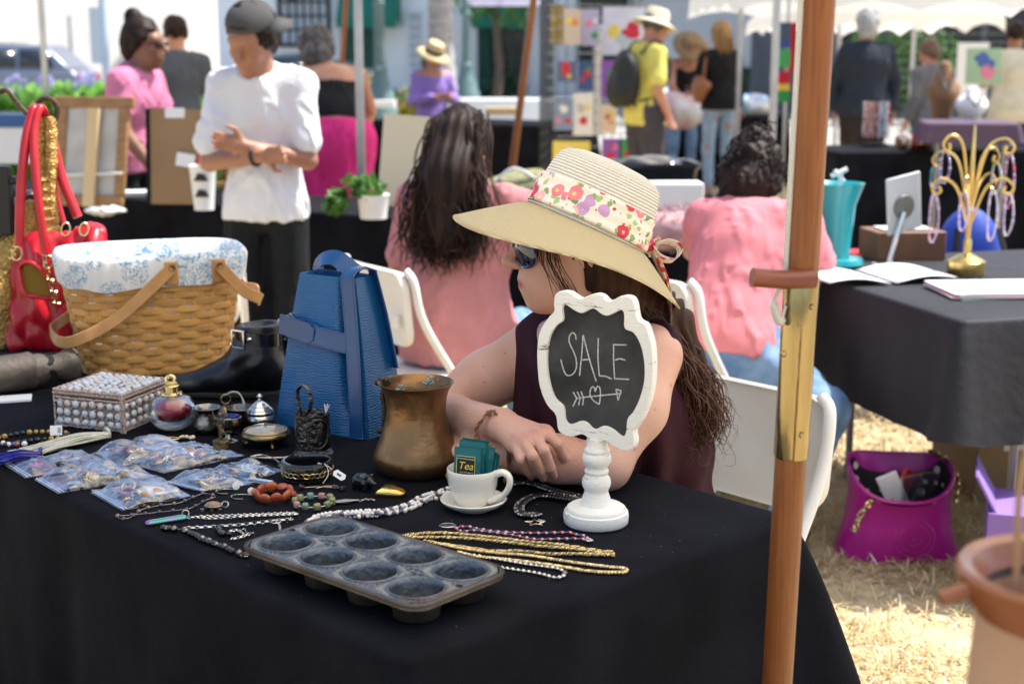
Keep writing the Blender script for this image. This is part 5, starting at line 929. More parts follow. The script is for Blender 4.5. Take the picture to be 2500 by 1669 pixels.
# ================================================================ basket, bags, boots, stand
# ---- woven basket
bc_ = np.array([-.795, 3.10, ZT]); bang = math.radians(20); t = thing('picnic_basket', 'woven honey coloured picnic basket with blue floral cloth liner', 'basket', tuple(bc_), bang)
BH = atY(362, 612, 3.08).z - ZT - .004; wick = M('honey_wicker', (.60, .33, .105), .5, col2=(.52, .26, .075), scale=30, bump=.08, bscale=120, spec=.3, stretch=(1, 1, 5))
_n, _l, _b = nodes(wick); _oi = nd(wick, 'ShaderNodeObjectInfo'); _mr = nd(wick, 'ShaderNodeMapRange'); _mr.inputs[3].default_value = .78; _mr.inputs[4].default_value = 1.08; _hs = nd(wick, 'ShaderNodeHueSaturation'); _l.new(_oi.outputs['Random'], _mr.inputs[0]); _l.new(_mr.outputs[0], _hs.inputs['Value']); _l.new(_b.inputs['Base Color'].links[0].from_socket, _hs.inputs['Color']); _l.new(_hs.outputs[0], _b.inputs['Base Color'])
def bring(f, off=0., n=176, p=3.4):     # rounded-rectangle ring at height fraction f
    a_ = .155 + .042 * f + off; b_ = .108 + .024 * f + off; th = np.arange(n) * 2 * PI / n; c, s = np.cos(th), np.sin(th)
    return np.c_[a_ * np.sign(c) * np.abs(c) ** (2 / p), b_ * np.sign(s) * np.abs(s) ** (2 / p)]
NS, NR = 26, 14; rows = np.linspace(.035, .80, NR); hh = (rows[1] - rows[0]) * BH * .47; ns_ = 240
def uni(f, off): r = bring(f, off, 720); return resample(np.r_[r, r[:1]], 1e-9 + np.linalg.norm(np.diff(np.r_[r, r[:1]], axis=0), axis=1).sum() / ns_)[:ns_]
qb = np.random.default_rng(4)
for k, f in enumerate(rows):
    base = uni(f, 0); nr = np.roll(base, -1, 0) - np.roll(base, 1, 0); nr = np.c_[nr[:, 1], -nr[:, 0]]; nr /= np.linalg.norm(nr, axis=1, keepdims=True); wv = np.cos(np.arange(ns_) / ns_ * NS * PI + PI * (k % 2)); amp = .0024 * np.sign(wv) * np.abs(wv) ** .6; z0 = f * BH + .0015 * np.sin(np.arange(ns_) * .05 + k); G = []
    for dz, o_ in ((-hh, -.0008), (-hh * .9, .0004), (0, .0014), (hh * .9, .0004), (hh, -.0008), (hh, -.0022), (-hh, -.0022)): G.append(np.c_[base + nr * (amp + o_)[:, None], z0 + dz])
    MB().sheet(G, cu=True, cv=True).build('weaver', wick, t)
for i in range(NS):
    u = (i + .5) / NS * ns_; P = []
    for f in np.linspace(0, .97, 40):
        b_ = uni_cache[round(f, 4)] if 'uni_cache' in globals() and round(f, 4) in uni_cache else uni(f, 0)
        globals().setdefault('uni_cache', {})[round(f, 4)] = b_; j = int(u) % ns_; p = (b_[j] + b_[(j + 1) % ns_]) / 2; tg = nz(b_[(j + 2) % ns_] - b_[j - 1]); n_ = np.array([tg[1], -tg[0]]); kk = np.clip((f - rows[0]) / (rows[1] - rows[0]), 0, NR); P.append((p, n_, tg, f))
    m = MB(); G = []
    for s_, o_ in ((-1, 0), (1, 0), (1, -.0016), (-1, -.0016)): G.append([(*(p + tg * s_ * .0115 + n_ * (o_ - .0006)), f * BH) for p, n_, tg, f in P])
    m.sheet(G, cu=True); m.build('stave', wick, t)
MB().prism(bring(0, -.003, 60), .006).build('bottom', wick, t)
# liner: folded over the rim
lin = M('toile_cloth', (.80, .81, .82), .85, translucent=.2); N_, L_, b_ = nodes(lin); tcn = [n for n in N_ if n.type == 'TEX_COORD'][0]
def lines(scale, thr, seed, dist=1.5):
    n = nd(lin, 'ShaderNodeTexNoise', i_Scale=scale, i_Detail=1.5, i_Distortion=dist); mp = nd(lin, 'ShaderNodeMapping'); mp.inputs['Location'].default_value = (seed, seed * 2, seed); L_.new(tcn.outputs['Object'], mp.inputs[0]); L_.new(mp.outputs[0], n.inputs[0])
    s1 = nd(lin, 'ShaderNodeMath', operation='SUBTRACT'); s1.inputs[1].default_value = .5; a1 = nd(lin, 'ShaderNodeMath', operation='ABSOLUTE'); l1 = nd(lin, 'ShaderNodeMath', operation='LESS_THAN'); l1.inputs[1].default_value = thr; L_.new(n.outputs[0], s1.inputs[0]); L_.new(s1.outputs[0], a1.inputs[0]); L_.new(a1.outputs[0], l1.inputs[0]); return l1
la = lines(34, .026, 1.3, 2.2); lb_ = lines(70, .028, 5.1, 1.2); mk = nd(lin, 'ShaderNodeTexVoronoi', i_Scale=17.0); mt = nd(lin, 'ShaderNodeMath', operation='LESS_THAN'); mt.inputs[1].default_value = .52; L_.new(tcn.outputs['Object'], mk.inputs[0]); L_.new(mk.outputs['Distance'], mt.inputs[0])
mxx = nd(lin, 'ShaderNodeMath', operation='MAXIMUM'); L_.new(la.outputs[0], mxx.inputs[0]); L_.new(lb_.outputs[0], mxx.inputs[1]); ml = nd(lin, 'ShaderNodeMath', operation='MULTIPLY'); L_.new(mxx.outputs[0], ml.inputs[0]); L_.new(mt.outputs[0], ml.inputs[1]); mc = nd(lin, 'ShaderNodeMix', data_type='RGBA'); mc.inputs[6].default_value = (.80, .81, .83, 1); mc.inputs[7].default_value = (.12, .33, .50, 1); L_.new(ml.outputs[0], mc.inputs[0]); L_.new(mc.outputs[2], b_.inputs['Base Color'])
n = 240; th = np.arange(n) / n * 2 * PI; G = []
low = .235 + .02 * np.sin(th * 3 + 1) + .012 * np.sin(th * 9)
for s_, off in ((1, .0095), (.75, .010), (.4, .0092), (.12, .0085), (0, .006), (-.03, .001), (0, -.004)):
    f = 1.005 - low * max(s_, 0) + (.008 if s_ <= 0.12 else 0); cr = .0022 * np.sin(th * 41 + s_ * 3) * np.sin(th * 7) * (s_ > .05); R_ = np.array([bring(fi, off + c, n)[i] for i, (fi, c) in enumerate(zip(f if hasattr(f, '__len__') else np.full(n, f), cr))]); G.append(np.c_[R_, f * BH + (.006 if s_ < 0 else 0)])
for f in (.85, .6, .3, .06): G.append(np.c_[bring(f, -.010, n), np.full(n, f * BH)])
mb = MB(); mb.sheet(G, cv=True); mb.f.append(tuple(range(mb.n - n, mb.n))); mb.m.append(0); mb.build('liner', lin, t)
hw = M('handle_wood', (.48, .25, .085), .45, col2=(.40, .19, .055), scale=20, coat=.15, bump=.05)
def hoop(px_, ex_, zl, s0, nm):
    fy = -(.108 + .024 * .92) - .020; zp = BH * .93
    P = [(px_, fy, zp), (px_ + (ex_ - px_) * .45, fy - .006, zp - (zp - zl) * .62), (px_ + (ex_ - px_) * .80, fy + .002, zl + .012), (ex_ - math.copysign(.012, ex_), fy + .06, zl), (ex_, 0, zl + .006), (ex_ - math.copysign(.012, ex_), -fy - .06, zl), (px_ + (ex_ - px_) * .80, -fy - .002, zl + .012), (px_ + (ex_ - px_) * .45, -fy + .006, zp - (zp - zl) * .62), (px_, -fy, zp)]
    P = catmull(P, 9); cxx = np.array([px_, 0, 0]); G = []
    Tn = np.gradient(P, axis=0); 
    for s_, o_ in ((-1, -.0025), (1, -.0025), (1, .0025), (-1, .0025)):
        row = []
        for p, tg in zip(P, Tn): tg = nz(tg); out = np.array([(p[0] - px_) * 1., p[1] * 1.6, 0.]); out = nz(out - tg * out.dot(tg)); sd_ = np.cross(tg, out); row.append(p + sd_ * s_ * .0125 + out * o_)
        G.append(row)
    o = MB().sheet(G, cu=True).build(nm, hw, t, bevel=.0015)
    for sy_ in (-1, 1):
        MB().box((px_, sy_ * (-fy - .012), zp - .012), (.028, .012, .05)).build('bracket', hw, t, bevel=.003); MB().lathe([(0, .003), (.005, .0025), (.007, 0)], 14, c=(px_, sy_ * (-fy + .004), zp), R=rot(PI / 2 * sy_ * 1)).build('rivet', M('dark_rivet', (.13, .07, .04), .5), o)
hoop(.028, -.218, .085, 0, 'handle'); hoop(.128, .232, .150, 0, 'handle')
# ---- blue leather bucket bag
FL, FR = T(677, 1034), T(899, 1074); bx_ = nz(FR - FL); by_ = np.cross((0, 0, 1), bx_); bw = np.linalg.norm(FR - FL) / 2; o = (FL + FR) / 2 + by_ * .055; t = thing('blue_bag', 'tall blue grained leather bucket bag with wide strap and belt', 'handbag', tuple(o), math.atan2(bx_[1], bx_[0])); HB = atY(830, 660, o[1]).z - ZT - .006
epi = M('blue_epi_leather', (.007, .105, .29), .34, coat=.2, col2=(.006, .075, .22), scale=4); N_, L_, b_ = nodes(epi); tcn = [n for n in N_ if n.type == 'TEX_COORD'][0]; wv = nd(epi, 'ShaderNodeTexWave', i_Scale=66, i_Distortion=5.5, i_Detail=2); wv.inputs['Detail Scale'].default_value = 1.4; wv.bands_direction = 'Z'; L_.new(tcn.outputs['Object'], wv.inputs[0]); bmp = nd(epi, 'ShaderNodeBump', i_Strength=.55, i_Distance=.0012); L_.new(wv.outputs[0], bmp.inputs['Height']); L_.new(bmp.outputs[0], b_.inputs['Normal'])
smooth_l = M('blue_smooth_leather', (.008, .075, .235), .27, coat=.3, col2=(.007, .055, .18), scale=9, bump=.04, bscale=60); stitch = M('navy_stitch', (.004, .008, .03), .8)
NX = 40
def bag_ring(f):   # cross-section of the sack, wide at the base, pleated on the right
    wdt = bw * (1.02 - .42 * f ** 1.25); dep = .060 * (1 - .5 * f); R_ = []
    for k in range(NX * 2):
        if k < NX: u = k / (NX - 1) * 2 - 1; y = -dep * (1 - .08 * u ** 4) + (.032 * (1 - .2 * f) * math.exp(-((u - .55) / .10) ** 2) * min(1, 3 * f) if f > .03 else 0); R_.append((u * wdt, y - .006 * math.sin(f * 3) * (1 - abs(u))))
        else: u = 1 - (k - NX) / (NX - 1) * 2; R_.append((u * wdt, dep))
    return R_
fs = np.linspace(0, 1, 26); mb = MB(); G = [[(x, y, f * HB) for x, y in bag_ring(f)] for f in fs]; G += [[(x * .965, y * .93, HB - .002) for x, y in bag_ring(1)], [(x * .95, y * .9, HB - .06) for x, y in bag_ring(1)]]; mb.sheet(np.array(G), cv=True); mb.f.append(tuple(range(2 * NX))[::-1]); mb.m.append(0); mb.build('body', epi, t, sharp=50)
def strip(P, wd, nrm_, th=.003, mat=smooth_l, nm='strap', st=True, par=None):
    P = np.array(P, float); Tn = np.gradient(P, axis=0); m = MB(); G = []
    for s_, o_ in ((-1, 0), (1, 0), (1, th), (-1, th)):
        row = []
        for i, p in enumerate(P): tg = nz(Tn[i]); nn = np.array(nrm_[i] if np.ndim(nrm_) > 1 else nrm_, float); nn = nz(nn - tg * nn.dot(tg)); row.append(p + np.cross(tg, nn) * s_ * wd / 2 + nn * o_)
        G.append(row)
    m.sheet(G, cu=True); m.f += [tuple(j * len(P) + m.n - 4 * len(P) for j in range(4)), tuple(j * len(P) + len(P) - 1 + m.n - 4 * len(P) for j in range(4))[::-1]]; m.m += [0, 0]; ob = m.build(nm, mat, par or t, bevel=.0008)
    if st:
        s2 = MB()
        for s_ in (-1, 1):
            Q = []
            for i, p in enumerate(P): tg = nz(Tn[i]); nn = np.array(nrm_[i] if np.ndim(nrm_) > 1 else nrm_, float); nn = nz(nn - tg * nn.dot(tg)); Q.append(p + np.cross(tg, nn) * s_ * (wd / 2 - .003) + nn * (th + .0002))
            Q = resample(np.array(Q), .0022)
            for i in range(0, len(Q) - 1, 2): s2.tube([Q[i], Q[i + 1]], .00045, 4)
        tag(s2.build('stitching', stitch, ob), None, None, kind='stuff')
    return ob
fz = np.linspace(.0, 1, 12); strip([(bw * (1 - .46 * f ** 1.1) * (.80 + .12 * f) + .002, -.056 * (1 - .5 * f) - .006 - .004 * f, f * HB + .002) for f in fz] + [(bw * .50, -.026, HB + .012), (bw * .53, .0, HB + .016), (bw * .60, .02, HB + .008), (bw * .75, .032, HB * .75), (bw * .9, .04, HB * .4)], .030, [(0, -1, .15)] * 12 + [(0, -.7, .7), (0, 0, 1), (.3, .8, .5), (.5, .9, 0), (.5, .9, 0)], .0032)
zb = lambda f: f * HB
strip([(-bw * .86, .02, zb(.66)), (-bw * .82, -.03, zb(.665)), (-bw * .6, -.0475, zb(.655)), (-bw * .25, -.052, zb(.635)), (0, -.0525, zb(.62)), (bw * .30, -.051, zb(.605)), (bw * .66, -.0445, zb(.59))], .037, [(-1, -.3, 0), (-.8, -.6, 0), (-.2, -1, .1), (0, -1, .1), (0, -1, .1), (0, -1, .1), (0, -1, .1)], .0035, nm='belt')
tb = MB().prism([(-.050, -.0185), (.018, -.0195), (.033, -.010), (.033, .010), (.018, .0195), (-.050, .0185)], .004, c=(-bw * .40, -.0545, zb(.645)), R=np.array([[1, 0, 0], [0, 0, -1], [0, 1, 0]]) @ rot(0, 0, -.17)); tb.build('belt_tab', smooth_l, t, bevel=.001)
strip(catmull([(-bw * .50, .015, HB - .01), (-bw * .42, .012, HB + .018), (-bw * .1, .010, HB + .026), (bw * .22, .006, HB + .012), (bw * .42, .004, HB + .002)], 5), .032, (0, -.75, .66), .0035, nm='handle', st=False)
# ---- ankle boots
bl_ = M('black_boot_leather', (.006, .006, .008), .26, coat=.3, bump=.08, bscale=35); bl_.node_tree.nodes['Principled BSDF'].inputs['Roughness'].default_value = .34; bpat = M('black_patent', (.006, .006, .008), .14, coat=.6); chrome = M('chrome', (.75, .75, .76), .12, 1)
def boot(label, heel, toe, buckle=True):
    heel, toe = np.array(heel), np.array(toe); d = nz(toe - heel); ang = math.atan2(d[1], d[0]); t = thing('ankle_boot', label, 'boot', tuple(heel), ang, 'pair of black boots'); b = Body(); L2 = np.linalg.norm(toe - heel)
    b.cap((.05, 0, .10), (.045, 0, .185), .050, .050, .03).cap((.03, 0, .07), (.05, 0, .12), .038, .048, .03).ell((.02, 0, .055), (.035, .032, .045), .03).cap((.06, 0, .085), (.13, 0, .05), .046, .033, .04).cap((.12, 0, .045), (L2 - .035, 0, .030), .038, .026, .035).ell((L2 - .05, 0, .028), (.055, .036, .022), .02)
    b.ell((.045, 0, .205), (.043, .040, .04), .004, sub=True); V, Q = b.mesh(.004, clips=[((0, 0, .19), (.08, 0, 1)), ((0, 0, .014), (0, 0, -1))])
    V = V * np.array([1, .92, 1]); skin('upper', V, Q, bl_, t, folds=lambda V: .0022 * np.sin((V[:, 2] + V[:, 0] * .9) * 95 + 2 * np.sin(V[:, 1] * 40)) * np.exp(-((V[:, 2] - .095) / .035) ** 2) * np.clip(V[:, 0] / .06, 0, 1))
    t.scale = (.92, .92, .80)
    a = np.linspace(0, 2 * PI, 40, endpoint=False); so = np.c_[L2 / 2 - .005 + (L2 / 2 + .006) * np.cos(a), .040 * np.sin(a) * (1 - .12 * np.cos(a))]; MB().prism(so, .014, c=(0, 0, .003)).build('sole', M('boot_sole', (.01, .01, .01), .7), t, bevel=.003); MB().box((.03, 0, .004), (.06, .06, .016)).build('heel', M('boot_sole', (.01, .01, .01), .7), t)
    a = np.linspace(0, 2 * PI, 48, endpoint=False); G = [[(.046 + (.0505 + o_) * math.cos(x), (.0475 + o_) * math.sin(x), z + .006 * math.cos(x)) for x in a] for o_, z in ((.000, .138), (.0035, .139), (.0035, .171), (.0, .172))]; sp = MB().sheet(np.array(G), cv=True).build('strap', bpat, t)
    if buckle:
        for sg in (1,):
            c = np.array([.085, .046 * .0 + .049, .155]); m = MB(); w2, h2 = .017, .022; R = rot(0, 0, -.62)
            pts = [(-w2, 0, h2), (w2, 0, h2), (w2, 0, -h2), (-w2, 0, -h2)]
            for i in range(4): a_, b2_ = np.array(pts[i]), np.array(pts[(i + 1) % 4]); m.box(c * np.array([1, .82, 1]) + R @ ((a_ + b2_) / 2), np.abs(b2_ - a_) + np.array([.005, .004, .005]), R=R)
            m.build('buckle', chrome, sp, bevel=.0012); MB().ell(c * np.array([.68, 1.02, 1.02]) + (0, .003, 0), .0055, 12, 8).build('stud', chrome, sp)
heel = T(688, 965); toe = heel + nz((-.93, -.02, 0)) * .262; boot('black leather ankle boot with silver buckle in front of the basket', heel, toe)
boot('second black ankle boot standing behind its pair beside the blue bag', heel + np.array([.075, .085, 0]), toe + np.array([.09, .10, 0]))
# ---- clay pipe lying at the left edge
a, b_ = T(-70, 970), T(187, 935); ax_ = nz(b_ - a); L2 = np.linalg.norm(b_ - a); t = thing('clay_pipe', 'thick dark clay pipe with finger holes and flared end lying at the left', 'pipe', tuple(a + np.array([0, 0, .039]))); clay = M('dark_clay', (.045, .033, .025), .65, col2=(.07, .055, .043), scale=20, bump=.3, bscale=60)
x_ = L2; MB().lathe([(0, 0), (.036, 0), (.038, .02), (.039, x_ * .50), (.0405, x_ * .56), (.036, x_ * .585), (.0335, x_ * .60), (.034, x_ * .66), (.0285, x_ * .73), (.027, x_ * .80), (.030, x_ * .86), (.0365, x_ * .91), (.0385, x_ * .96), (.037, x_), (.031, x_ * 1.002), (.022, x_ * .97), (0, x_ * .96)], 44, R=frame(ax_)).build('tube', clay, t)
sdv = nz(np.cross(ax_, (0, 0, 1)));
for s_, v in ((.715, sdv * .6 + np.array([0, 0, .8])), (.735, sdv * .95 + np.array([0, 0, -.35]))): v = nz(v); MB().lathe([(0, .0), (.0105, .0004), (.0125, -.002)], 20, c=ax_ * x_ * s_ + v * .0295, R=frame(v), sy=1.25).build('hole', M('hole_black', (.004, .004, .004), .9), t)
tag(MB().box((0, 0, .002), (.09, .05, .004), R=rot(0, 0, .3)).build('paper_slip', papert, None, T(20, 976)), 'slip of white paper under the clay pipe', 'paper')
# ---- red handbag, gold bag, iron stand
red = M('red_leather', (.50, .008, .022), .36, coat=.25, col2=(.40, .005, .016), scale=8, bump=.15, bscale=30)
YB = 3.30; c = np.array(atY(108, 872, YB)); c[2] = ZT; t = thing('red_handbag', 'glossy red slouchy handbag hanging by its handles behind the basket', 'handbag', tuple(c)); b = Body(); wpt = lambda px, py, dy=0: np.array(atY(px, py, YB + dy)) - c
b.cap(wpt(75, 850), wpt(180, 850), .055, .06, .06).cap(wpt(70, 760), wpt(190, 770), .065, .07, .07).cap(wpt(80, 660), wpt(205, 650), .05, .05, .07).cap(wpt(140, 600), wpt(238, 585), .022, .030, .05).cap(wpt(60, 640), wpt(100, 600), .03, .02, .04)
V, Q = b.mesh(.006, clips=[((0, 0, .002), (0, 0, -1))]); V = V * np.array([1, .72, 1]); skin('body', V, Q, red, t, folds=lambda V: .010 * wob(V * np.array([1.3, 1, .55]), 36, 3, 2) + .020 * (np.abs(wob(V * np.array([1.5, 1, .6]), 62, 9, 2)) - .4))
m = MB(); P = catmull([wpt(48, 655, -.075), wpt(72, 640, -.085), wpt(105, 665, -.085), wpt(128, 720, -.083), wpt(122, 728, -.083), wpt(90, 725, -.085), wpt(60, 715, -.083)], 6, True); m.tube(P, .0045, 8, closed=True); m.build('pocket_edge', red, t); MB().add(P + np.array([0, .006, 0]), [tuple(range(len(P)))]).build('pocket_lining', M('ochre_lining', (.22, .13, .012), .8), t)
hk = wpt(84, 262)
for nm, P, r in (('handle', [wpt(48, 600, -.06), wpt(50, 480, -.05), wpt(62, 350, -.03), wpt(78, 282, -.01), hk + (0, 0, -.004), wpt(105, 275, .02), wpt(125, 330, .03), wpt(150, 430, .03), wpt(190, 530, .02)], .0115), ('handle', [wpt(112, 620, -.05), wpt(95, 500, -.05), wpt(84, 390, -.04), wpt(84, 310, -.02), hk + (.014, 0, -.002), wpt(115, 300, .03), wpt(128, 400, .05), wpt(135, 480, .05), wpt(152, 545, .05)], .0105)):
    MB().tube(catmull(P, 7), r, 10).build(nm, red, t)
for px, py in ((118, 640), (205, 560), (42, 620), (160, 560)): MB().torus(wpt(px, py, -.075), .0095, .0022, 18, 6, R=rot(1.3, .3, .4), sy=1.6).build('ring', goldm, t)
m = MB(); chain_mesh(m, catmull([wpt(108, 625, -.085), wpt(115, 660, -.09), wpt(128, 700, -.09), wpt(138, 740, -.09)], 6), 0, .016, .0025, .6); m.build('charm_chain', goldm, t)
goldw = M('gold_sequins', (.62, .42, .15), .34, .9, col2=(.40, .24, .07), scale=160, bump=1., bscale=170, detail=2)
t = thing('gold_bag', 'crumpled gold sequin bag and straps hanging beside the red handbag', 'handbag', tuple(c)); qg = np.random.default_rng(8)
for k, (P, r) in enumerate((([(100, 285), (98, 380), (104, 470), (96, 560), (85, 640)], .016), ([(122, 285), (124, 380), (122, 470), (128, 540), (130, 590)], .016), ([(104, 430), (112, 500), (118, 570)], .022))): MB().tube(catmull([wpt(x, y, .02) for x, y in P], 8), r * (1 + .12 * np.sin(np.arange((len(P) - 1) * 8 + 1) * 2.2)), 10).build('strap', goldw, t)
b = Body().cap(wpt(75, 520, .03), wpt(40, 620, .03), .03, .04, .05).cap(wpt(40, 620, .02), wpt(12, 720, .0), .035, .038, .05).cap(wpt(12, 720), wpt(2, 860, .0), .038, .03, .05); V, Q = b.mesh(.006); skin('body', V, Q, goldw, t, folds=lambda V: .006 * wob(V, 60, 4, 2) + .003 * np.sin(V[:, 2] * 320) * np.sin(V[:, 0] * 260))
irn = M('wrought_iron', (.035, .028, .024), .55, .6, col2=(.12, .065, .035), scale=60, bump=.3, bscale=120); foot_ = np.array(atY(8, 700, YB + .08)); t = thing('display_stand', 'wrought iron display stand with curled hooks at the left edge', 'stand', (foot_[0], foot_[1], ZT)); w2 = lambda px, py, dy=0: np.array(atY(px, py, YB + .02 + dy)) - np.array([foot_[0], foot_[1], ZT])
ztop = w2(8, 215)[2]; zz = np.linspace(0, ztop, 120); MB().tube(np.c_[.003 * np.cos(zz * 130), .003 * np.sin(zz * 130), zz], .0055, 7).build('post', irn, t); MB().lathe([(0, 0), (.1, 0), (.1, .008), (.01, .014), (0, .014)], 24).build('base', irn, t)
MB().tube(catmull([w2(0, 225), w2(18, 222), w2(40, 250), w2(66, 278), w2(84, 290)], 6), .006, 8).build('arm', irn, t); MB().tube(catmull([w2(84, 290), w2(110, 310), w2(132, 298), w2(140, 268), w2(128, 245), w2(106, 242), w2(92, 256), w2(100, 270), w2(114, 276)], 6), .0062, 8).build('hook', irn, t)
MB().box(w2(12, 490, -.03), (.034, .03, .16)).box(w2(26, 440, -.03), (.05, .02, .018)).build('clamp', M('black_plastic', (.01, .01, .012), .4), t, bevel=.004)
tk = thing('maroon_bag', 'dark maroon bag hanging low on the iron stand', 'handbag', tuple(c)); b = Body().cap(wpt(20, 540, .06), wpt(70, 490, .06), .04, .03, .04).cap(wpt(10, 560, .06), wpt(10, 800, .07), .05, .055, .05); V, Q = b.mesh(.008); skin('body', V, Q, M('maroon_leather', (.035, .012, .016), .4, col2=(.06, .03, .035), scale=10), tk, folds=lambda V: .007 * wob(V, 30, 5, 2))
# ---- twig handle behind the teacup
t = root('twig_loop', 'twisted brown twig loop handle standing behind the teacup', 'handle', T(1160, 1195)); o = T(1160, 1195); Yt = o[1] + .03; tw = M('twig_bark', (.17, .065, .030), .75, col2=(.27, .13, .07), scale=40, bump=.5, bscale=120)
Pz = [np.array(atY(*p, Yt)) - o for p in Z2([(1700, 505), (1690, 440), (1720, 390), (1770, 330), (1815, 308), (1850, 370), (1875, 440), (1895, 520), (1920, 600), (1925, 700), (1910, 780), (1895, 830)])]; P = catmull(Pz, 6); sP = np.arange(len(P)) * .55
for k in range(2): MB().tube(P + .0017 * np.c_[np.cos(sP + k * PI), np.sin(sP + k * PI), 0 * sP], .0020, 7).build('twig', tw, t)
m = MB()
for i in (0, 3, 7): [m.ell(Pz[i] + qg.normal(0, .002, 3), (.0042, .0035, .003), 8, 6) for _ in range(3)]
m.build('knot', tw, t); MB().tube([Pz[6] + (-.004, 0, .008), Pz[6] + (.014, 0, -.004)], .0011, 6).build('stub', tw, t)
tb_ = lath('twig_basket', 'low dark basket behind the teacup carrying the twig loop', 'basket', 1150, 1190, [('bowl', [(0, 0), (.03, 0), (.038, .01), (.041, .022), (.039, .023), (.035, .01), (0, .004)], tw)])
# ================================================================ people
def skinmat(name, c, c2): return M(name, c, .48, col2=c2, scale=14, bump=.06, bscale=160, sss=.25)
SK1 = skinmat('skin_fair', (.50, .255, .175), (.43, .195, .13)); SK2 = skinmat('skin_tan', (.36, .17, .10), (.30, .135, .08)); SK3 = skinmat('skin_brown', (.25, .115, .07), (.20, .09, .055))
def add_head(b, c, f, u, s=1., neck=None, nr=.05):
    f = nz(f); u = nz(np.asarray(u, float) - f * np.dot(u, f)); l = np.cross(u, f); Rm = np.stack([f, l, u], 1); c = np.asarray(c, float)
    P = lambda x, y, z: c + Rm @ (np.array([x, y, z]) * s)
    b.ell(P(-.020, 0, .030), np.array([.097, .076, .095]) * s, .02, Rm).ell(P(.032, 0, -.050), np.array([.062, .056, .068]) * s, .035, Rm).ell(P(.072, 0, -.100), np.array([.022, .026, .020]) * s, .025, Rm).ell(P(.020, 0, -.085), np.array([.055, .045, .030]) * s, .03, Rm)
    for y in (-1, 1): b.ell(P(.058, y * .034, -.026), np.array([.032, .028, .028]) * s, .022, Rm).ell(P(-.012, y * .074, -.006), np.array([.020, .008, .029]) * s, .006, Rm)
    b.ell(P(.070, 0, .030), np.array([.024, .054, .022]) * s, .03, Rm)
    for y in (-1, 1): b.ell(P(.100, y * .033, .009), np.array([.014, .018, .011]) * s, .02, Rm, sub=True); b.ell(P(.076, y * .033, .008), np.array([.0125, .0135, .0125]) * s, .003, Rm)
    b.cap(P(.090, 0, .022), P(.120, 0, -.019), .0085 * s, .0115 * s, .014).ell(P(.1255, 0, -.0215), np.array([.0110, .0120, .0105]) * s, .008, Rm)
    for y in (-1, 1): b.ell(P(.112, y * .0125, -.027), np.array([.0105, .0075, .0075]) * s, .006, Rm)
    b.ell(P(.086, 0, -.062), np.array([.018, .030, .024]) * s, .02, Rm).ell(P(.099, 0, -.0565), np.array([.0095, .021, .0058]) * s, .005, Rm).ell(P(.097, 0, -.0695), np.array([.0095, .018, .0065]) * s, .005, Rm)
    for y in (-1, 1): b.cap(P(.112, 0, -.0632), P(.107, y * .016, -.0625), .0028 * s, k=.003, sub=True).cap(P(.107, y * .016, -.0625), P(.094, y * .029, -.057), .0026 * s, k=.004, sub=True)
    if neck is not None: b.cap(P(-.022, 0, -.055), neck, nr * s, nr * 1.1 * s, .035)
    return P, Rm
def add_hand(b, wr, el, s=1., curl=.5, nrm=None):
    d = nz(np.asarray(wr) - np.asarray(el)); n = np.array([1., 0, 0]) if nrm is None else nz(nrm); n = nz(n - d * n.dot(d)); sd_ = np.cross(d, n); wr = np.asarray(wr)
    b.ell(wr + d * .045 * s, np.array([.048, .036, .016]) * s, .012, np.stack([d, sd_, n], 1))
    for k, (o, L_) in enumerate(((-.027, .058), (-.009, .068), (.009, .065), (.026, .050))):
        a = wr + d * .08 * s + sd_ * o * s; m = a + (d * math.cos(curl) - n * math.sin(curl)) * L_ * .55 * s; e = m + (d * math.cos(curl * 2.2) - n * math.sin(curl * 2.2)) * L_ * .45 * s; b.cap(a, m, .0095 * s, .0085 * s, .006).cap(m, e, .0085 * s, .007 * s, .004)
    a = wr + d * .02 * s - sd_ * .028 * s; b.cap(a, a + (d * .8 - sd_ * .7 - n * .4) * .04 * s, .0115 * s, .010 * s, .01).cap(a + (d * .8 - sd_ * .7 - n * .4) * .04 * s, a + (d * 1.5 - sd_ * .7 - n * .6) * .045 * s, .010 * s, .0075 * s, .004)
BASEJ = dict(pel=(0, 0, .93), wai=(0, 0, 1.07), che=(0, .005, 1.26), nek=(0, .0, 1.42), hea=(0, -.03, 1.56), shL=(.155, 0, 1.38), shR=(-.155, 0, 1.38), elL=(.205, .03, 1.12), elR=(-.205, .03, 1.12), wrL=(.235, -.04, .88), wrR=(-.235, -.04, .88), hiL=(.088, 0, .90), hiR=(-.088, 0, .90), knL=(.10, -.02, .49), knR=(-.10, -.02, .49), anL=(.10, .02, .07), anR=(-.10, .02, .07))
SEATJ = dict(pel=(0, 0, .54), wai=(0, 0, .68), che=(0, -.01, .87), nek=(0, -.02, 1.03), hea=(0, -.05, 1.17), shL=(.15, -.01, 1.0), shR=(-.15, -.01, 1.0), elL=(.22, -.05, .76), elR=(-.22, -.05, .76), wrL=(.12, -.27, .77), wrR=(-.12, -.27, .77), hiL=(.09, 0, .52), hiR=(-.09, 0, .52), knL=(.11, -.42, .50), knR=(-.11, -.42, .50), anL=(.11, -.40, .07), anR=(-.11, -.40, .07))
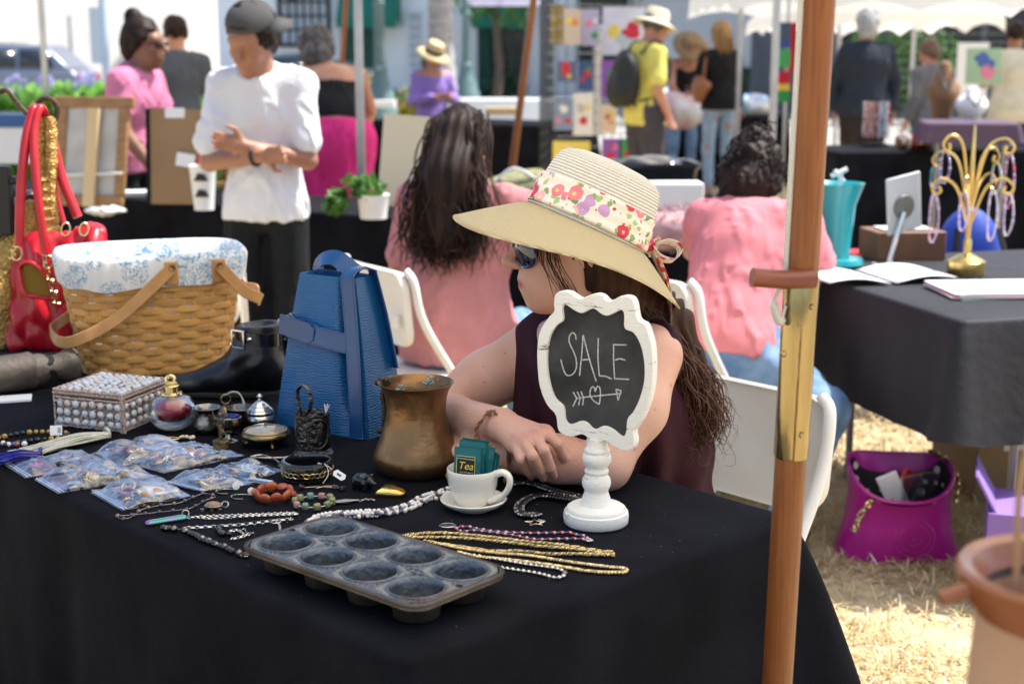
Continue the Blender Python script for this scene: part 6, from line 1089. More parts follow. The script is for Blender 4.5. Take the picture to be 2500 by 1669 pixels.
def person(label, loc, rz, J=None, base=BASEJ, skin_=SK1, top=None, bot=None, hair=None, sc=1., fat=1., look=(0, -1, -.1), up=(0, 0, 1), h=.011, extra=None, grp=None, feet=(.03, .03, .035), shoes=(.02, .02, .022), hcol=None):
    j = {k: np.array(v, float) for k, v in base.items()}
    for k, v in (J or {}).items(): j[k] = np.array(v, float)
    t = thing('person', label, 'person', loc, rz, grp); t.scale = (sc,) * 3
    def torso(b, g=0., parts='all'):
        uv = nz(j['che'] - j['pel']); xs = nz(j['shL'] - j['shR']); R1 = np.stack([xs, np.cross(uv, xs), uv], 1); w2 = .012 * (fat - 1) * 10
        b.ell(j['che'], np.array([.148 * fat, .098 * fat, .165]) + g, .05, R1).ell(j['wai'], np.array([.128 * fat, .095 * fat, .13]) + g, .06, R1).ell(j['pel'], np.array([.155 * fat, .112 * fat, .12]) + g, .05, R1)
        sl_ = np.array([0, 0, -.012]); b.cap(j['shL'] + sl_, j['shR'] + sl_, .040 + g, .040 + g, .05).cap(j['nek'] + (0, 0, -.03), j['shL'] * .75 + j['shR'] * .25, .042 + g, .038 + g, .05).cap(j['nek'] + (0, 0, -.03), j['shR'] * .75 + j['shL'] * .25, .042 + g, .038 + g, .05); b.cap(j['nek'] + (0, 0, -.03), j['che'], .055 + g, .09 + g, .05)
    b = Body(); torso(b)
    for s_ in 'LR':
        b.cap(j['sh' + s_], j['el' + s_], .047 * fat ** .5, .038 * fat ** .5, .03).cap(j['el' + s_], j['wr' + s_], .038 * fat ** .5, .026, .015); add_hand(b, j['wr' + s_], j['el' + s_], 1., .45, nrm=(1 if s_ == 'R' else -1, .2, .2))
        b.cap(j['hi' + s_], j['kn' + s_], .078 * fat, .052, .03).cap(j['kn' + s_], j['an' + s_], .052, .036, .02).cap(j['an' + s_] + (0, 0, -.03), j['an' + s_] + np.array([0, -.15, -.035]), .036, .030, .03)
    Pf, Rm = add_head(b, j['hea'], look, up, 1., j['nek'], .05); skin('body', *b.mesh(h), skin_, t)
    fold = lambda a, f_, sd_, lo_=-.3, hi_=9: (lambda V: a * np.clip(.9 * wob(V * np.array([1, 1, .6]), f_, sd_, 2) + 1.5 * (.35 - np.abs(wob(V * np.array([1, 1, .5]) + .3 * V[:, [2, 0, 1]], f_ * 1.3, sd_ + 5, 2))), lo_, hi_))
    if top:
        b = Body(); torso(b, top.get('g', .014)); sl = top.get('sleeve', .55)
        if sl:
            for s_ in 'LR':
                a, e, w_ = j['sh' + s_], j['el' + s_], j['wr' + s_]; r0 = (.043 + top.get('g', .014) * .75) * fat ** .4
                if sl <= 1: b.cap(a, a + (e - a) * sl, r0, r0 * top.get('flare', 1.0), .04)
                else: b.cap(a, e, r0, r0 * .88, .04).cap(e, e + (w_ - e) * (sl - 1), r0 * .86, r0 * .66, .02)
        if top.get('hem', 0) < .03:
            for s_ in 'LR': b.cap(j['wai'] * .6 + j['hi' + s_] * .4, j['hi' + s_] + (j['pel'] - j['wai']) * .8, .080 * fat + top.get('g', .014), .086 * fat + top.get('g', .014), .06)
        clips = [(j['pel'] + np.array([0, 0, top.get('hem', 0.)]), j['pel'] - j['wai'])] + ([(j['nek'] + np.array(top.get('cut', (0, 0, .0))), top.get('cutn', j['nek'] - j['che'] + np.array([0, -.10, 0])))])
        if top.get('clip'): clips = top['clip'](j) + clips[1:] if top.get('keep') else top['clip'](j)
        skin(top.get('name', 'shirt'), *b.mesh(h, clips=clips), top['mat'], t, folds=fold(top.get('f', .006), top.get('ff', 46), top.get('seed', 1)))
    if bot:
        g = bot.get('g', .012); b = Body(); b.ell(j['pel'], np.array([.155 * fat, .112 * fat, .12]) + g, .05).ell((j['pel'] + j['wai']) / 2, np.array([.14 * fat, .10 * fat, .10]) + g, .05); ln = bot.get('len', .93); k_ = bot.get('k', .03); r0 = bot.get('r', 1.)
        for s_ in 'LR':
            hi, kn, an = j['hi' + s_], j['kn' + s_], j['an' + s_]; b.cap(hi, kn, (.078 * fat + g) * r0, (.056 + g) * r0, k_)
            if ln > .5: b.cap(kn, kn + (an - kn) * (ln - .5) * 2, (.056 + g) * r0, (.042 + g) * r0, k_)
        skin(bot.get('name', 'trousers'), *b.mesh(h, clips=[((j['pel'] * .3 + j['wai'] * .7), j['wai'] - j['pel'])]), bot['mat'], t, folds=fold(.006, 42, 4, -9, .15))
    b = Body()
    for s_ in 'LR': b = Body(); b.cap(j['an' + s_] + (0, .02, -.035), j['an' + s_] + np.array([0, -.17, -.042]), .044, .036, .03); skin('shoe', *b.mesh(.012, clips=[((0, 0, .004), (0, 0, -1))]), M('dark_shoe', (.02, .018, .018), .6), t)
    if hair:
        b = Body(); kind = hair.get('kind', 'short'); g = hair.get('g', 0)
        b.ell(Pf(-.030, 0, .040), np.array([.096 + g, .084 + g, .096 + g]), .02, Rm)
        if kind != 'cropped': b.ell(Pf(-.060, 0, -.03), np.array([.060 + g, .072 + g, .075 + g]), .03, Rm)
        for y in (-1, 1): b.cap(Pf(.015, y * .068, .04), Pf(-.015, y * .074, -.02), .022, .016, .02)
        for c, r in hair.get('add', []): b.ell(Pf(*c), r, hair.get('k', .02), Rm)
        b.ell(Pf(.125, 0, -.05), np.array([.085, .10, .11]), .015, Rm, sub=True)
        skin('hair', *b.mesh(hair.get('h', h * .8)), hair['mat'], t, folds=fold(hair.get('f', .005), hair.get('ff', 60), 7))
    if extra: extra(t, j, Pf, Rm)
    return t, j, Pf, Rm
def strands(parent, mat, guides, n, r, spread, wave, wf, seed, o=(0, 0, 0), nm='hair_strands', seg=5, sides=4):
    q = np.random.default_rng(seed); G = [catmull(g, seg) - np.asarray(o) for g in guides]; m_ = min(len(g) for g in G); G = np.array([g[:m_] for g in G]); mb = MB(); sx_ = np.linspace(0, 1, m_)[:, None]
    for _ in range(n):
        wgt = q.dirichlet(np.ones(len(G)) * .6); P = np.tensordot(wgt, G, 1); off = q.normal(0, 1, 3) * spread; ph = q.uniform(0, 6.3, 3); ln = q.uniform(.72, 1.0); k = max(4, int(m_ * ln)); P = P + off * (.45 + .75 * sx_) + wave * q.uniform(.5, 1.5) * np.sin(sx_ * wf * q.uniform(.8, 1.25) + ph) * (.25 + sx_); P = P[:k]; rr = r * q.uniform(.7, 1.3) * np.interp(np.linspace(0, 1, k), [0, .75, 1], [1, .9, .25]); mb.tube(P, rr, sides)
    return mb.build(nm, mat, parent, sharp=0)
def hair_mat(name, c, c2): return M(name, c, .55, col2=c2, scale=30, spec=.18, stretch=(1, 1, .3))
HB1 = hair_mat('hair_brown', (.030, .014, .009), (.075, .034, .018)); HB2 = hair_mat('hair_black', (.010, .0065, .006), (.026, .014, .011)); HG = hair_mat('hair_grey', (.30, .30, .30), (.45, .45, .44)); HD = hair_mat('hair_dark_grey', (.06, .055, .06), (.14, .13, .13)); HBL = hair_mat('hair_blonde', (.30, .17, .075), (.42, .26, .12))
# ---- folding chairs
whitep = M('white_chair_plastic', (.78, .75, .68), .4, col2=(.72, .69, .62), scale=6, bump=.05, bscale=200); whitem = M('white_chair_metal', (.76, .76, .74), .3, coat=.2)
def make_chair():
    t = thing('folding_chair', '', 'chair'); mb = MB()
    o = rrect(.205, .115, .055, 6); R = np.array([[1, 0, 0], [0, .14, -1], [0, 1, .14]]); V = []
    G = []
    for d, s_ in ((-.010, .94), (-.013, .985), (-.006, 1), (.006, 1), (.013, .985), (.010, .94)): G.append([(x * s_, .225 + d + (z + .115) * .10 + .35 * x * x, .665 + z * s_) for x, z in o])
    mb.sheet(np.array(G), cv=True); n = len(o); mb.f += [tuple(range(n)), tuple(range(5 * n, 6 * n))[::-1]]; mb.m += [0, 0]; mb.build('backrest', whitep, t, sharp=35)
    o = rrect(.195, .195, .06, 6); mb = MB(); G = [[(x * s_, y * s_, .43 + d - .25 * (x * x + y * y) * (d > .01)) for x, y in o] for d, s_ in ((0, .97), (.004, 1), (.018, 1), (.024, .97), (.020, .6), (.018, .02))]; mb.sheet(np.array(G), cv=True); mb.f.append(tuple(range(n))[::-1]); mb.m.append(0); mb.build('seat', whitep, t, sharp=35)
    for s_ in (-1, 1):
        MB().tube(catmull([(s_ * .185, .245, .785), (s_ * .212, .235, .75), (s_ * .215, .20, .62), (s_ * .215, .06, .40), (s_ * .215, -.10, .17), (s_ * .215, -.21, .01)], 5), .0125, 10).build('front_leg', whitem, t); MB().tube([(s_ * .185, -.13, .425), (s_ * .185, .06, .22), (s_ * .185, .235, .01)], .0115, 10).build('rear_leg', whitem, t)
        MB().lathe([(0, 0), (.017, 0), (.017, .03), (.013, .035)], 10, (s_ * .215, -.212, 0)).build('foot_cap', M('rubber', (.05, .05, .05), .8), t); MB().lathe([(0, 0), (.016, 0), (.016, .03), (.0125, .035)], 10, (s_ * .185, .238, 0)).build('foot_cap', M('rubber', (.05, .05, .05), .8), t)
        MB().box((s_ * .16, .268, .63), (.022, .012, .04)).build('hinge', whitem, t, bevel=.003)
    MB().tube([(-.215, -.16, .085), (.215, -.16, .085)], .008, 8).build('crossbar', whitem, t); MB().tube([(-.185, .17, .09), (.185, .17, .09)], .008, 8).build('crossbar', whitem, t); return t
chair0 = make_chair(); used = [0]
def chair(label, x, y, rz):
    t = chair0 if not used[0] else copy_tree(chair0); used[0] = 1; t.location = (x, y, 0); t.rotation_euler = (0, 0, rz); tag(t, label, 'chair', 'white folding chairs'); return t
# ================================================================ the woman in the sun hat
A3 = lambda v: np.array(v, float)
W3 = np.array([W_[0], W_[1], 0]); D3 = np.array([D_[0], D_[1], 0])
wy = A3((.235, 2.62, 0)); tw_ = thing('person', 'woman in maroon sleeveless top and wide straw sun hat leaning on the table', 'person', tuple(wy)); LO = lambda v: A3(v) - wy
chair('white folding chair under the woman in the sun hat', .285, 2.60, math.atan2(-W_[0], W_[1]))
shL, shR = A3(atY(1600, 868, 2.30)), A3(atY(1318, 838, 2.53)); elR = A3(at(1052, 1018, .792)); wrR = A3(at(1222, 1034, .838)); elL = A3(at(1482, 1138, .780)); wrL = A3(at(1150, 1098, .780)); hc = A3(atY(1400, 598, 2.375)); sm_ = (shL + shR) / 2
pel = A3((wy[0], wy[1], .53)); che = sm_ * .82 + pel * .18 + A3((0, 0, -.045)); wai = sm_ * .42 + pel * .58; nek = sm_ + W3 * .01 + A3((0, 0, .055))
fh = nz((-.985, -.16, -.06)); uh = A3((.06, .02, 1)); xs = nz(shL - shR); uv = nz(che - pel); RT = np.stack([xs, nz(np.cross(uv, xs)), np.cross(xs, nz(np.cross(uv, xs)))], 1)
def torso(b, g):
    b.ell(LO(che), A3((.162, .112, .165)) + g, .05, RT).ell(LO(wai), A3((.134, .112, .14)) + g, .06, RT).ell(LO(pel), A3((.145, .125, .13)) + g, .05, RT).cap(LO(shL) - xs * .03, LO(shR) + xs * .03, .050 + g, .050 + g, .05).cap(LO(nek) - A3((0, 0, .03)), LO(che), .052 + g, .085 + g, .05).ell(LO(che) - W3 * .085 + A3((0, 0, -.035)), A3((.13, .06, .07)) + g, .04, RT)
b = Body(); torso(b, 0)
b.chain([LO(shL), LO(shL) * .5 + LO(elL) * .5 + A3((.010, 0, 0)), LO(elL)], [.0445, .0430, .0345], .03).chain([LO(elL), LO(elL) * .65 + LO(wrL) * .35 + A3((0, -.004, .004)), LO(wrL)], [.0355, .0365, .0250], .02)
b.chain([LO(shR), LO(shR) * .5 + LO(elR) * .5, LO(elR)], [.0500, .0480, .0400], .03).chain([LO(elR), LO(elR) * .66 + LO(wrR) * .34, LO(wrR)], [.0410, .0400, .0265], .02)
add_hand(b, LO(wrL), LO(elL), .92, .3, nrm=(0, 0, 1))
# right hand draped over the left forearm
zk, zp, zt3 = .838, .828, .772
fing = [((1331, 1053, zk + .004), (1360, 1082, zp + .002), (1374, 1110, .806), (1379, 1126, .788)), ((1305, 1066, zk), (1328, 1098, zp), (1343, 1140, .795), (1351, 1160, zt3)), ((1279, 1078, zk - .006), (1300, 1112, zp - .004), (1318, 1148, .790), (1326, 1166, zt3 - .003)), ((1257, 1084, zk - .014), (1271, 1120, zp - .012), (1288, 1150, .786), (1297, 1163, zt3 - .002))]
tips = []; kn_ = []
for k, f in enumerate(fing):
    P = [LO(at(*p)) for p in f]; r0 = [.0090, .0092, .0088, .0078][k]; kn_.append(P[0]); b.chain(P, [r0 * 1.08, r0, r0 * .93, r0 * .80], .0022); tips.append((P[2], P[3], r0 * .8))
wr_ = LO(wrR); pc = (kn_[1] + kn_[2] + wr_) / 3
for k, w_ in enumerate((.0150, .0152, .0145, .0135)): b.cap(wr_ + (kn_[k] - pc) * .18, kn_[k] - A3((0, 0, .004)), .0185, w_ * .86, .012)
b.cap(wr_ + A3((.01, .0, -.012)), kn_[0] + A3((-.02, .02, -.022)), .0165, .0125, .014).cap(kn_[0] + A3((-.02, .02, -.022)), kn_[0] + A3((.012, .022, -.036)), .0115, .009, .006)
Pf, Rm = add_head(b, LO(hc), fh, uh, .905, LO(nek), .054)
for y in (-1, 1): b.ell(Pf(.048, y * .030, -.058), A3((.036, .030, .034)), .03, Rm)     # full cheeks
for y in (-1, 1): b.cap(LO(sm_) + xs * .02 * y + A3((0, 0, .012)) - W3 * .05, LO(sm_) + xs * .12 * y + A3((0, 0, .016)) - W3 * .03, .008, .007, .015)
for s_ in (1, -1): b.cap(LO(pel) + xs * .09 * s_, LO(pel) + xs * .11 * s_ - W3 * .40 + A3((0, 0, -.03)), .085, .060, .03).cap(LO(pel) + xs * .11 * s_ - W3 * .40 + A3((0, 0, -.03)), A3((0, 0, .07)) + xs * .13 * s_ - W3 * .36, .055, .04, .02).cap(A3((0, 0, .05)) + xs * .13 * s_ - W3 * .36, A3((0, 0, .035)) + xs * .13 * s_ - W3 * .52, .038, .03, .02)
V, Q = b.mesh(.0027); skw = M('skin_seller', (.64, .385, .295), .45, col2=(.58, .31, .23), scale=11, bump=.22, bscale=330, sss=.2, detail=8, contrast=(.3, .7))
o = skin('body', V, Q, skw, tw_, smooth=2)
# lips and fingernails carry their own tint; a few freckles
Vv = np.array([v.co for v in o.data.vertices]); col = np.zeros(len(Vv)); loc = (Vv - LO(hc)) @ Rm / .905; lip = np.exp(-(((loc[:, 0] - .105) / .015) ** 2 + (loc[:, 1] / .027) ** 2 + ((loc[:, 2] + .0635) / .0098) ** 2) ** 2); red_ = .55 * np.exp(-(((loc[:, 0] - .112) / .02) ** 2 + (loc[:, 1] / .02) ** 2 + ((loc[:, 2] + .02) / .018) ** 2)) + .35 * np.exp(-(((loc[:, 0] - .07) / .03) ** 2 + ((np.abs(loc[:, 1]) - .045) / .02) ** 2 + ((loc[:, 2] + .03) / .022) ** 2)); nail = np.zeros(len(Vv))
for a, e, r in tips: dd = nz(e - a); up_ = nz(A3((0, -.75, .65)) - dd * np.dot((0, -.75, .65), dd)); c = e + dd * r * .25 + up_ * r * .75; lp = Vv - c; nail = np.maximum(nail, np.exp(-((lp @ dd / .0068) ** 2 + (lp @ np.cross(dd, up_) / .0055) ** 2 + (lp @ up_ / .004) ** 2) ** 2))
for k in kn_: red_ = np.maximum(red_, .4 * np.exp(-(np.linalg.norm(Vv - k - A3((0, -.004, .008)), axis=1) / .010) ** 2))
q = np.random.default_rng(6); mole = np.zeros(len(Vv))
for p, r in [((1640, 941), .0030), ((1182, 933), .0022), ((1233, 862), .0016), ((1415, 1075), .0018), ((1550, 1098), .0020), ((1180, 895), .0014), ((1560, 840), .0015), ((1330, 700), .0012), ((1248, 900), .0014), ((1600, 1000), .0013)]:
    ry = A3(ray(*p)); ry = ry / np.linalg.norm(ry); c0 = A3((0, 0, CAM_H)) - wy; rel = Vv - c0; dpt = rel @ ry; dist = np.linalg.norm(rel - dpt[:, None] * ry, axis=1); near = dpt < (dpt[dist < .02].min() + .03 if (dist < .02).any() else 0); mole = np.maximum(mole, np.where(near, np.exp(-(dist / (r * .75)) ** 2), 0))
at_ = o.data.color_attributes.new('tint', 'FLOAT_COLOR', 'POINT'); at_.data.foreach_set('color', np.c_[np.clip(lip + red_, 0, 1), nail, mole, np.ones(len(Vv))].ravel()); N_, L_, b_ = nodes(skw); va = nd(skw, 'ShaderNodeVertexColor', layer_name='tint'); sp = nd(skw, 'ShaderNodeSeparateColor'); L_.new(va.outputs[0], sp.inputs[0]); cur = b_.inputs['Base Color'].links[0].from_socket
for i, c in enumerate(((.38, .08, .08, 1), (.74, .50, .44, 1), (.16, .06, .035, 1))): mx = nd(skw, 'ShaderNodeMix', data_type='RGBA'); L_.new(sp.outputs[i], mx.inputs[0]); L_.new(cur, mx.inputs[6]); mx.inputs[7].default_value = c; cur = mx.outputs[2]
L_.new(cur, b_.inputs['Base Color'])
# top
mar = M('maroon_jersey', (.036, .004, .012), .8, col2=(.026, .003, .009), scale=10, bump=.2, bscale=500, spec=.25); b = Body(); torso(b, .011); b.cap(LO(shL) - xs * .012, LO(shR) + xs * .012, .052, .052, .03); b.cap(LO(wai) + xs * .04 + W3 * .02, LO(pel) + xs * .03 + W3 * .02, .118, .122, .08)
for s_, sh in ((1, shL), (-1, shR)): b.ell(LO(sh) + xs * s_ * .068 + A3((0, 0, -.06)), A3((.045, .070, .095)), .03, RT, sub=True)
cl_n = nz(A3((0, 0, 1)) - W3 * .75); V, Q = b.mesh(.0048, clips=[(LO(nek) + A3((0, 0, .006)), cl_n), (LO(pel) - A3((0, 0, .08)), (0, 0, -1))])
skin('top', V, Q, mar, tw_, folds=lambda V: (.010 * np.sin(V @ (xs * 85 + W3 * 60) + 2.2 * np.sin(V[:, 2] * 14) + 1.5) + .004 * wob(V, 30, 3, 2)) * np.clip((.98 - LO((0, 0, 0))[2] - V[:, 2]) / .30, .12, 1))
# trousers
b = Body().ell(LO(pel), A3((.185, .145, .13)) + .008, .05, RT)
for s_ in (1, -1): b.cap(LO(pel) + xs * .09 * s_, LO(pel) + xs * .11 * s_ - W3 * .40 + A3((0, 0, -.03)), .095, .072, .03).cap(LO(pel) + xs * .11 * s_ - W3 * .40 + A3((0, 0, -.03)), A3((0, 0, .10)) + xs * .13 * s_ - W3 * .36, .068, .055, .02)
skin('trousers', *b.mesh(.01, clips=[(LO(wai), (0, 0, 1))]), M('dark_denim', (.02, .03, .06), .85), tw_)
# hair: core plus loose frizzy strands
b = Body().ell(Pf(-.045, 0, .01), (.085, .086, .10), .03, Rm).ell(Pf(-.075, .0, -.075), (.055, .075, .08), .04, Rm)
hp = lambda px, py, Y: LO(atY(px, py, Y))
b.chain([hp(1545, 720, 2.42), hp(1612, 800, 2.44), hp(1665, 900, 2.43), hp(1690, 985, 2.42)], [.055, .050, .036, .020], .04); b.ell(Pf(.105, 0, -.04), (.085, .095, .12), .02, Rm, sub=True); skin('hair', *b.mesh(.005, clips=[(LO(A3(atY(1432, 610, 2.395))), nz(A3((0, 0, 1)) + A3((.47, .14, 0))))]), HB1, tw_, folds=lambda V: .004 * np.sin(V[:, 0] * 300 + 3 * np.sin(V[:, 2] * 40)) + .003 * wob(V, 60, 2, 2))
gd = [[hp(1480, 715, 2.33), hp(1560, 765, 2.34), hp(1630, 850, 2.37), hp(1690, 960, 2.38), hp(1712, 1050, 2.38), hp(1722, 1105, 2.38)], [hp(1520, 715, 2.40), hp(1600, 785, 2.41), hp(1665, 860, 2.41), hp(1715, 950, 2.41), hp(1738, 1030, 2.41), hp(1735, 1085, 2.41)], [hp(1550, 720, 2.46), hp(1630, 800, 2.46), hp(1700, 880, 2.46), hp(1745, 960, 2.46), hp(1755, 1020, 2.45), hp(1750, 1060, 2.45)], [hp(1500, 720, 2.36), hp(1580, 790, 2.37), hp(1650, 900, 2.38), hp(1685, 990, 2.38), hp(1695, 1060, 2.38), hp(1700, 1100, 2.38)]]
strands(tw_, HB1, gd, 420, .0011, .011, .005, 26, 3, seg=7); strands(tw_, M('hair_auburn', (.11, .045, .02), .4, col2=(.16, .07, .03), scale=30), gd, 110, .0008, .020, .009, 30, 5, nm='loose_strands', seg=7)
gf = [[Pf(.055, .055, .05), Pf(.075, .062, .0), Pf(.05, .070, -.06), Pf(.03, .078, -.11)], [Pf(.04, .060, .05), Pf(.045, .072, -.02), Pf(.02, .078, -.08), Pf(.0, .08, -.12)]]; strands(tw_, HB1, gf, 26, .0006, .006, .004, 9, 8, nm='face_wisps')
# sunglasses
sg = thing('sunglasses', None, None); sg.parent = tw_; fr_m = M('blue_frame', (.006, .010, .09), .2, coat=.6); ln_m = M('mirror_lens', (.05, .06, .09), .05, .85, coat=.6)
for y in (-1, 1):
    nn = nz(Rm @ A3((.93, y * .36, .02))); Rl = frame(nn, Rm @ A3((0, 1, 0))); c = Pf(.099, y * .036, .001); o_ = [];
    ol = np.array([(.0325 * math.cos(a) * (1 + .05 * math.cos(2 * a)), .0265 * math.sin(a) - .002 * math.cos(a) * y) for a in np.linspace(0, 2 * PI, 36, endpoint=False)]); G = [[c + Rl @ A3((x * s_, z * s_, .006 * (1 - s_ * s_))) for x, z in ol] for s_ in (1, .7, .4, .02)]; MB().sheet(np.array(G), cv=True).build('lens', ln_m, sg); MB().tube(np.array([c + Rl @ A3((x, z, 0)) for x, z in ol]), .0026, 7, closed=True).build('rim', fr_m, sg)
    MB().tube(catmull([c + Rl @ A3((y * .0 + (.031 if Rl[:, 0] @ (Rm @ A3((0, y, 0))) > 0 else -.031), .008, -.001)), Pf(.05, y * .080, .014), Pf(-.02, y * .083, .010)], 5), .003, 7, flat=1.5).build('temple', fr_m, sg)
MB().tube(catmull([Pf(.108, -.010, .012), Pf(.113, 0, .016), Pf(.108, .010, .012)], 4), .0024, 6).build('bridge', fr_m, sg)
# hat
fhh = nz((-.90, -.265, .44)); ah = nz(A3((0, 0, 1)) - fhh * fhh[2]); sh_ = np.cross(ah, fhh); RH = np.stack([fhh, sh_, ah], 1); hb = A3(atY(1432, 551, 2.395)); ht = thing('sun_hat', None, None, tuple(LO(hb)), R=RH); ht.parent = tw_
def straw_mat(name, c, c2, f):
    m = M(name, c, .75, translucent=.1); N_, L_, b_ = nodes(m); tcn = [n for n in N_ if n.type == 'TEX_COORD'][0]; s3 = nd(m, 'ShaderNodeSeparateXYZ'); L_.new(tcn.outputs['Object'], s3.inputs[0]); x2 = nd(m, 'ShaderNodeMath', operation='POWER'); x2.inputs[1].default_value = 2; y2 = nd(m, 'ShaderNodeMath', operation='POWER'); y2.inputs[1].default_value = 2; L_.new(s3.outputs[0], x2.inputs[0]); ys = nd(m, 'ShaderNodeMath', operation='MULTIPLY'); ys.inputs[1].default_value = 1.08; L_.new(s3.outputs[1], ys.inputs[0]); L_.new(ys.outputs[0], y2.inputs[0]); ad = nd(m, 'ShaderNodeMath', operation='ADD'); L_.new(x2.outputs[0], ad.inputs[0]); L_.new(y2.outputs[0], ad.inputs[1]); sq = nd(m, 'ShaderNodeMath', operation='SQRT'); L_.new(ad.outputs[0], sq.inputs[0]); sb_ = nd(m, 'ShaderNodeMath', operation='SUBTRACT'); L_.new(sq.outputs[0], sb_.inputs[0]); L_.new(s3.outputs[2], sb_.inputs[1]); mu = nd(m, 'ShaderNodeMath', operation='MULTIPLY'); mu.inputs[1].default_value = f; L_.new(sb_.outputs[0], mu.inputs[0]); sn = nd(m, 'ShaderNodeMath', operation='SINE'); L_.new(mu.outputs[0], sn.inputs[0])
    nzt = nd(m, 'ShaderNodeTexNoise', i_Scale=420, i_Detail=2); L_.new(tcn.outputs['Object'], nzt.inputs[0]); sm2 = nd(m, 'ShaderNodeMath', operation='ADD'); L_.new(sn.outputs[0], sm2.inputs[0]); L_.new(nzt.outputs[0], sm2.inputs[1]); bp_ = nd(m, 'ShaderNodeBump', i_Strength=1., i_Distance=.0016); L_.new(sm2.outputs[0], bp_.inputs['Height']); L_.new(bp_.outputs[0], b_.inputs['Normal'])
    rp = nd(m, 'ShaderNodeValToRGB'); rp.color_ramp.elements[0].position = .05; rp.color_ramp.elements[1].position = .5; rp.color_ramp.elements[0].color = (*c2, 1); rp.color_ramp.elements[1].color = (*c, 1); mr = nd(m, 'ShaderNodeMapRange'); mr.inputs[1].default_value = -.8; mr.inputs[2].default_value = 1.6; L_.new(sm2.outputs[0], mr.inputs[0]); L_.new(mr.outputs[0], rp.inputs[0]); L_.new(rp.outputs[0], b_.inputs['Base Color']); return m
crm = straw_mat('white_straw', (.96, .94, .87), (.74, .67, .51), 1000); brm = straw_mat('tan_straw', (.95, .80, .50), (.68, .52, .26), 1450)
prof = [(.1085, -.004), (.107, .02), (.103, .05), (.098, .08), (.092, .098), (.080, .107), (.060, .113), (.030, .116), (.0005, .117)]; MB().lathe(prof, 72, sy=.92).build('crown', crm, ht, sharp=0)
n = 128; th = np.arange(n) / n * 2 * PI; G = []
for s_ in np.linspace(0, 1, 16):
    R_ = .108 + .122 * s_ * (.80 + .05 * np.cos(th)) ; droop = (.059 + .011 * np.cos(th) + .008 * np.cos(2 * th) + .005 * np.sin(3 * th)) * s_ ** 1.1; G.append(np.c_[R_ * np.cos(th), R_ * np.sin(th) * (.92 + .05 * s_), -.004 - droop])
MB().sheet(np.array(G), cv=True).build('brim', brm, ht, sharp=0, solid=.0022); MB().tube(np.array(G[-1]), .0019, 6, closed=True).build('brim_edge', brm, ht)
flo = M('floral_ribbon', (.80, .70, .62), .75); N_, L_, b_ = nodes(flo); tcn = [n for n in N_ if n.type == 'TEX_COORD'][0]; cur = None
def layer(cur, sc, thr, cols, seed, dens):
    mp = nd(flo, 'ShaderNodeMapping'); mp.inputs['Location'].default_value = (seed, seed * .7, seed * 1.9); L_.new(tcn.outputs['Object'], mp.inputs[0]); nz0 = nd(flo, 'ShaderNodeTexNoise', i_Scale=sc * 1.8, i_Detail=1); L_.new(mp.outputs[0], nz0.inputs[0]); mv = nd(flo, 'ShaderNodeMix', data_type='VECTOR'); mv.inputs[0].default_value = .0095; L_.new(mp.outputs[0], mv.inputs[4]); L_.new(nz0.outputs[1], mv.inputs[5]); vo = nd(flo, 'ShaderNodeTexVoronoi', i_Scale=sc); L_.new(mv.outputs[1], vo.inputs[0]); lt = nd(flo, 'ShaderNodeMath', operation='LESS_THAN'); lt.inputs[1].default_value = thr; L_.new(vo.outputs['Distance'], lt.inputs[0])
    sc_ = nd(flo, 'ShaderNodeSeparateColor'); L_.new(vo.outputs['Color'], sc_.inputs[0]); dn = nd(flo, 'ShaderNodeMath', operation='LESS_THAN'); dn.inputs[1].default_value = dens; L_.new(sc_.outputs[1], dn.inputs[0]); mk = nd(flo, 'ShaderNodeMath', operation='MULTIPLY'); L_.new(lt.outputs[0], mk.inputs[0]); L_.new(dn.outputs[0], mk.inputs[1]); rp = nd(flo, 'ShaderNodeValToRGB'); rp.color_ramp.interpolation = 'CONSTANT'; rp.color_ramp.elements[0].color = (*cols[0], 1); rp.color_ramp.elements[1].color = (*cols[-1], 1); rp.color_ramp.elements[1].position = .8
    for i, c in enumerate(cols[1:-1]): e = rp.color_ramp.elements.new((i + 1) * .8 / (len(cols) - 1)); e.color = (*c, 1)
    L_.new(sc_.outputs[0], rp.inputs[0]); mx = nd(flo, 'ShaderNodeMix', data_type='RGBA'); L_.new(mk.outputs[0], mx.inputs[0]); L_.new(rp.outputs[0], mx.inputs[7])
    if cur is None: mx.inputs[6].default_value = (.82, .72, .64, 1)
    else: L_.new(cur, mx.inputs[6])
    return mx.outputs[2]
cur = layer(cur, 70, .42, [(.25, .38, .16), (.35, .48, .24), (.16, .30, .14)], 3.1, .42); cur = layer(cur, 36, .47, [(.62, .05, .09), (.75, .22, .26), (.50, .30, .52), (.78, .42, .40), (.60, .04, .08)], 1.7, .74); cur = layer(cur, 36, .16, [(.80, .55, .18), (.85, .60, .55), (.75, .35, .30)], 1.7, .74); cur = layer(cur, 95, .22, [(.70, .42, .12), (.60, .06, .10), (.55, .35, .55)], 8.3, .4); L_.new(cur, b_.inputs['Base Color'])
G = []
for s_ in np.linspace(0, 1, 12): z = .000 + .052 * s_; rr = np.interp(z, [0, .02, .05, .08], [.1085, .107, .103, .098]) + .0022 + .0012 * np.sin(s_ * 15 + .6 * np.sin(th * 2)) + .0008 * np.sin(th * 9 + s_ * 5); G.append(np.c_[rr * np.cos(th), rr * np.sin(th) * .923, np.full(n, z) + .004 * np.sin(th + .6)])
MB().sheet(np.array(G), cv=True).build('ribbon', flo, ht, solid=.001)
bk = A3((-.112, .018, .012)); 
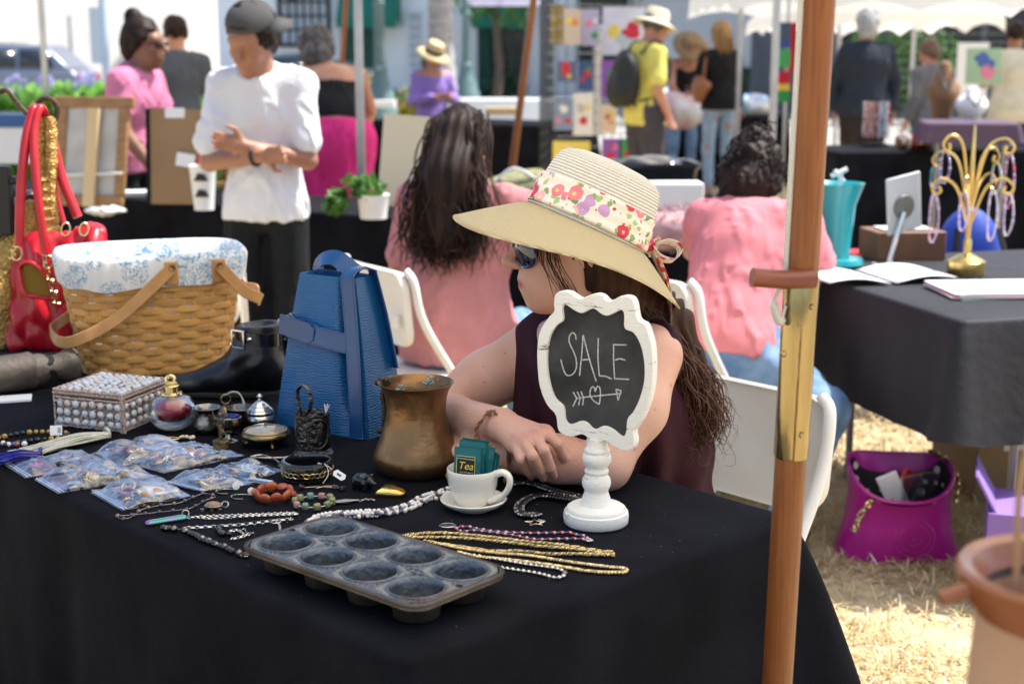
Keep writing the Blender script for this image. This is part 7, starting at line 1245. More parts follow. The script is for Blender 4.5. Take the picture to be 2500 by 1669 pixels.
for nm, P, wd in (('bow_loop', [bk, bk + (-.022, .012, .020), bk + (-.046, .018, .018), bk + (-.044, .022, -.004), bk + (-.02, .016, -.010), bk], .030), ('bow_loop', [bk, bk + (-.015, -.02, .018), bk + (-.03, -.04, .012), bk + (-.028, -.036, -.010), bk], .028), ('bow_tail', [bk, bk + (-.030, .020, -.030), bk + (-.062, .026, -.068), bk + (-.082, .034, -.112)], .026), ('bow_tail', [bk, bk + (-.036, .0, -.022), bk + (-.070, .004, -.060), bk + (-.10, .01, -.125)], .024)):
    P = catmull(P, 7); m = MB(); m.sheet([[p + A3((.25 * wd * u, 1. * wd * u, .35 * wd * u)) * .5 * (1 - .45 * math.exp(-i / 3)) for u in (-1, -.5, 0, .5, 1)] for i, p in enumerate(P)]); m.build(nm, flo, ht, solid=.0008)
MB().ell(bk, (.011, .012, .014), 12, 8).build('bow_knot', flo, ht)
def cloth(name, c, c2=None, **k): return M(name, c, k.pop('rough', .85), col2=c2 or tuple(x * .85 for x in c), scale=12, bump=.12, bscale=400, spec=.3, **k)
X = lambda px, Y: atY(px, 300, Y).x
def sunhat(t, Pf, Rm, mat, band=None, br=.16, cr=.088, ch=.10, tilt=.0, nm='hat', z=.055):
    o = thing(nm, None, None, tuple(Pf(-.015, 0, z)), R=Rm @ rot(0, tilt, 0)); o.parent = t; MB().lathe([(cr, -.01), (cr * .97, ch * .6), (cr * .8, ch * .95), (.03, ch), (.001, ch)], 24, sx=1.12).build('crown', mat, o); MB().lathe([(cr * .98, 0), (br * .8, -.018), (br, -.04)], 28, sx=1.08).build('brim', mat, o, solid=.003)
    if band: MB().lathe([(cr * 1.02, .0), (cr * 1.02, .03)], 24, sx=1.12).build('band', band, o, solid=.002)
pinkm = cloth('pink_jersey', (.62, .20, .34)); rosem = cloth('rose_jersey', (.52, .22, .23)); coral = cloth('coral_jersey', (.66, .22, .25)); jeans = cloth('blue_denim', (.10, .19, .36), (.20, .31, .48)); ltj = cloth('light_denim', (.26, .38, .52), (.36, .47, .60)); blk = cloth('black_knit', (.012, .012, .014)); drk = cloth('dark_trousers', (.008, .010, .010))
straw_h = M('straw_hat', (.62, .47, .25), .8, bump=.3, bscale=200)
# man in white shirt, arms crossed
capm = cloth('grey_cap', (.075, .072, .07))
def ex(t, j, Pf, Rm):
    b = Body().ell(Pf(-.022, 0, .062), (.105, .092, .082), .02, Rm); V, Q = b.mesh(.007, clips=[(Pf(0, 0, .052), Rm @ A3((.12, 0, -1)))]); c = skin('cap', V, Q, capm, t)
    MB().add([Pf(*p) for p in ((.03, .085, .055), (.01, .14, .045), (-.04, .16, .04), (-.09, .14, .045), (-.08, .075, .06))], [(0, 1, 2, 3, 4)]).build('bill', capm, c, solid=.004)
    MB().tube([Pf(.0832 * math.cos(a) , .058 * math.sin(a), .06 + .03 * math.cos(a)) for a in np.linspace(-1.0, 1.0, 9)], .005, 6).build('cap_opening', HB2, c); MB().torus(j['wrR'] * .85 + j['elR'] * .15, .031, .007, 16, 6, R=frame(j['wrR'] - j['elR'])).build('watch', M('watch_black', (.01, .01, .01), .3), t)
wsh = M('white_tee', (.78, .78, .80), .9, col2=(.74, .74, .77), scale=8, bump=.1, bscale=300, translucent=.12)
person('man in white t-shirt and grey backwards cap with arms crossed', (X(642, 5.3), 5.3, 0), -.12, dict(hea=(-.01, -.085, 1.545), nek=(0, -.02, 1.42), elL=(.195, -.07, 1.09), wrL=(-.02, -.185, 1.15), elR=(-.195, -.08, 1.08), wrR=(.06, -.20, 1.115)), sc=.95, fat=.86, skin_=SK2, look=(-.25, -.85, -.50), up=(0, -.4, 1), h=.007, top=dict(mat=wsh, g=.020, sleeve=.76, flare=1.12, hem=-.075, f=.008, ff=40, cut=(0, 0, .04)), bot=dict(mat=drk, g=.014), hair=dict(mat=HB2, h=.007, g=.004, f=.006), extra=ex)
# woman in pink at the picture table
def ex(t, j, Pf, Rm):
    for y in (-1, 1): MB().ell(Pf(.094, y * .033, .008), (.012, .026, .019), 14, 8, R=Rm).build('sunglass_lens', M('dark_lens', (.008, .006, .006), .1), t); MB().tube([Pf(.085, y * .058, .012), Pf(-.01, y * .082, .008)], .005, 6).build('sunglass_temple', M('tortoise', (.08, .03, .015), .3), t)
person('woman in pink v-neck shirt and sunglasses with hair in a bun', (X(312, 7.3), 7.3, 0), PI / 2 - .25, dict(che=(0, -.04, 1.20), nek=(0, -.07, 1.345), hea=(0, -.12, 1.475), shL=(.155, -.06, 1.30), shR=(-.155, -.06, 1.30), elR=(-.215, -.09, 1.05), wrR=(-.20, -.26, .84), elL=(.21, -.12, 1.05), wrL=(.18, -.28, .84)), skin_=SK3, fat=1.16, sc=.99, look=(0, -1, -.12), h=.009, top=dict(mat=pinkm, sleeve=.6, hem=-.10, cut=(0, 0, .025), cutn=(0, -.55, 1)), bot=dict(mat=drk), hair=dict(mat=HB2, add=[((-.075, 0, .135), (.042, .042, .038))], g=.004), extra=ex)
# man in grey seen from behind
person('man in dark grey t-shirt seen from behind beside the flower bed', (X(422, 10), 10.2, 0), PI + .15, dict(elR=(-.24, -.05, 1.12), wrR=(-.20, -.2, 1.0)), sc=.985, skin_=SK1, top=dict(mat=cloth('slate_tee', (.075, .085, .105)), sleeve=.7, flare=1.15, hem=-.12, g=.025), bot=dict(mat=drk), hair=dict(mat=HB2, kind='cropped'))
# woman in hot pink, bending over
def ex(t, j, Pf, Rm): pass
hot = cloth('hot_pink_cloth', (.74, .035, .22))
person('woman in hot pink trousers and black top bending over a table', (X(812, 8.2), 8.2, 0), PI + .12, dict(wai=(0, -.03, 1.07), che=(0, -.13, 1.20), nek=(.04, -.25, 1.32), hea=(.08, -.34, 1.41), shL=(.155, -.21, 1.29), shR=(-.155, -.21, 1.29), elL=(.22, -.32, 1.08), elR=(-.22, -.30, 1.08), wrL=(.2, -.5, .95), wrR=(-.2, -.5, .95)), skin_=SK1, fat=1.1, look=(-.1, -.8, -.6), up=(0, -.6, .8), top=dict(mat=blk, sleeve=0, hem=.12, cut=(0, 0, -.10), cutn=(0, -.2, 1)), bot=dict(mat=hot, g=.03, r=1.3, k=.12, name='trousers'), hair=dict(mat=HD, g=.018, f=.012, ff=70, add=[((-.06, 0, -.06), (.07, .085, .08))]))
# woman in purple with straw hat, seated
def ex(t, j, Pf, Rm): sunhat(t, Pf, Rm, straw_h, blk, .165)
person('seated woman in purple shirt and straw hat with dark band', (X(1055, 15.6), 15.6, .06), .45, dict(wrL=(.1, -.22, .80), wrR=(-.05, -.24, .80)), base=SEATJ, sc=1.1, skin_=SK1, look=(.3, -.8, -.45), top=dict(mat=cloth('purple_shirt', (.27, .18, .50)), sleeve=1.8, hem=-.1, g=.022), bot=dict(mat=drk), hair=dict(mat=HD, add=[((-.04, 0, -.08), (.06, .08, .07))]), h=.014, extra=ex)
# woman with long dark hair, seated with her back turned
c6 = A3((-.17, 4.50, .0))
def ex(t, j, Pf, Rm):
    g = [[Pf(.03, y * .05, .12), Pf(-.08, y * .085, .06), Pf(-.125, y * .10, -.08), Pf(-.125, y * .14, -.22), Pf(-.105, y * .165, -.34), Pf(-.10, y * .175, -.45 + .03 * abs(y))] for y in (-1.25, -.8, -.3, .3, .8, 1.25)]
    strands(t, HB2, g, 760, .0026, .015, .014, 17, 4, seg=8); strands(t, HB1, g, 220, .0022, .018, .017, 19, 9, nm='loose_strands', seg=6)
    b = Body().chain([Pf(-.06, 0, .02), Pf(-.085, 0, -.12), Pf(-.08, 0, -.28)], [.085, .10, .085], .05); skin('hair_core', *b.mesh(.009), HB2, t, folds=lambda V: .004 * np.sin(V[:, 0] * 160))
person('woman with very long dark hair in a rose shirt seated with her back turned', (c6[0], c6[1], 0), math.radians(165), dict(elR=(-.36, -.04, .93), wrR=(-.42, -.27, .96), shR=(-.16, -.01, 1.01), che=(0, -.02, .87)), base=SEATJ, sc=.965, fat=1.16, skin_=SK2, look=(0, -1, -.3), h=.008, top=dict(mat=rosem, sleeve=.75, hem=-.07, g=.022, f=.007, ff=44), bot=dict(mat=jeans, g=.012), hair=dict(mat=HB2, h=.007), extra=ex)
chair('white folding chair under the woman with long dark hair', c6[0] - .05, c6[1] - .02, math.radians(125))
chair('white folding chair behind the picnic basket with only its top showing', X(415, 4.7), 4.75, math.radians(188))
# woman in coral shirt writing at the right table
c7 = A3((.665, 4.28, 0))
def ex(t, j, Pf, Rm):
    q = np.random.default_rng(4); mb = MB()
    for k in range(420): d = nz(q.normal(size=3)); c = Pf(-.05, 0, .03) if k % 3 else Pf(-.06, 0, .12); rr = .085 if k % 3 else .055; p = c + d * rr * q.uniform(.8, 1.05); a = np.linspace(0, q.uniform(5, 11), 10); ax_ = frame(q.normal(size=3)); mb.tube(p + (np.c_[.013 * np.cos(a), .013 * np.sin(a), .004 * a] @ ax_.T), .0028, 4)
    mb.build('curls', HB2, t, sharp=0)
person('woman in coral pink shirt leaning forward to write at the right table', (c7[0], c7[1], 0), math.radians(152), dict(wai=(0, -.05, .66), che=(0, -.14, .80), nek=(.02, -.23, .92), hea=(.05, -.32, 1.0), shL=(.155, -.19, .91), shR=(-.155, -.19, .91), elR=(-.24, -.24, .70), wrR=(-.155, -.36, .79), elL=(.25, -.35, .78), wrL=(.08, -.45, .78), knR=(-.34, .12, .40), anR=(-.30, .36, .09), knL=(.20, -.40, .48), anL=(.2, -.36, .07)), base=SEATJ, sc=1.0, fat=1.08, skin_=SK1, look=(0, -.75, -.65), up=(0, -.65, .75), h=.008, top=dict(mat=coral, sleeve=.55, hem=-.05, g=.018, f=.0055, ff=48, cut=(0, 0, .0)), bot=dict(mat=jeans, g=.014), hair=dict(mat=HB2, g=.012, f=.010, ff=90, h=.008, add=[((-.07, 0, .12), (.055, .06, .05))]), extra=ex)
chair('white folding chair under the woman in the coral shirt', c7[0] - .08, c7[1] + .02, math.radians(128))
# man in yellow with backpack and hat
def ex(t, j, Pf, Rm):
    sunhat(t, Pf, Rm, M('cream_hat', (.72, .66, .48), .8), None, .17, .092, .10)
    b = Body().ell((0, .19, 1.17), (.155, .10, .22), .03).ell((0, .27, 1.08), (.12, .06, .13), .03); bp = skin('backpack', *b.mesh(.012), M('black_nylon', (.012, .013, .014), .6, bump=.2), t, folds=lambda V: .006 * wob(V, 25, 4, 2))
    for s_ in (-1, 1): MB().tube(catmull([(s_ * .10, .12, 1.36), (s_ * .125, .0, 1.46), (s_ * .13, -.10, 1.35), (s_ * .14, -.12, 1.2), (s_ * .16, .0, 1.05), (s_ * .12, .14, 1.0)], 5), .02, 6, flat=.4).build('strap', M('black_nylon', (.012, .013, .014), .6), bp)
person('man in yellow shirt with black backpack and cream hat', (X(1575, 11.6), 11.6, 0), math.radians(118), dict(hea=(0, -.08, 1.55), elR=(-.24, .05, 1.10), wrR=(-.22, -.06, .90), elL=(.23, -.05, 1.1), wrL=(.2, -.15, .88)), sc=1.03, fat=1.1, skin_=SK1, look=(0, -.95, -.3), top=dict(mat=cloth('yellow_shirt', (.66, .60, .14)), sleeve=.75, flare=1.2, hem=-.12, g=.022), bot=dict(mat=cloth('charcoal_cotton', (.06, .055, .065)), g=.02, r=1.15), hair=dict(mat=HD, kind='cropped'), extra=ex, h=.012)
def ex(t, j, Pf, Rm): sunhat(t, Pf, Rm, M('brown_hat', (.28, .18, .09), .8), None, .19, .09, .09, tilt=.2)
person('woman in black halter top and brown sun hat browsing the clothes table', (X(1665, 15.2), 15.2, 0), .2, dict(che=(0, -.1, 1.2), nek=(0, -.16, 1.33), hea=(0, -.24, 1.44), shL=(.17, -.14, 1.3), shR=(-.17, -.14, 1.3), elL=(.2, -.25, 1.05), elR=(-.2, -.25, 1.05), wrL=(.1, -.4, .9), wrR=(-.1, -.4, .9)), skin_=SK1, look=(0, -.8, -.6), top=dict(mat=blk, sleeve=0, hem=-.05, cut=(0, 0, -.06)), bot=dict(mat=jeans), hair=dict(mat=HB1), extra=ex, h=.014)
def ex(t, j, Pf, Rm):
    b = Body().ell((.235, .02, 1.06), (.055, .11, .13), .03).cap((.2, -.05, 1.10), (.2, .1, 1.1), .05, .05, .04); skin('shoulder_bag', *b.mesh(.012), M('tan_leather', (.32, .12, .045), .45), t, folds=lambda V: .005 * wob(V, 25, 4, 2)); MB().tube(catmull([(.22, -.06, 1.16), (.2, -.03, 1.4), (.17, .03, 1.43), (.22, .08, 1.16)], 5), .012, 6).build('bag_strap', M('tan_leather', (.32, .12, .045), .45), t)
    g = [[Pf(.0, y * .06, .11), Pf(-.09, y * .07, .03), Pf(-.10, y * .09, -.1), Pf(-.09, y * .10, -.2)] for y in (-1, -.4, .4, 1)]; strands(t, HBL, g, 160, .006, .012, .006, 8, 4, nm='long_hair')
person('woman in black sweater and light jeans with brown shoulder bag', (X(1755, 13.8), 13.8, 0), math.radians(200), dict(elL=(.24, -.06, 1.12), wrL=(.18, -.25, 1.05)), sc=1.0, skin_=SK1, top=dict(mat=blk, sleeve=1.85, hem=-.06, g=.016), bot=dict(mat=ltj, g=.004), hair=dict(mat=HBL, g=.006), extra=ex, h=.012)
person('grey-haired man in dark navy sweater seen from behind', (X(2107, 12.4), 12.4, 0), PI - .1, dict(elL=(.25, -.03, 1.12), elR=(-.25, -.03, 1.12)), sc=1.04, fat=1.27, skin_=SK1, top=dict(mat=cloth('navy_sweater', (.028, .036, .05)), sleeve=1.9, hem=-.10, g=.02), bot=dict(mat=cloth('brown_trousers', (.035, .025, .022)), r=1.1), hair=dict(mat=HG, g=.008, f=.008), h=.012)
person('person with short brown hair in grey hooded top facing away', (X(2262, 13.2), 13.2, 0), PI + .5, sc=.90, skin_=SK1, look=(.2, -.9, -.5), top=dict(mat=cloth('grey_hoodie', (.16, .16, .19)), sleeve=1.85, hem=-.1, g=.022), bot=dict(mat=jeans), hair=dict(mat=M('hair_mid_brown', (.12, .07, .05), .6), g=.004), h=.013)
person('dark-haired man in cream shirt holding up a painting', (X(2465, 12.8), 12.8, 0), PI - .35, dict(elL=(.25, -.12, 1.14), wrL=(.24, -.30, 1.33), elR=(-.25, -.1, 1.1), wrR=(-.2, -.3, 1.15)), sc=.99, fat=1.1, skin_=SK2, top=dict(mat=cloth('cream_shirt', (.70, .64, .50)), sleeve=.8, flare=1.2, hem=-.12, g=.025), bot=dict(mat=cloth('navy_trousers', (.02, .03, .07))), hair=dict(mat=HB2, kind='cropped'), h=.012)
# ================================================================ the other stalls
def stall(label, cl_label, a, b, depth, drops, seed, mat=black, z=.742, fold=.014, flare=.05):   # a, b: ends of the front edge; the table lies behind it
    a, b = np.array(a[:2]), np.array(b[:2]); d = nz(b - a); w_ = np.array([-d[1], d[0]]); L = np.linalg.norm(b - a)
    folding_table(label, a, d, w_, L, depth, z - .002); 
    # cloth frame: corners run a -> a+w -> ... so the length axis is d
    return table_cloth('tablecloth', cl_label, b, -d, w_ * 1., L, depth, z, drops, seed, mat, flare, fold) if False else table_cloth('tablecloth', cl_label, a + w_ * depth, d, -w_, L, depth, z, (drops[2], drops[3], drops[0], drops[1]), seed, mat, flare, fold)
def G(px, py, z=.742): return np.array(at(px, py, z))
cardb = M('kraft_paper', (.30, .19, .095), .8, col2=(.26, .16, .08), scale=4); framew = M('frame_wood', (.34, .19, .08), .6, col2=(.26, .13, .05), scale=12, stretch=(1, 1, 4)); pine = M('pine_slat', (.62, .45, .24), .7); white = M('white_card', (.76, .76, .75), .7); wal = M('box_walnut', (.20, .095, .05), .45, col2=(.15, .065, .03), scale=8)
def up(name, label, cat, px, py, rz=0, z=.742, group=None, R=None): p = G(px, py, z); return thing(name, label, cat, tuple(p), rz, group, R)
# --- picture stall, left
stall('folding table of the picture stall', 'black cloth on the picture stall behind the basket', (-2.85, 7.36), (-.42, 5.90), .55, (.70, .70, .7, .7), 21)
t = up('framed_picture', 'wood framed picture seen from the back, leaning with a pale slat', 'picture', 215, 503, -.35, R=rot(0, 0, -.32) @ rot(-.20, 0, 0)); W2, H2 = .36, .49
for c, d in (((0, 0, .025), (W2, .025, .05)), ((0, 0, H2 - .025), (W2 + .06, .025, .05)), ((-W2 / 2 + .02, 0, H2 / 2), (.05, .022, H2 - .1)), ((W2 / 2 - .02, 0, H2 / 2), (.05, .022, H2 - .1))): MB().box(c, d).build('frame_side', framew, t, bevel=.004)
MB().box((0, .005, H2 / 2), (W2 - .06, .006, H2 - .08)).build('backing', M('cloudy_backing', (.52, .50, .46), .5, col2=(.40, .38, .35), scale=9), t); MB().box((.02, -.025, H2 / 2 - .03), (.055, .02, H2 - .05)).build('slat', pine, t); MB().tube([(-W2 / 2, -.02, .13), (W2 / 2, -.02, .15)], .006, 6).build('hanging_wire', thread, t)
t = up('framed_picture', 'picture backed with brown paper and black edges beside the man in white', 'picture', 435, 500, R=rot(0, 0, -.12) @ rot(-.10, 0, 0)); MB().box((0, .0, .215), (.28, .045, .43)).build('frame', blk, t); MB().box((.012, -.026, .215), (.255, .006, .425)).build('paper_backing', cardb, t); MB().box((0, -.031, .41), (.09, .003, .045)).build('label', white, t); MB().box((.05, -.04, .20), (.085, .003, .06), R=rot(0, .15, 0)).build('price_card', white, t)
t = up('pen_cup', 'white cup with printed side holding pens', 'cup', 499, 512); MB().lathe([(0, 0), (.042, 0), (.058, .19), (.06, .195), (.055, .19), (.04, .01), (0, .01)], 28).build('cup_body', white, t); 
for z0 in (.06, .13): MB().prism([(-.03, z0), (.035, z0), (.02, z0 + .03), (-.01, z0 + .035)], .003, R=np.array([[1, 0, 0], [0, 0, -1], [0, 1, 0]]), c=(0, -.049 - (z0 - .06) * .09, 0)).build('print', iron, t)
[MB().tube([(x, 0, .05), (x * 1.9 + .02, .0, .24)], .005, 6).build('pen', mm, t) for x, mm in ((-.02, redb), (.0, white), (.02, pine))]
t = up('tabletop_easel', 'small wooden easel behind the man in white', 'easel', 560, 497, .3); [MB().tube([(x0, y0, 0), (x1, y1, .33)], .014, 6).build('leg', framew, t) for x0, y0, x1, y1 in ((-.12, 0, 0, .06), (.12, 0, 0, .06), (0, .2, 0, .07))]; MB().box((0, -.01, .09), (.26, .03, .02)).build('ledge', framew, t)
t = up('crumpled_plastic', 'crumpled clear plastic on the picture stall', 'plastic', 262, 520); b = Body().ell((0, 0, .012), (.10, .05, .018), .02); skin('sheet', *b.mesh(.007), M('cloudy_plastic', (.55, .56, .57), .3), t, folds=lambda V: .012 * wob(V, 60, 2, 2))
tag(MB().box((0, 0, .012), (.16, .11, .024), R=rot(0, 0, .2)).build('book', white, None, G(335, 478), bevel=.003), 'white book under the hand of the woman in pink', 'book')
t = up('blue_box', 'blue topped white box at the left edge of the picture stall', 'box', 25, 395); MB().box((0, 0, .11), (.34, .3, .22)).build('box_body', white, t); MB().box((0, 0, .26), (.36, .32, .08)).build('lid', M('blue_lid', (.03, .10, .28), .5), t, bevel=.01)
t = up('potted_plant', 'small leafy plant in a white pot beside the long-haired woman', 'plant', 912, 533); MB().lathe([(0, 0), (.055, 0), (.065, .09), (.07, .10), (.062, .10), (0, .085)], 24).build('pot', white, t); m = MB(); leafcloud(m, (-.03, 0, .13), (.10, .08, .05), 90, .022, 5, flat=.7); leafcloud(m, (-.15, -.02, .07), (.06, .05, .06), 60, .024, 6, flat=.7); m.build('leaves', leafm, t, sharp=0); MB().tube(catmull([(0, 0, .1), (-.08, 0, .15), (-.15, -.02, .10)], 5), .004, 5).build('stem', bedl, t)
t = thing('cream_board', 'plain cream board leaning behind the long-haired woman', 'board', (*G(975, 512)[:2], .742), R=rot(0, 0, -.1) @ rot(-.2, .06, 0)); MB().box((0, 0, .215), (.20, .012, .40)).build('panel', M('cream_card', (.66, .56, .38), .7), t)
# --- table of the woman in purple
a, b = G(890, 292), G(1330, 308); stall('folding table of the woman in purple', 'black cloth on the table of the woman in purple', a, b, .9, (.74, .74, .7, .74), 31)
for x, y, mm, lb in ((930, 262, white, 'stack of white paper by the woman in purple'), (1225, 281, pine, 'tan flat card box on the black table')): tag(MB().box((0, 0, .04), (.35, .25, .08)).build('paper_stack', mm, None, G(x, y)), lb, 'paper')
# --- paintings on wire grid racks
wire = M('grid_wire', (.03, .03, .032), .5, .5)
def grid(label, px0, px1, Y0, Y1, z0, z1, step=.10, cat='grid panel'):
    a, b = A3((X(px0, Y0), Y0, 0)), A3((X(px1, Y1), Y1, 0)); L = np.linalg.norm(b - a); t = thing('grid_panel', label, cat, tuple(a), math.atan2(b[1] - a[1], b[0] - a[0]), 'wire grid panels'); n = int(L / step)
    v = MB().tube([(0, 0, z0), (0, 0, z1)], .005, 4).mesh('wire', wire); hz = MB().tube([(0, 0, 0), (L, 0, 0)], .005, 4).mesh('wire', wire)
    for i in range(n + 1): inst('wire', v, t, (L * i / n, 0, 0))
    for k in range(int((z1 - z0) / step) + 1): inst('wire', hz, t, (0, 0, z0 + k * step))
    for x in (.02, L - .02): MB().tube([(x, 0, 0), (x, 0, z0)], .01, 6).build('leg', wire, t)
    return t
grid('wire grid rack holding colourful flower paintings', 1335, 1560, 12.2, 12.8, .1, 1.95); grid('dark wire grid standing edge-on with wood strips', 1318, 1350, 12.6, 13.6, .1, 1.95); grid('wire grid panels behind the grey-haired man', 2150, 2330, 20, 20, .2, 1.7, .12); grid('wire grid panels hung with a white sheet at the right', 2330, 2520, 19.6, 19.6, .2, 1.7, .12)
tag(MB().box((X(2365, 19.5), 19.5, 1.15), (.42, .02, .75)).build('paper_sheet', white), 'white sheet clipped to the wire grid at the right', 'paper')
def painting(label, px0, py0, px1, py1, Y, bg, spots, seed, th=.03):
    a, b = atY(px0, py0, Y), atY(px1, py1, Y); wd, ht = b.x - a.x, a.z - b.z; q = np.random.default_rng(seed); t = thing('painting', label, 'painting', ((a.x + b.x) / 2, Y, b.z), group='flower paintings on the racks'); MB().box((0, 0, ht / 2), (wd, th, ht)).build('canvas', M('paint_%.2f%.2f%.2f' % bg, bg, .7, col2=tuple(min(1, c * 1.25) for c in bg), scale=4), t)
    for c in spots:
        m = MB(); cx, cz, r = q.uniform(-.3, .3) * wd, q.uniform(.25, .8) * ht, q.uniform(.12, .24) * min(wd, ht)
        for k in range(5): aa = k * 1.257 + q.uniform(0, 1); m.ell((cx + math.cos(aa) * r * .55, -th / 2 - .001, cz + math.sin(aa) * r * .55), (r * .55, .004, r * .5), 10, 5)
        m.build('flower', M('paint_%.2f%.2f%.2f' % c, c, .7), t)
RD, OR_, PK, YL, GN, BL, PU, WH = (.60, .03, .05), (.75, .28, .04), (.70, .22, .32), (.78, .62, .12), (.06, .30, .10), (.08, .14, .38), (.26, .10, .40), (.78, .76, .72)
PT = [('painting of an orange flower on a blue ground at the rack top', 1378, 22, 1418, 110, 12.15, (.55, .45, .35), (OR_, PK, YL)), ('painting of pink and white blooms at the rack top', 1420, 22, 1462, 112, 12.2, (.38, .36, .50), (WH, PK, GN)), ('large pale painting of a red balloon flower and vase', 1472, 18, 1572, 135, 12.35, (.62, .62, .70), (RD, YL, (.45, .55, .6))), ('painting of a yellow and red bloom on grey', 1362, 150, 1408, 200, 12.1, (.10, .12, .20), (YL, RD, RD)), ('painting of red poppies on dark blue', 1412, 150, 1448, 222, 12.12, (.05, .08, .20), (RD, RD, GN)), ('painting of a purple iris with green leaves', 1468, 148, 1520, 240, 12.3, PU, (GN, GN, PK)), ('painting of pink tulips in a row low on the rack', 1352, 240, 1398, 318, 12.1, (.20, .25, .35), (RD, WH, PK)), ('white painting with small yellow blossoms', 1400, 228, 1448, 330, 12.12, WH, (YL, RD, (.5, .5, .5))), ('painting of rainbow petals behind the backpack', 1468, 255, 1505, 325, 12.3, (.70, .55, .40), (RD, OR_, YL)), ('yellow painting at the bottom of the rack', 1350, 345, 1440, 400, 12.1, YL, (WH, OR_)), ('painting of purple and pink petals below the backpack', 1470, 338, 1515, 410, 12.3, PU, (PK, RD, RD)), ('green and pink painting at the foot of the man in yellow', 1512, 338, 1565, 412, 12.3, GN, (PK, RD)), ('tall pale canvas seen between the racks', 1450, 60, 1468, 330, 12.7, WH, ()), ('narrow bamboo coloured panel at the rack edge', 1345, 12, 1376, 110, 12.9, (.35, .25, .08), (YL,)), ('red and green painting under the clothes table', 1622, 355, 1700, 412, 16.6, (.06, .05, .05), (RD, GN, RD))]
for i, p in enumerate(PT): painting(*p, 40 + i)
painting('painting held up by the man in the cream shirt', 2362, 118, 2440, 205, 12.3, (.30, .45, .28), (BL, BL, PK), 77)
# --- clothes table, middle right
a, b = G(1545, 283), G(1925, 285); stall('folding table of the clothes stall', 'black cloth on the clothes stall', a, b, .8, (.74, .74, .7, .74), 33)
for i, (px, py, c, lb) in enumerate(((1600, 262, (.45, .55, .70), 'heap of pale blue clothes'), (1660, 255, (.62, .64, .70), 'heap of white and blue clothes beside the woman in jeans'), (1820, 262, (.20, .36, .66), 'heap of bright blue clothes'), (1640, 280, (.60, .30, .30), 'low heap of coral and green beads'))):
    t = up('clothes_heap', lb, 'clothes', px, py + 12); b_ = Body().ell((0, 0, .09), (.38, .2, .14), .03); skin('heap', *b_.mesh(.025), M('heap%d' % i, c, .8, col2=(.75, .77, .8), scale=6), t, folds=lambda V: .05 * wob(V, 12, i, 2))
t = thing('flag_string', 'string of rainbow and green square flags beside the wooden pole', 'flags', (X(1915, 11), 11, 0)); MB().tube([(0, 0, 0), (0, 0, 2.3)], .012, 6).build('pole', steel, t)
for k, (y0, y1, c) in enumerate(((55, 100, (.10, .14, .20)), (100, 118, BL), (120, 165, (.10, .45, .16)), (175, 205, RD), (205, 222, YL), (222, 250, (.05, .35, .10)), (55, 175, RD))): x0 = 1896 if k < 6 else 1932; a, b = atY(x0, y0, 10.9), atY(x0 + (34 if k < 6 else 14), y1, 10.9); MB().box(((a.x + b.x) / 2 - t.location.x, -.1 + .01 * k, (a.z + b.z) / 2), (b.x - a.x, .004, a.z - b.z)).build('flag', M('flag%d' % k, c, .8, translucent=.4), t)
# --- middle table with bins, behind the hat
a, b = G(1160, 518), G(1800, 540); stall('folding table with the plastic bins', 'black cloth on the table with the plastic bins', a, b, .7, (.70, .7, .7, .7), 35)
t = up('black_bin', 'glossy black plastic bin behind the sun hat', 'bin', 1570, 478, .05); m = MB(); o = rrect(.24, .16, .03, 4); m.sheet([np.c_[o * .9, np.full(len(o), 0)], np.c_[o, np.full(len(o), .14)], np.c_[o * 1.06, np.full(len(o), .145)], np.c_[o * 1.06, np.full(len(o), .165)], np.c_[o * .97, np.full(len(o), .16)], np.c_[o * .88, np.full(len(o), .01)]], cv=True); m.build('tub', M('glossy_black_plastic', (.015, .018, .022), .2, coat=.4), t); b_ = Body().ell((0, 0, .13), (.2, .12, .06), .02); skin('bin_liner', *b_.mesh(.012), M('bin_film', (.02, .022, .03), .15, coat=.5), t, folds=lambda V: .014 * wob(V, 30, 3, 2))
t = up('white_carton', 'white carton with faint pink lettering behind the sun hat', 'box', 1640, 548, .04); MB().box((0, 0, .085), (.23, .14, .17)).build('carton', white, t, bevel=.004)
c = bpy.data.curves.new('lettering', 'FONT'); c.body = 'or & Co'; c.size = .06; c.align_x = 'CENTER'; c.materials.append(M('pink_print', (.45, .25, .27), .8)); o = text_mesh('lettering', c); o.parent = t; o.location = (0, -.072, .05); o.rotation_euler = (PI / 2, 0, 0)
t = up('pink_fur', 'dusty pink fur throw heaped behind the sun hat', 'fur', 1640, 590); furm = M('dusty_fur', (.42, .24, .26), .95, col2=(.55, .36, .37), scale=20); b_ = Body().ell((0, 0, .05), (.16, .08, .07), .03); V, Q = b_.mesh(.012); skin('pelt', V, Q, furm, t, folds=lambda V: .015 * wob(V, 25, 2, 2)); m = MB(); leafcloud(m, (0, 0, .05), (.17, .09, .08), 2600, .012, 5, flat=.12, shell=.8); tag(m.build('fur_fibres', furm, t, sharp=0), None, None, kind='stuff')
t = thing('green_duffel', 'mottled green cloth bag behind the long-haired woman', 'bag', tuple(G(1255, 500))); b_ = Body().cap((-.1, 0, .06), (.1, 0, .08), .07, .08, .04); skin('body', *b_.mesh(.012), M('mottled_green', (.16, .17, .08), .85, col2=(.32, .30, .18), scale=30), t, folds=lambda V: .012 * wob(V, 30, 3, 2)); MB().tube(catmull([(-.1, -.05, .1), (0, -.07, .17), (.1, -.05, .12)], 6), .006, 6).build('handle', white, t)
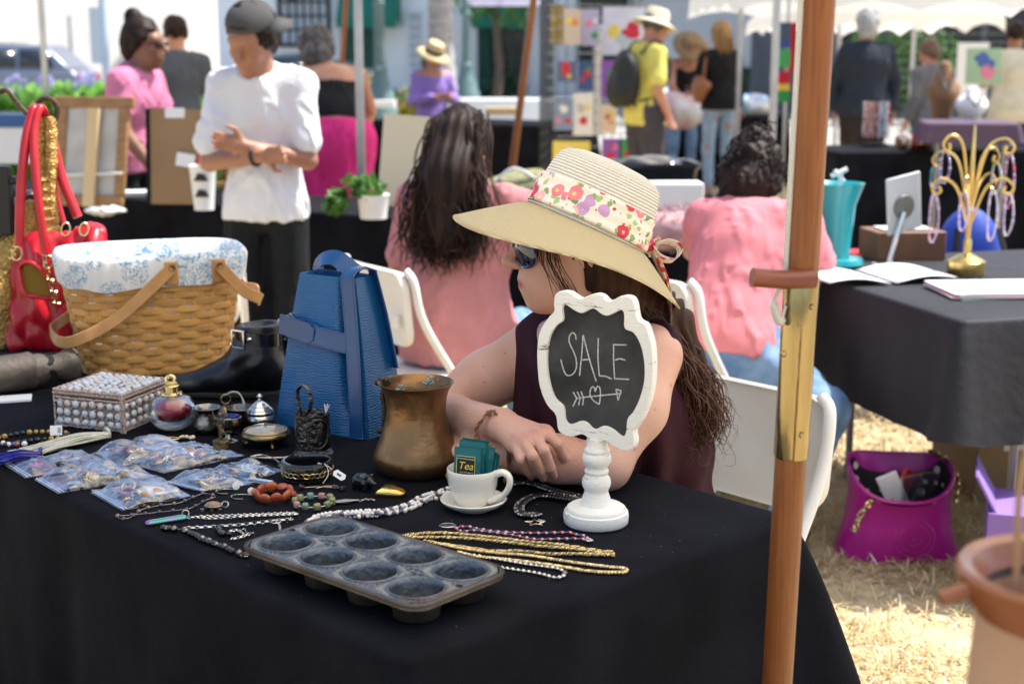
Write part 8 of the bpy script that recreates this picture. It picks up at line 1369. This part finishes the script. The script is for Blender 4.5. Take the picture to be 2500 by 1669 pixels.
# --- right table
e1_ = nz((.961, .276)); c0_ = G(2350, 782)[:2]; stall('folding table on the right', 'black cloth with grey sheen on the right table', c0_, c0_ + e1_ * 1.9, 1.12, (.34, .36, .3, .34), 37, M('worn_black_cloth', (.006, .006, .010), .72, col2=(.012, .012, .018), scale=4, bump=.3, bscale=30), flare=.12)
paper = M('notebook_paper', (.82, .82, .82), .8)
t = up('notebook', 'open white notebook under the writing hand', 'notebook', 2130, 680, .25); [MB().sheet([[(s_ * (.01 + .2 * u), y, .006 + .018 * math.sin(u * 2.6)) for y in (-.13, .13)] for u in np.linspace(0, 1, 8)]).build('page', paper, t, solid=.003) for s_ in (-1, 1)]
t = up('paper_pile', 'pile of white papers with rainbow edges at the right', 'paper', 2430, 715, .1); [MB().box((q_ * .008, q_ * .006, .003 + .005 * k), (.33, .24, .004), R=rot(0, 0, q_ * .05)).build('sheet', mm, t) for k, (q_, mm) in enumerate(((1, M('mint_paper', (.25, .65, .5), .8)), (-1, M('pink_paper', (.75, .45, .5), .8)), (.5, paper), (-.4, paper)))]
t = up('jewelry_tree', 'gold metal jewelry tree with curling branches', 'jewelry stand', 2357, 672); gold2 = M('satin_gold', (.68, .48, .17), .3, 1); MB().lathe([(0, 0), (.055, 0), (.057, .005), (.057, .045), (.05, .05), (.03, .062), (.013, .07), (.0125, .11), (.009, .115)], 28).build('base', gold2, t); MB().lathe([(.009, .11), (.0085, .30), (.004, .46), (0, .465)], 12).build('stem', gold2, t); tips_ = []
for k, (dx, dy, z0, z1, L_) in enumerate(((-1, -.2, .16, .29, .13), (1, -.15, .16, .29, .125), (-.8, .4, .2, .37, .12), (.8, .5, .2, .38, .12), (-.5, -.8, .18, .30, .08), (.55, -.8, .2, .31, .09), (-.9, .1, .24, .42, .09), (.95, .1, .24, .41, .13))):
    d = nz((dx, dy, 0)); P = [d * .006 + (0, 0, z0), d * L_ * .35 + (0, 0, z1 - .02), d * L_ * .75 + (0, 0, z1 + .012), d * L_ + (0, 0, z1 - .012), d * L_ * .92 + (0, 0, z1 - .035), d * L_ * .78 + (0, 0, z1 - .028), d * L_ * .82 + (0, 0, z1 - .012)]; MB().tube(catmull(P, 6), .0027, 7, flat=1.8).build('branch', gold2, t); tips_.append(P[4])
for k, (cl_, lb) in enumerate((((.62, .35, .42), 'pink bead necklace with a glass drop'), ((.75, .62, .62), 'pale rose bead necklace'), ((.03, .28, .34), 'teal bead bracelet'), ((.42, .55, .22), 'lime bead bracelet'), ((.62, .40, .45), 'rosy bead strand'), ((.70, .60, .62), 'long pale bead strand'), ((.25, .18, .35), 'violet bead strand'), ((.58, .12, .18), 'red coral bead strand'))):
    p = A3(t.location) + tips_[k]; ln = (.15, .13, .07, .10, .12, .16, .10, .17)[k]; th = thing('hanging_necklace', lb + ' hanging on the gold jewelry tree', 'necklace', tuple(p), group='bead strands on the jewelry tree'); a = np.linspace(0, 2 * PI, 30); beads(th, np.zeros(3), np.c_[.014 * np.sin(a), .006 * np.cos(a * 2), -ln / 2 + ln / 2 * np.cos(a)], .0095, .0046, [M('strand%d' % k, cl_, .2, coat=.4), clearb], 'bead', k, n=8, m=5)
t = up('display_mirror', 'tilting square mirror on a chrome stand seen from behind', 'mirror', 2170, 650, .3); MB().prism([(-.05, -.035), (.05, -.035), (.045, .035), (-.045, .035)], .012).build('base', chrome, t, bevel=.004); MB().tube([(0, 0, .01), (.045, 0, .175)], .009, 10).build('rod', chrome, t); Rp = rot(0, 0, .1) @ rot(.1, -.18, 0); MB().box((.055, .02, .20), (.135, .008, .19), R=Rp).build('plate', M('pale_grey_plate', (.56, .58, .58), .4), t, bevel=.006); MB().lathe([(0, .006), (.038, .005), (.04, 0)], 24, c=(.052, .013, .19), R=Rp @ rot(PI / 2)).build('pivot_disc', M('steel_disc', (.22, .23, .22), .4, .8), t)
t = up('wooden_box', 'brown wooden box on the right table', 'box', 2200, 628, .12); MB().box((0, 0, .048), (.24, .17, .096)).build('carcass', wal, t, bevel=.004); MB().box((0, 0, .1), (.17, .1, .004)).build('white_panel', white, t)
t = up('teal_tumbler', 'tall teal plastic tumbler beside the wooden pole', 'cup', 2035, 650); tl = M('teal_plastic', (.01, .30, .34), .3, coat=.3); MB().lathe([(0, 0), (.085, .0), (.095, .012), (.09, .028), (.05, .03), (.048, .04), (.062, .20), (.085, .265), (.088, .27), (.08, .265), (0, .06)], 32).build('cup_body', tl, t); MB().tube([(.0, 0, .1), (.01, 0, .30)], .008, 8).tube([(-.02, 0, .29), (.03, 0, .315)], .008, 8).tube([(-.01, 0, .31), (.02, 0, .275)], .007, 8).build('white_topper', white, t)
t = thing('blue_backpack', 'bright blue backpack standing behind the gold jewelry tree', 'backpack', (X(2385, 5.6), 5.6, 0)); b_ = Body().ell((0, 0, .55), (.15, .12, .28), .03).cap((-.1, 0, .3), (.1, 0, .3), .12, .12, .05); skin('body', *b_.mesh(.015, clips=[((0, 0, .16), (0, 0, -1))]), M('royal_blue_nylon', (.01, .05, .36), .6), t, folds=lambda V: .008 * wob(V, 20, 2, 2)); [MB().tube(catmull([(s_ * .08, -.1, .75), (s_ * .1, -.16, .6), (s_ * .09, -.13, .4)], 5), .015, 6, flat=.4).build('strap', blk, t) for s_ in (-1, 1)]; MB().box((0, 0, .08), (.5, .4, .16)).build('crate', pine, t)
t = thing('wood_scraps', 'red and white package on pale crates behind the right table', 'crate', (X(2180, 6.4), 6.4, 0)); MB().box((0, 0, .2), (.7, .5, .4)).build('crate', pine, t, bevel=.01); MB().box((-.1, -.02, .47), (.16, .14, .14)).build('package', M('red_pack', (.5, .02, .03), .5), t); MB().box((.02, -.02, .47), (.07, .142, .14)).build('package_stripe', white, t)
# --- jewelry stall behind
a, b = G(2050, 372), G(2560, 366); stall('folding table of the jewelry stall', 'black cloth on the jewelry stall behind the right table', a, b, .75, (.74, .74, .7, .74), 39)
t = up('bracelet_rack', 'rotating rack hung with bead bracelets', 'jewelry stand', 2135, 357); MB().lathe([(0, 0), (.10, 0), (.10, .02), (.012, .03), (.012, .34), (0, .34)], 16).build('post', blk, t); q = np.random.default_rng(5)
for k in range(16): a_ = k * .393; m = MB(); [m.ell((.085 * math.cos(a_) + q.normal(0, .004), .085 * math.sin(a_), .31 - j_ * .016), .009, 6, 4) for j_ in range(16)]; tag(m.build('bead_strand', [clearb, M('strand2', (.03, .28, .34), .2), pearlm, redb, M('strand0', (.6, .35, .42), .2), M('amber_bead', (.45, .25, .05), .2)][k % 6], t), None, None)
t = up('bracelet_roll', 'roll of brown and silver bracelets lying on the jewelry stall', 'bracelet display', 2230, 366, .1); MB().tube([(-.12, 0, .055), (.12, 0, .055)], .05, 14).build('roll', wal, t); [MB().torus((x, 0, .055), .053, .009, 14, 6, R=rot(0, PI / 2, 0)).build('bracelet', mm, t) for x, mm in ((-.09, chrome), (-.05, pearlm), (-.01, redb), (.03, chrome), (.07, silver))]
a, b = G(2262, 300, .95), G(2490, 302, .95); stall('small table under a purple cloth', 'mauve cloth on the small table of necklace busts', a, b, .5, (.14, .14, .14, .14), 41, M('mauve_cloth', (.10, .06, .10), .85), z=.95)
def bust(label, px, py, mat, h, wd):
    p = G(px, py, .95); t = thing('necklace_bust', label, 'necklace bust', tuple(p), 0, 'necklace busts'); b_ = Body().cap((0, 0, h * .45), (0, 0, h * .9), wd * .45, wd * .2, .05).cap((-wd * .35, 0, h * .5), (wd * .35, 0, h * .5), wd * .18, wd * .18, .05).cap((0, .02, 0), (0, 0, h * .4), wd * .3, wd * .4, .03); skin('form', *b_.mesh(.014), mat, t); MB().tube(catmull([(-wd * .22, -wd * .2, h * .85), (-wd * .16, -wd * .42, h * .65), (0, -wd * .5, h * .48), (wd * .16, -wd * .42, h * .65), (wd * .22, -wd * .2, h * .85)], 6), .008, 6).build('necklace', silver, t)
bust('brown kraft necklace bust with a silver necklace', 2300, 285, M('kraft_bust', (.24, .13, .065), .8), .40, .23); bust('low white necklace bust', 2370, 288, white, .20, .22)
# --- things on the grass, right
purple = M('magenta_leather', (.40, .012, .28), .32, coat=.25, col2=(.34, .008, .22), scale=6, bump=.1, bscale=60); pb = A3(at(2185, 1352, 0)); t = thing('purple_tote', 'bright purple tote bag with gold chain handles standing on the grass', 'handbag', tuple(pb), -.12)
n = 72; th = np.arange(n) * 2 * PI / n; ring = lambda a_, b_, z, o_=0: np.c_[(a_ + o_) * np.sign(np.cos(th)) * np.abs(np.cos(th)) ** .7, (b_ + o_) * np.sign(np.sin(th)) * np.abs(np.sin(th)) ** .7, z + 0 * th]
zt_ = lambda a_: .25 + .018 * np.cos(2 * th) + .034 * np.sin(th); MB().sheet([ring(.175, .085, 0.002), ring(.172, .09, .03), ring(.150, .10, .10), ring(.142, .105, .18), np.c_[ring(.145, .135, 0)[:, :2], zt_(0)], np.c_[ring(.139, .129, 0)[:, :2], zt_(0)], ring(.136, .100, .18), ring(.15, .09, .04)], cv=True).build('body', purple, t, sharp=60); m = MB(); m.tube(np.c_[ring(.144, .134, 0)[:, :2], zt_(0)], .005, 8, closed=True); m.build('rim', purple, t)
dots = M('polka_lining', (.012, .012, .016), .7); N_, L_, b_ = nodes(dots); vo = nd(dots, 'ShaderNodeTexVoronoi', i_Scale=26, i_Randomness=.25); lt = nd(dots, 'ShaderNodeMath', operation='LESS_THAN'); lt.inputs[1].default_value = .30; mx = nd(dots, 'ShaderNodeMix', data_type='RGBA'); mx.inputs[6].default_value = (.012, .012, .016, 1); mx.inputs[7].default_value = (.7, .62, .6, 1); L_.new([x for x in N_ if x.type == 'TEX_COORD'][0].outputs['Object'], vo.inputs[0]); L_.new(vo.outputs['Distance'], lt.inputs[0]); L_.new(lt.outputs[0], mx.inputs[0]); L_.new(mx.outputs[2], b_.inputs['Base Color']); m = MB(); m.sheet([np.c_[ring(.1375, .1275, 0)[:, :2], zt_(0) - .012], ring(.134, .098, .18), ring(.14, .085, .10)], cv=True); m.add(ring(.14, .085, .10), [tuple(range(n))]); m.build('lining', dots, t)
for k, (x, y, mm) in enumerate(((-.02, -.03, papert), (.03, -.04, film), (.07, -.01, film), (.01, .0, M('red_pack', (.5, .02, .03), .5)))): MB().box((x, y, .20), (.06, .012, .11), R=rot(.2, .3 * (k - 1.5), .3 * k)).build('packet', mm, t)
for s_, P in ((1, [(-.09, -.125, .20), (-.12, -.135, .16), (-.135, -.125, .11)]), (2, [(.10, .08, .29), (.145, .04, .27), (.16, -.02, .23), (.148, -.07, .19)])): m = MB(); chain_mesh(m, catmull(P, 6), 0, .020, .0035, .7); m.build('chain_handle', goldm, t)
m = MB(); m.torus((.035, -.101, .085), .055, .0018, 40, 6, R=rot(PI / 2 - .08)); m.torus((.035, -.102, .085), .042, .0014, 36, 6, R=rot(PI / 2 - .08)); m.tube([(.035 + .03 * math.cos(a_) * r_, -.1025, .085 + .03 * math.sin(a_) * r_) for a_, r_ in zip(np.linspace(0, 12, 40), np.linspace(1, .2, 40))], .0014, 5); m.build('embossed_seal', purple, t)
pail = A3(atY(2600, 1500, 1.02)); t = thing('terracotta_pail', 'blurred copper rimmed pail with wire handle close to the camera', 'pail', (pail[0], pail[1], 0)); zr = A3(atY(2600, 1385, 1.02))[2]; tc_ = M('terracotta', (.40, .235, .14), .6, col2=(.46, .28, .18), scale=6); rim_ = M('pail_rim', (.25, .085, .03), .35, coat=.3)
MB().lathe([(0, 0), (.105, 0), (.065, zr - .03), (.06, zr - .03), (.055, .1)], 36).build('body', tc_, t); MB().lathe([(.064, zr - .04), (.078, zr - .02), (.082, zr - .004), (.079, zr), (.07, zr - .003), (.06, zr - .02)], 36).build('rim', rim_, t); MB().tube(catmull([(-.05, -.03, zr), (-.047, -.02, zr + .09), (.0, .02, zr + .16), (.06, .05, zr + .02)], 7), .0028, 7).build('handle', M('pail_wire', (.30, .18, .10), .5), t); MB().tube([(-.075, -.01, zr - .012), (-.1, -.012, zr - .02)], .006, 8).build('ear', rim_, t)
t = thing('purple_box', 'purple cardboard box with raised flap at the right edge', 'box', tuple(A3(at(2540, 1460, 0))), -.3); pc = M('purple_card', (.22, .13, .42), .7); MB().box((0, 0, .13), (.30, .24, .26)).build('carton', pc, t); MB().box((-.155, 0, .30), (.006, .22, .12), R=rot(0, -.5, 0)).build('flap', pc, t); MB().box((.06, -.03, .28), (.12, .12, .12)).build('kraft_sleeve', cardb, t)
t = thing('brown_carton', 'brown carton under the right table', 'box', tuple(A3(at(2420, 1215, 0)) + (.1, .15, 0)), .2); MB().box((0, 0, .16), (.4, .3, .32)).build('carton', cardb, t, bevel=.004); MB().box((-.06, -.152, .2), (.1, .004, .07)).build('label', white, t)
t = thing('blue_cloth_bundle', 'dark blue cloth hanging under the right table', 'cloth', tuple(A3(at(2370, 1180, 0)) + (0, .12, 0))); b_ = Body().cap((0, 0, .08), (.02, 0, .40), .09, .05, .05); skin('bundle', *b_.mesh(.015), cloth('deep_blue_cloth', (.012, .015, .10)), t, folds=lambda V: .012 * wob(V, 22, 5, 2))
t = thing('clothing_pile', 'denim and plastic lying on the grass behind the seated woman', 'clothes', tuple(A3(at(1800, 1215, 0)) + (0, .1, 0))); b_ = Body().cap((-.12, 0, .05), (.1, 0, .06), .07, .06, .05); skin('denim', *b_.mesh(.012), ltj, t, folds=lambda V: .014 * wob(V, 28, 5, 2)); b_ = Body().ell((-.22, 0, .07), (.12, .09, .08), .03); skin('plastic_wrap', *b_.mesh(.012), M('cloudy_plastic', (.55, .56, .57), .3), t, folds=lambda V: .016 * wob(V, 40, 7, 2))
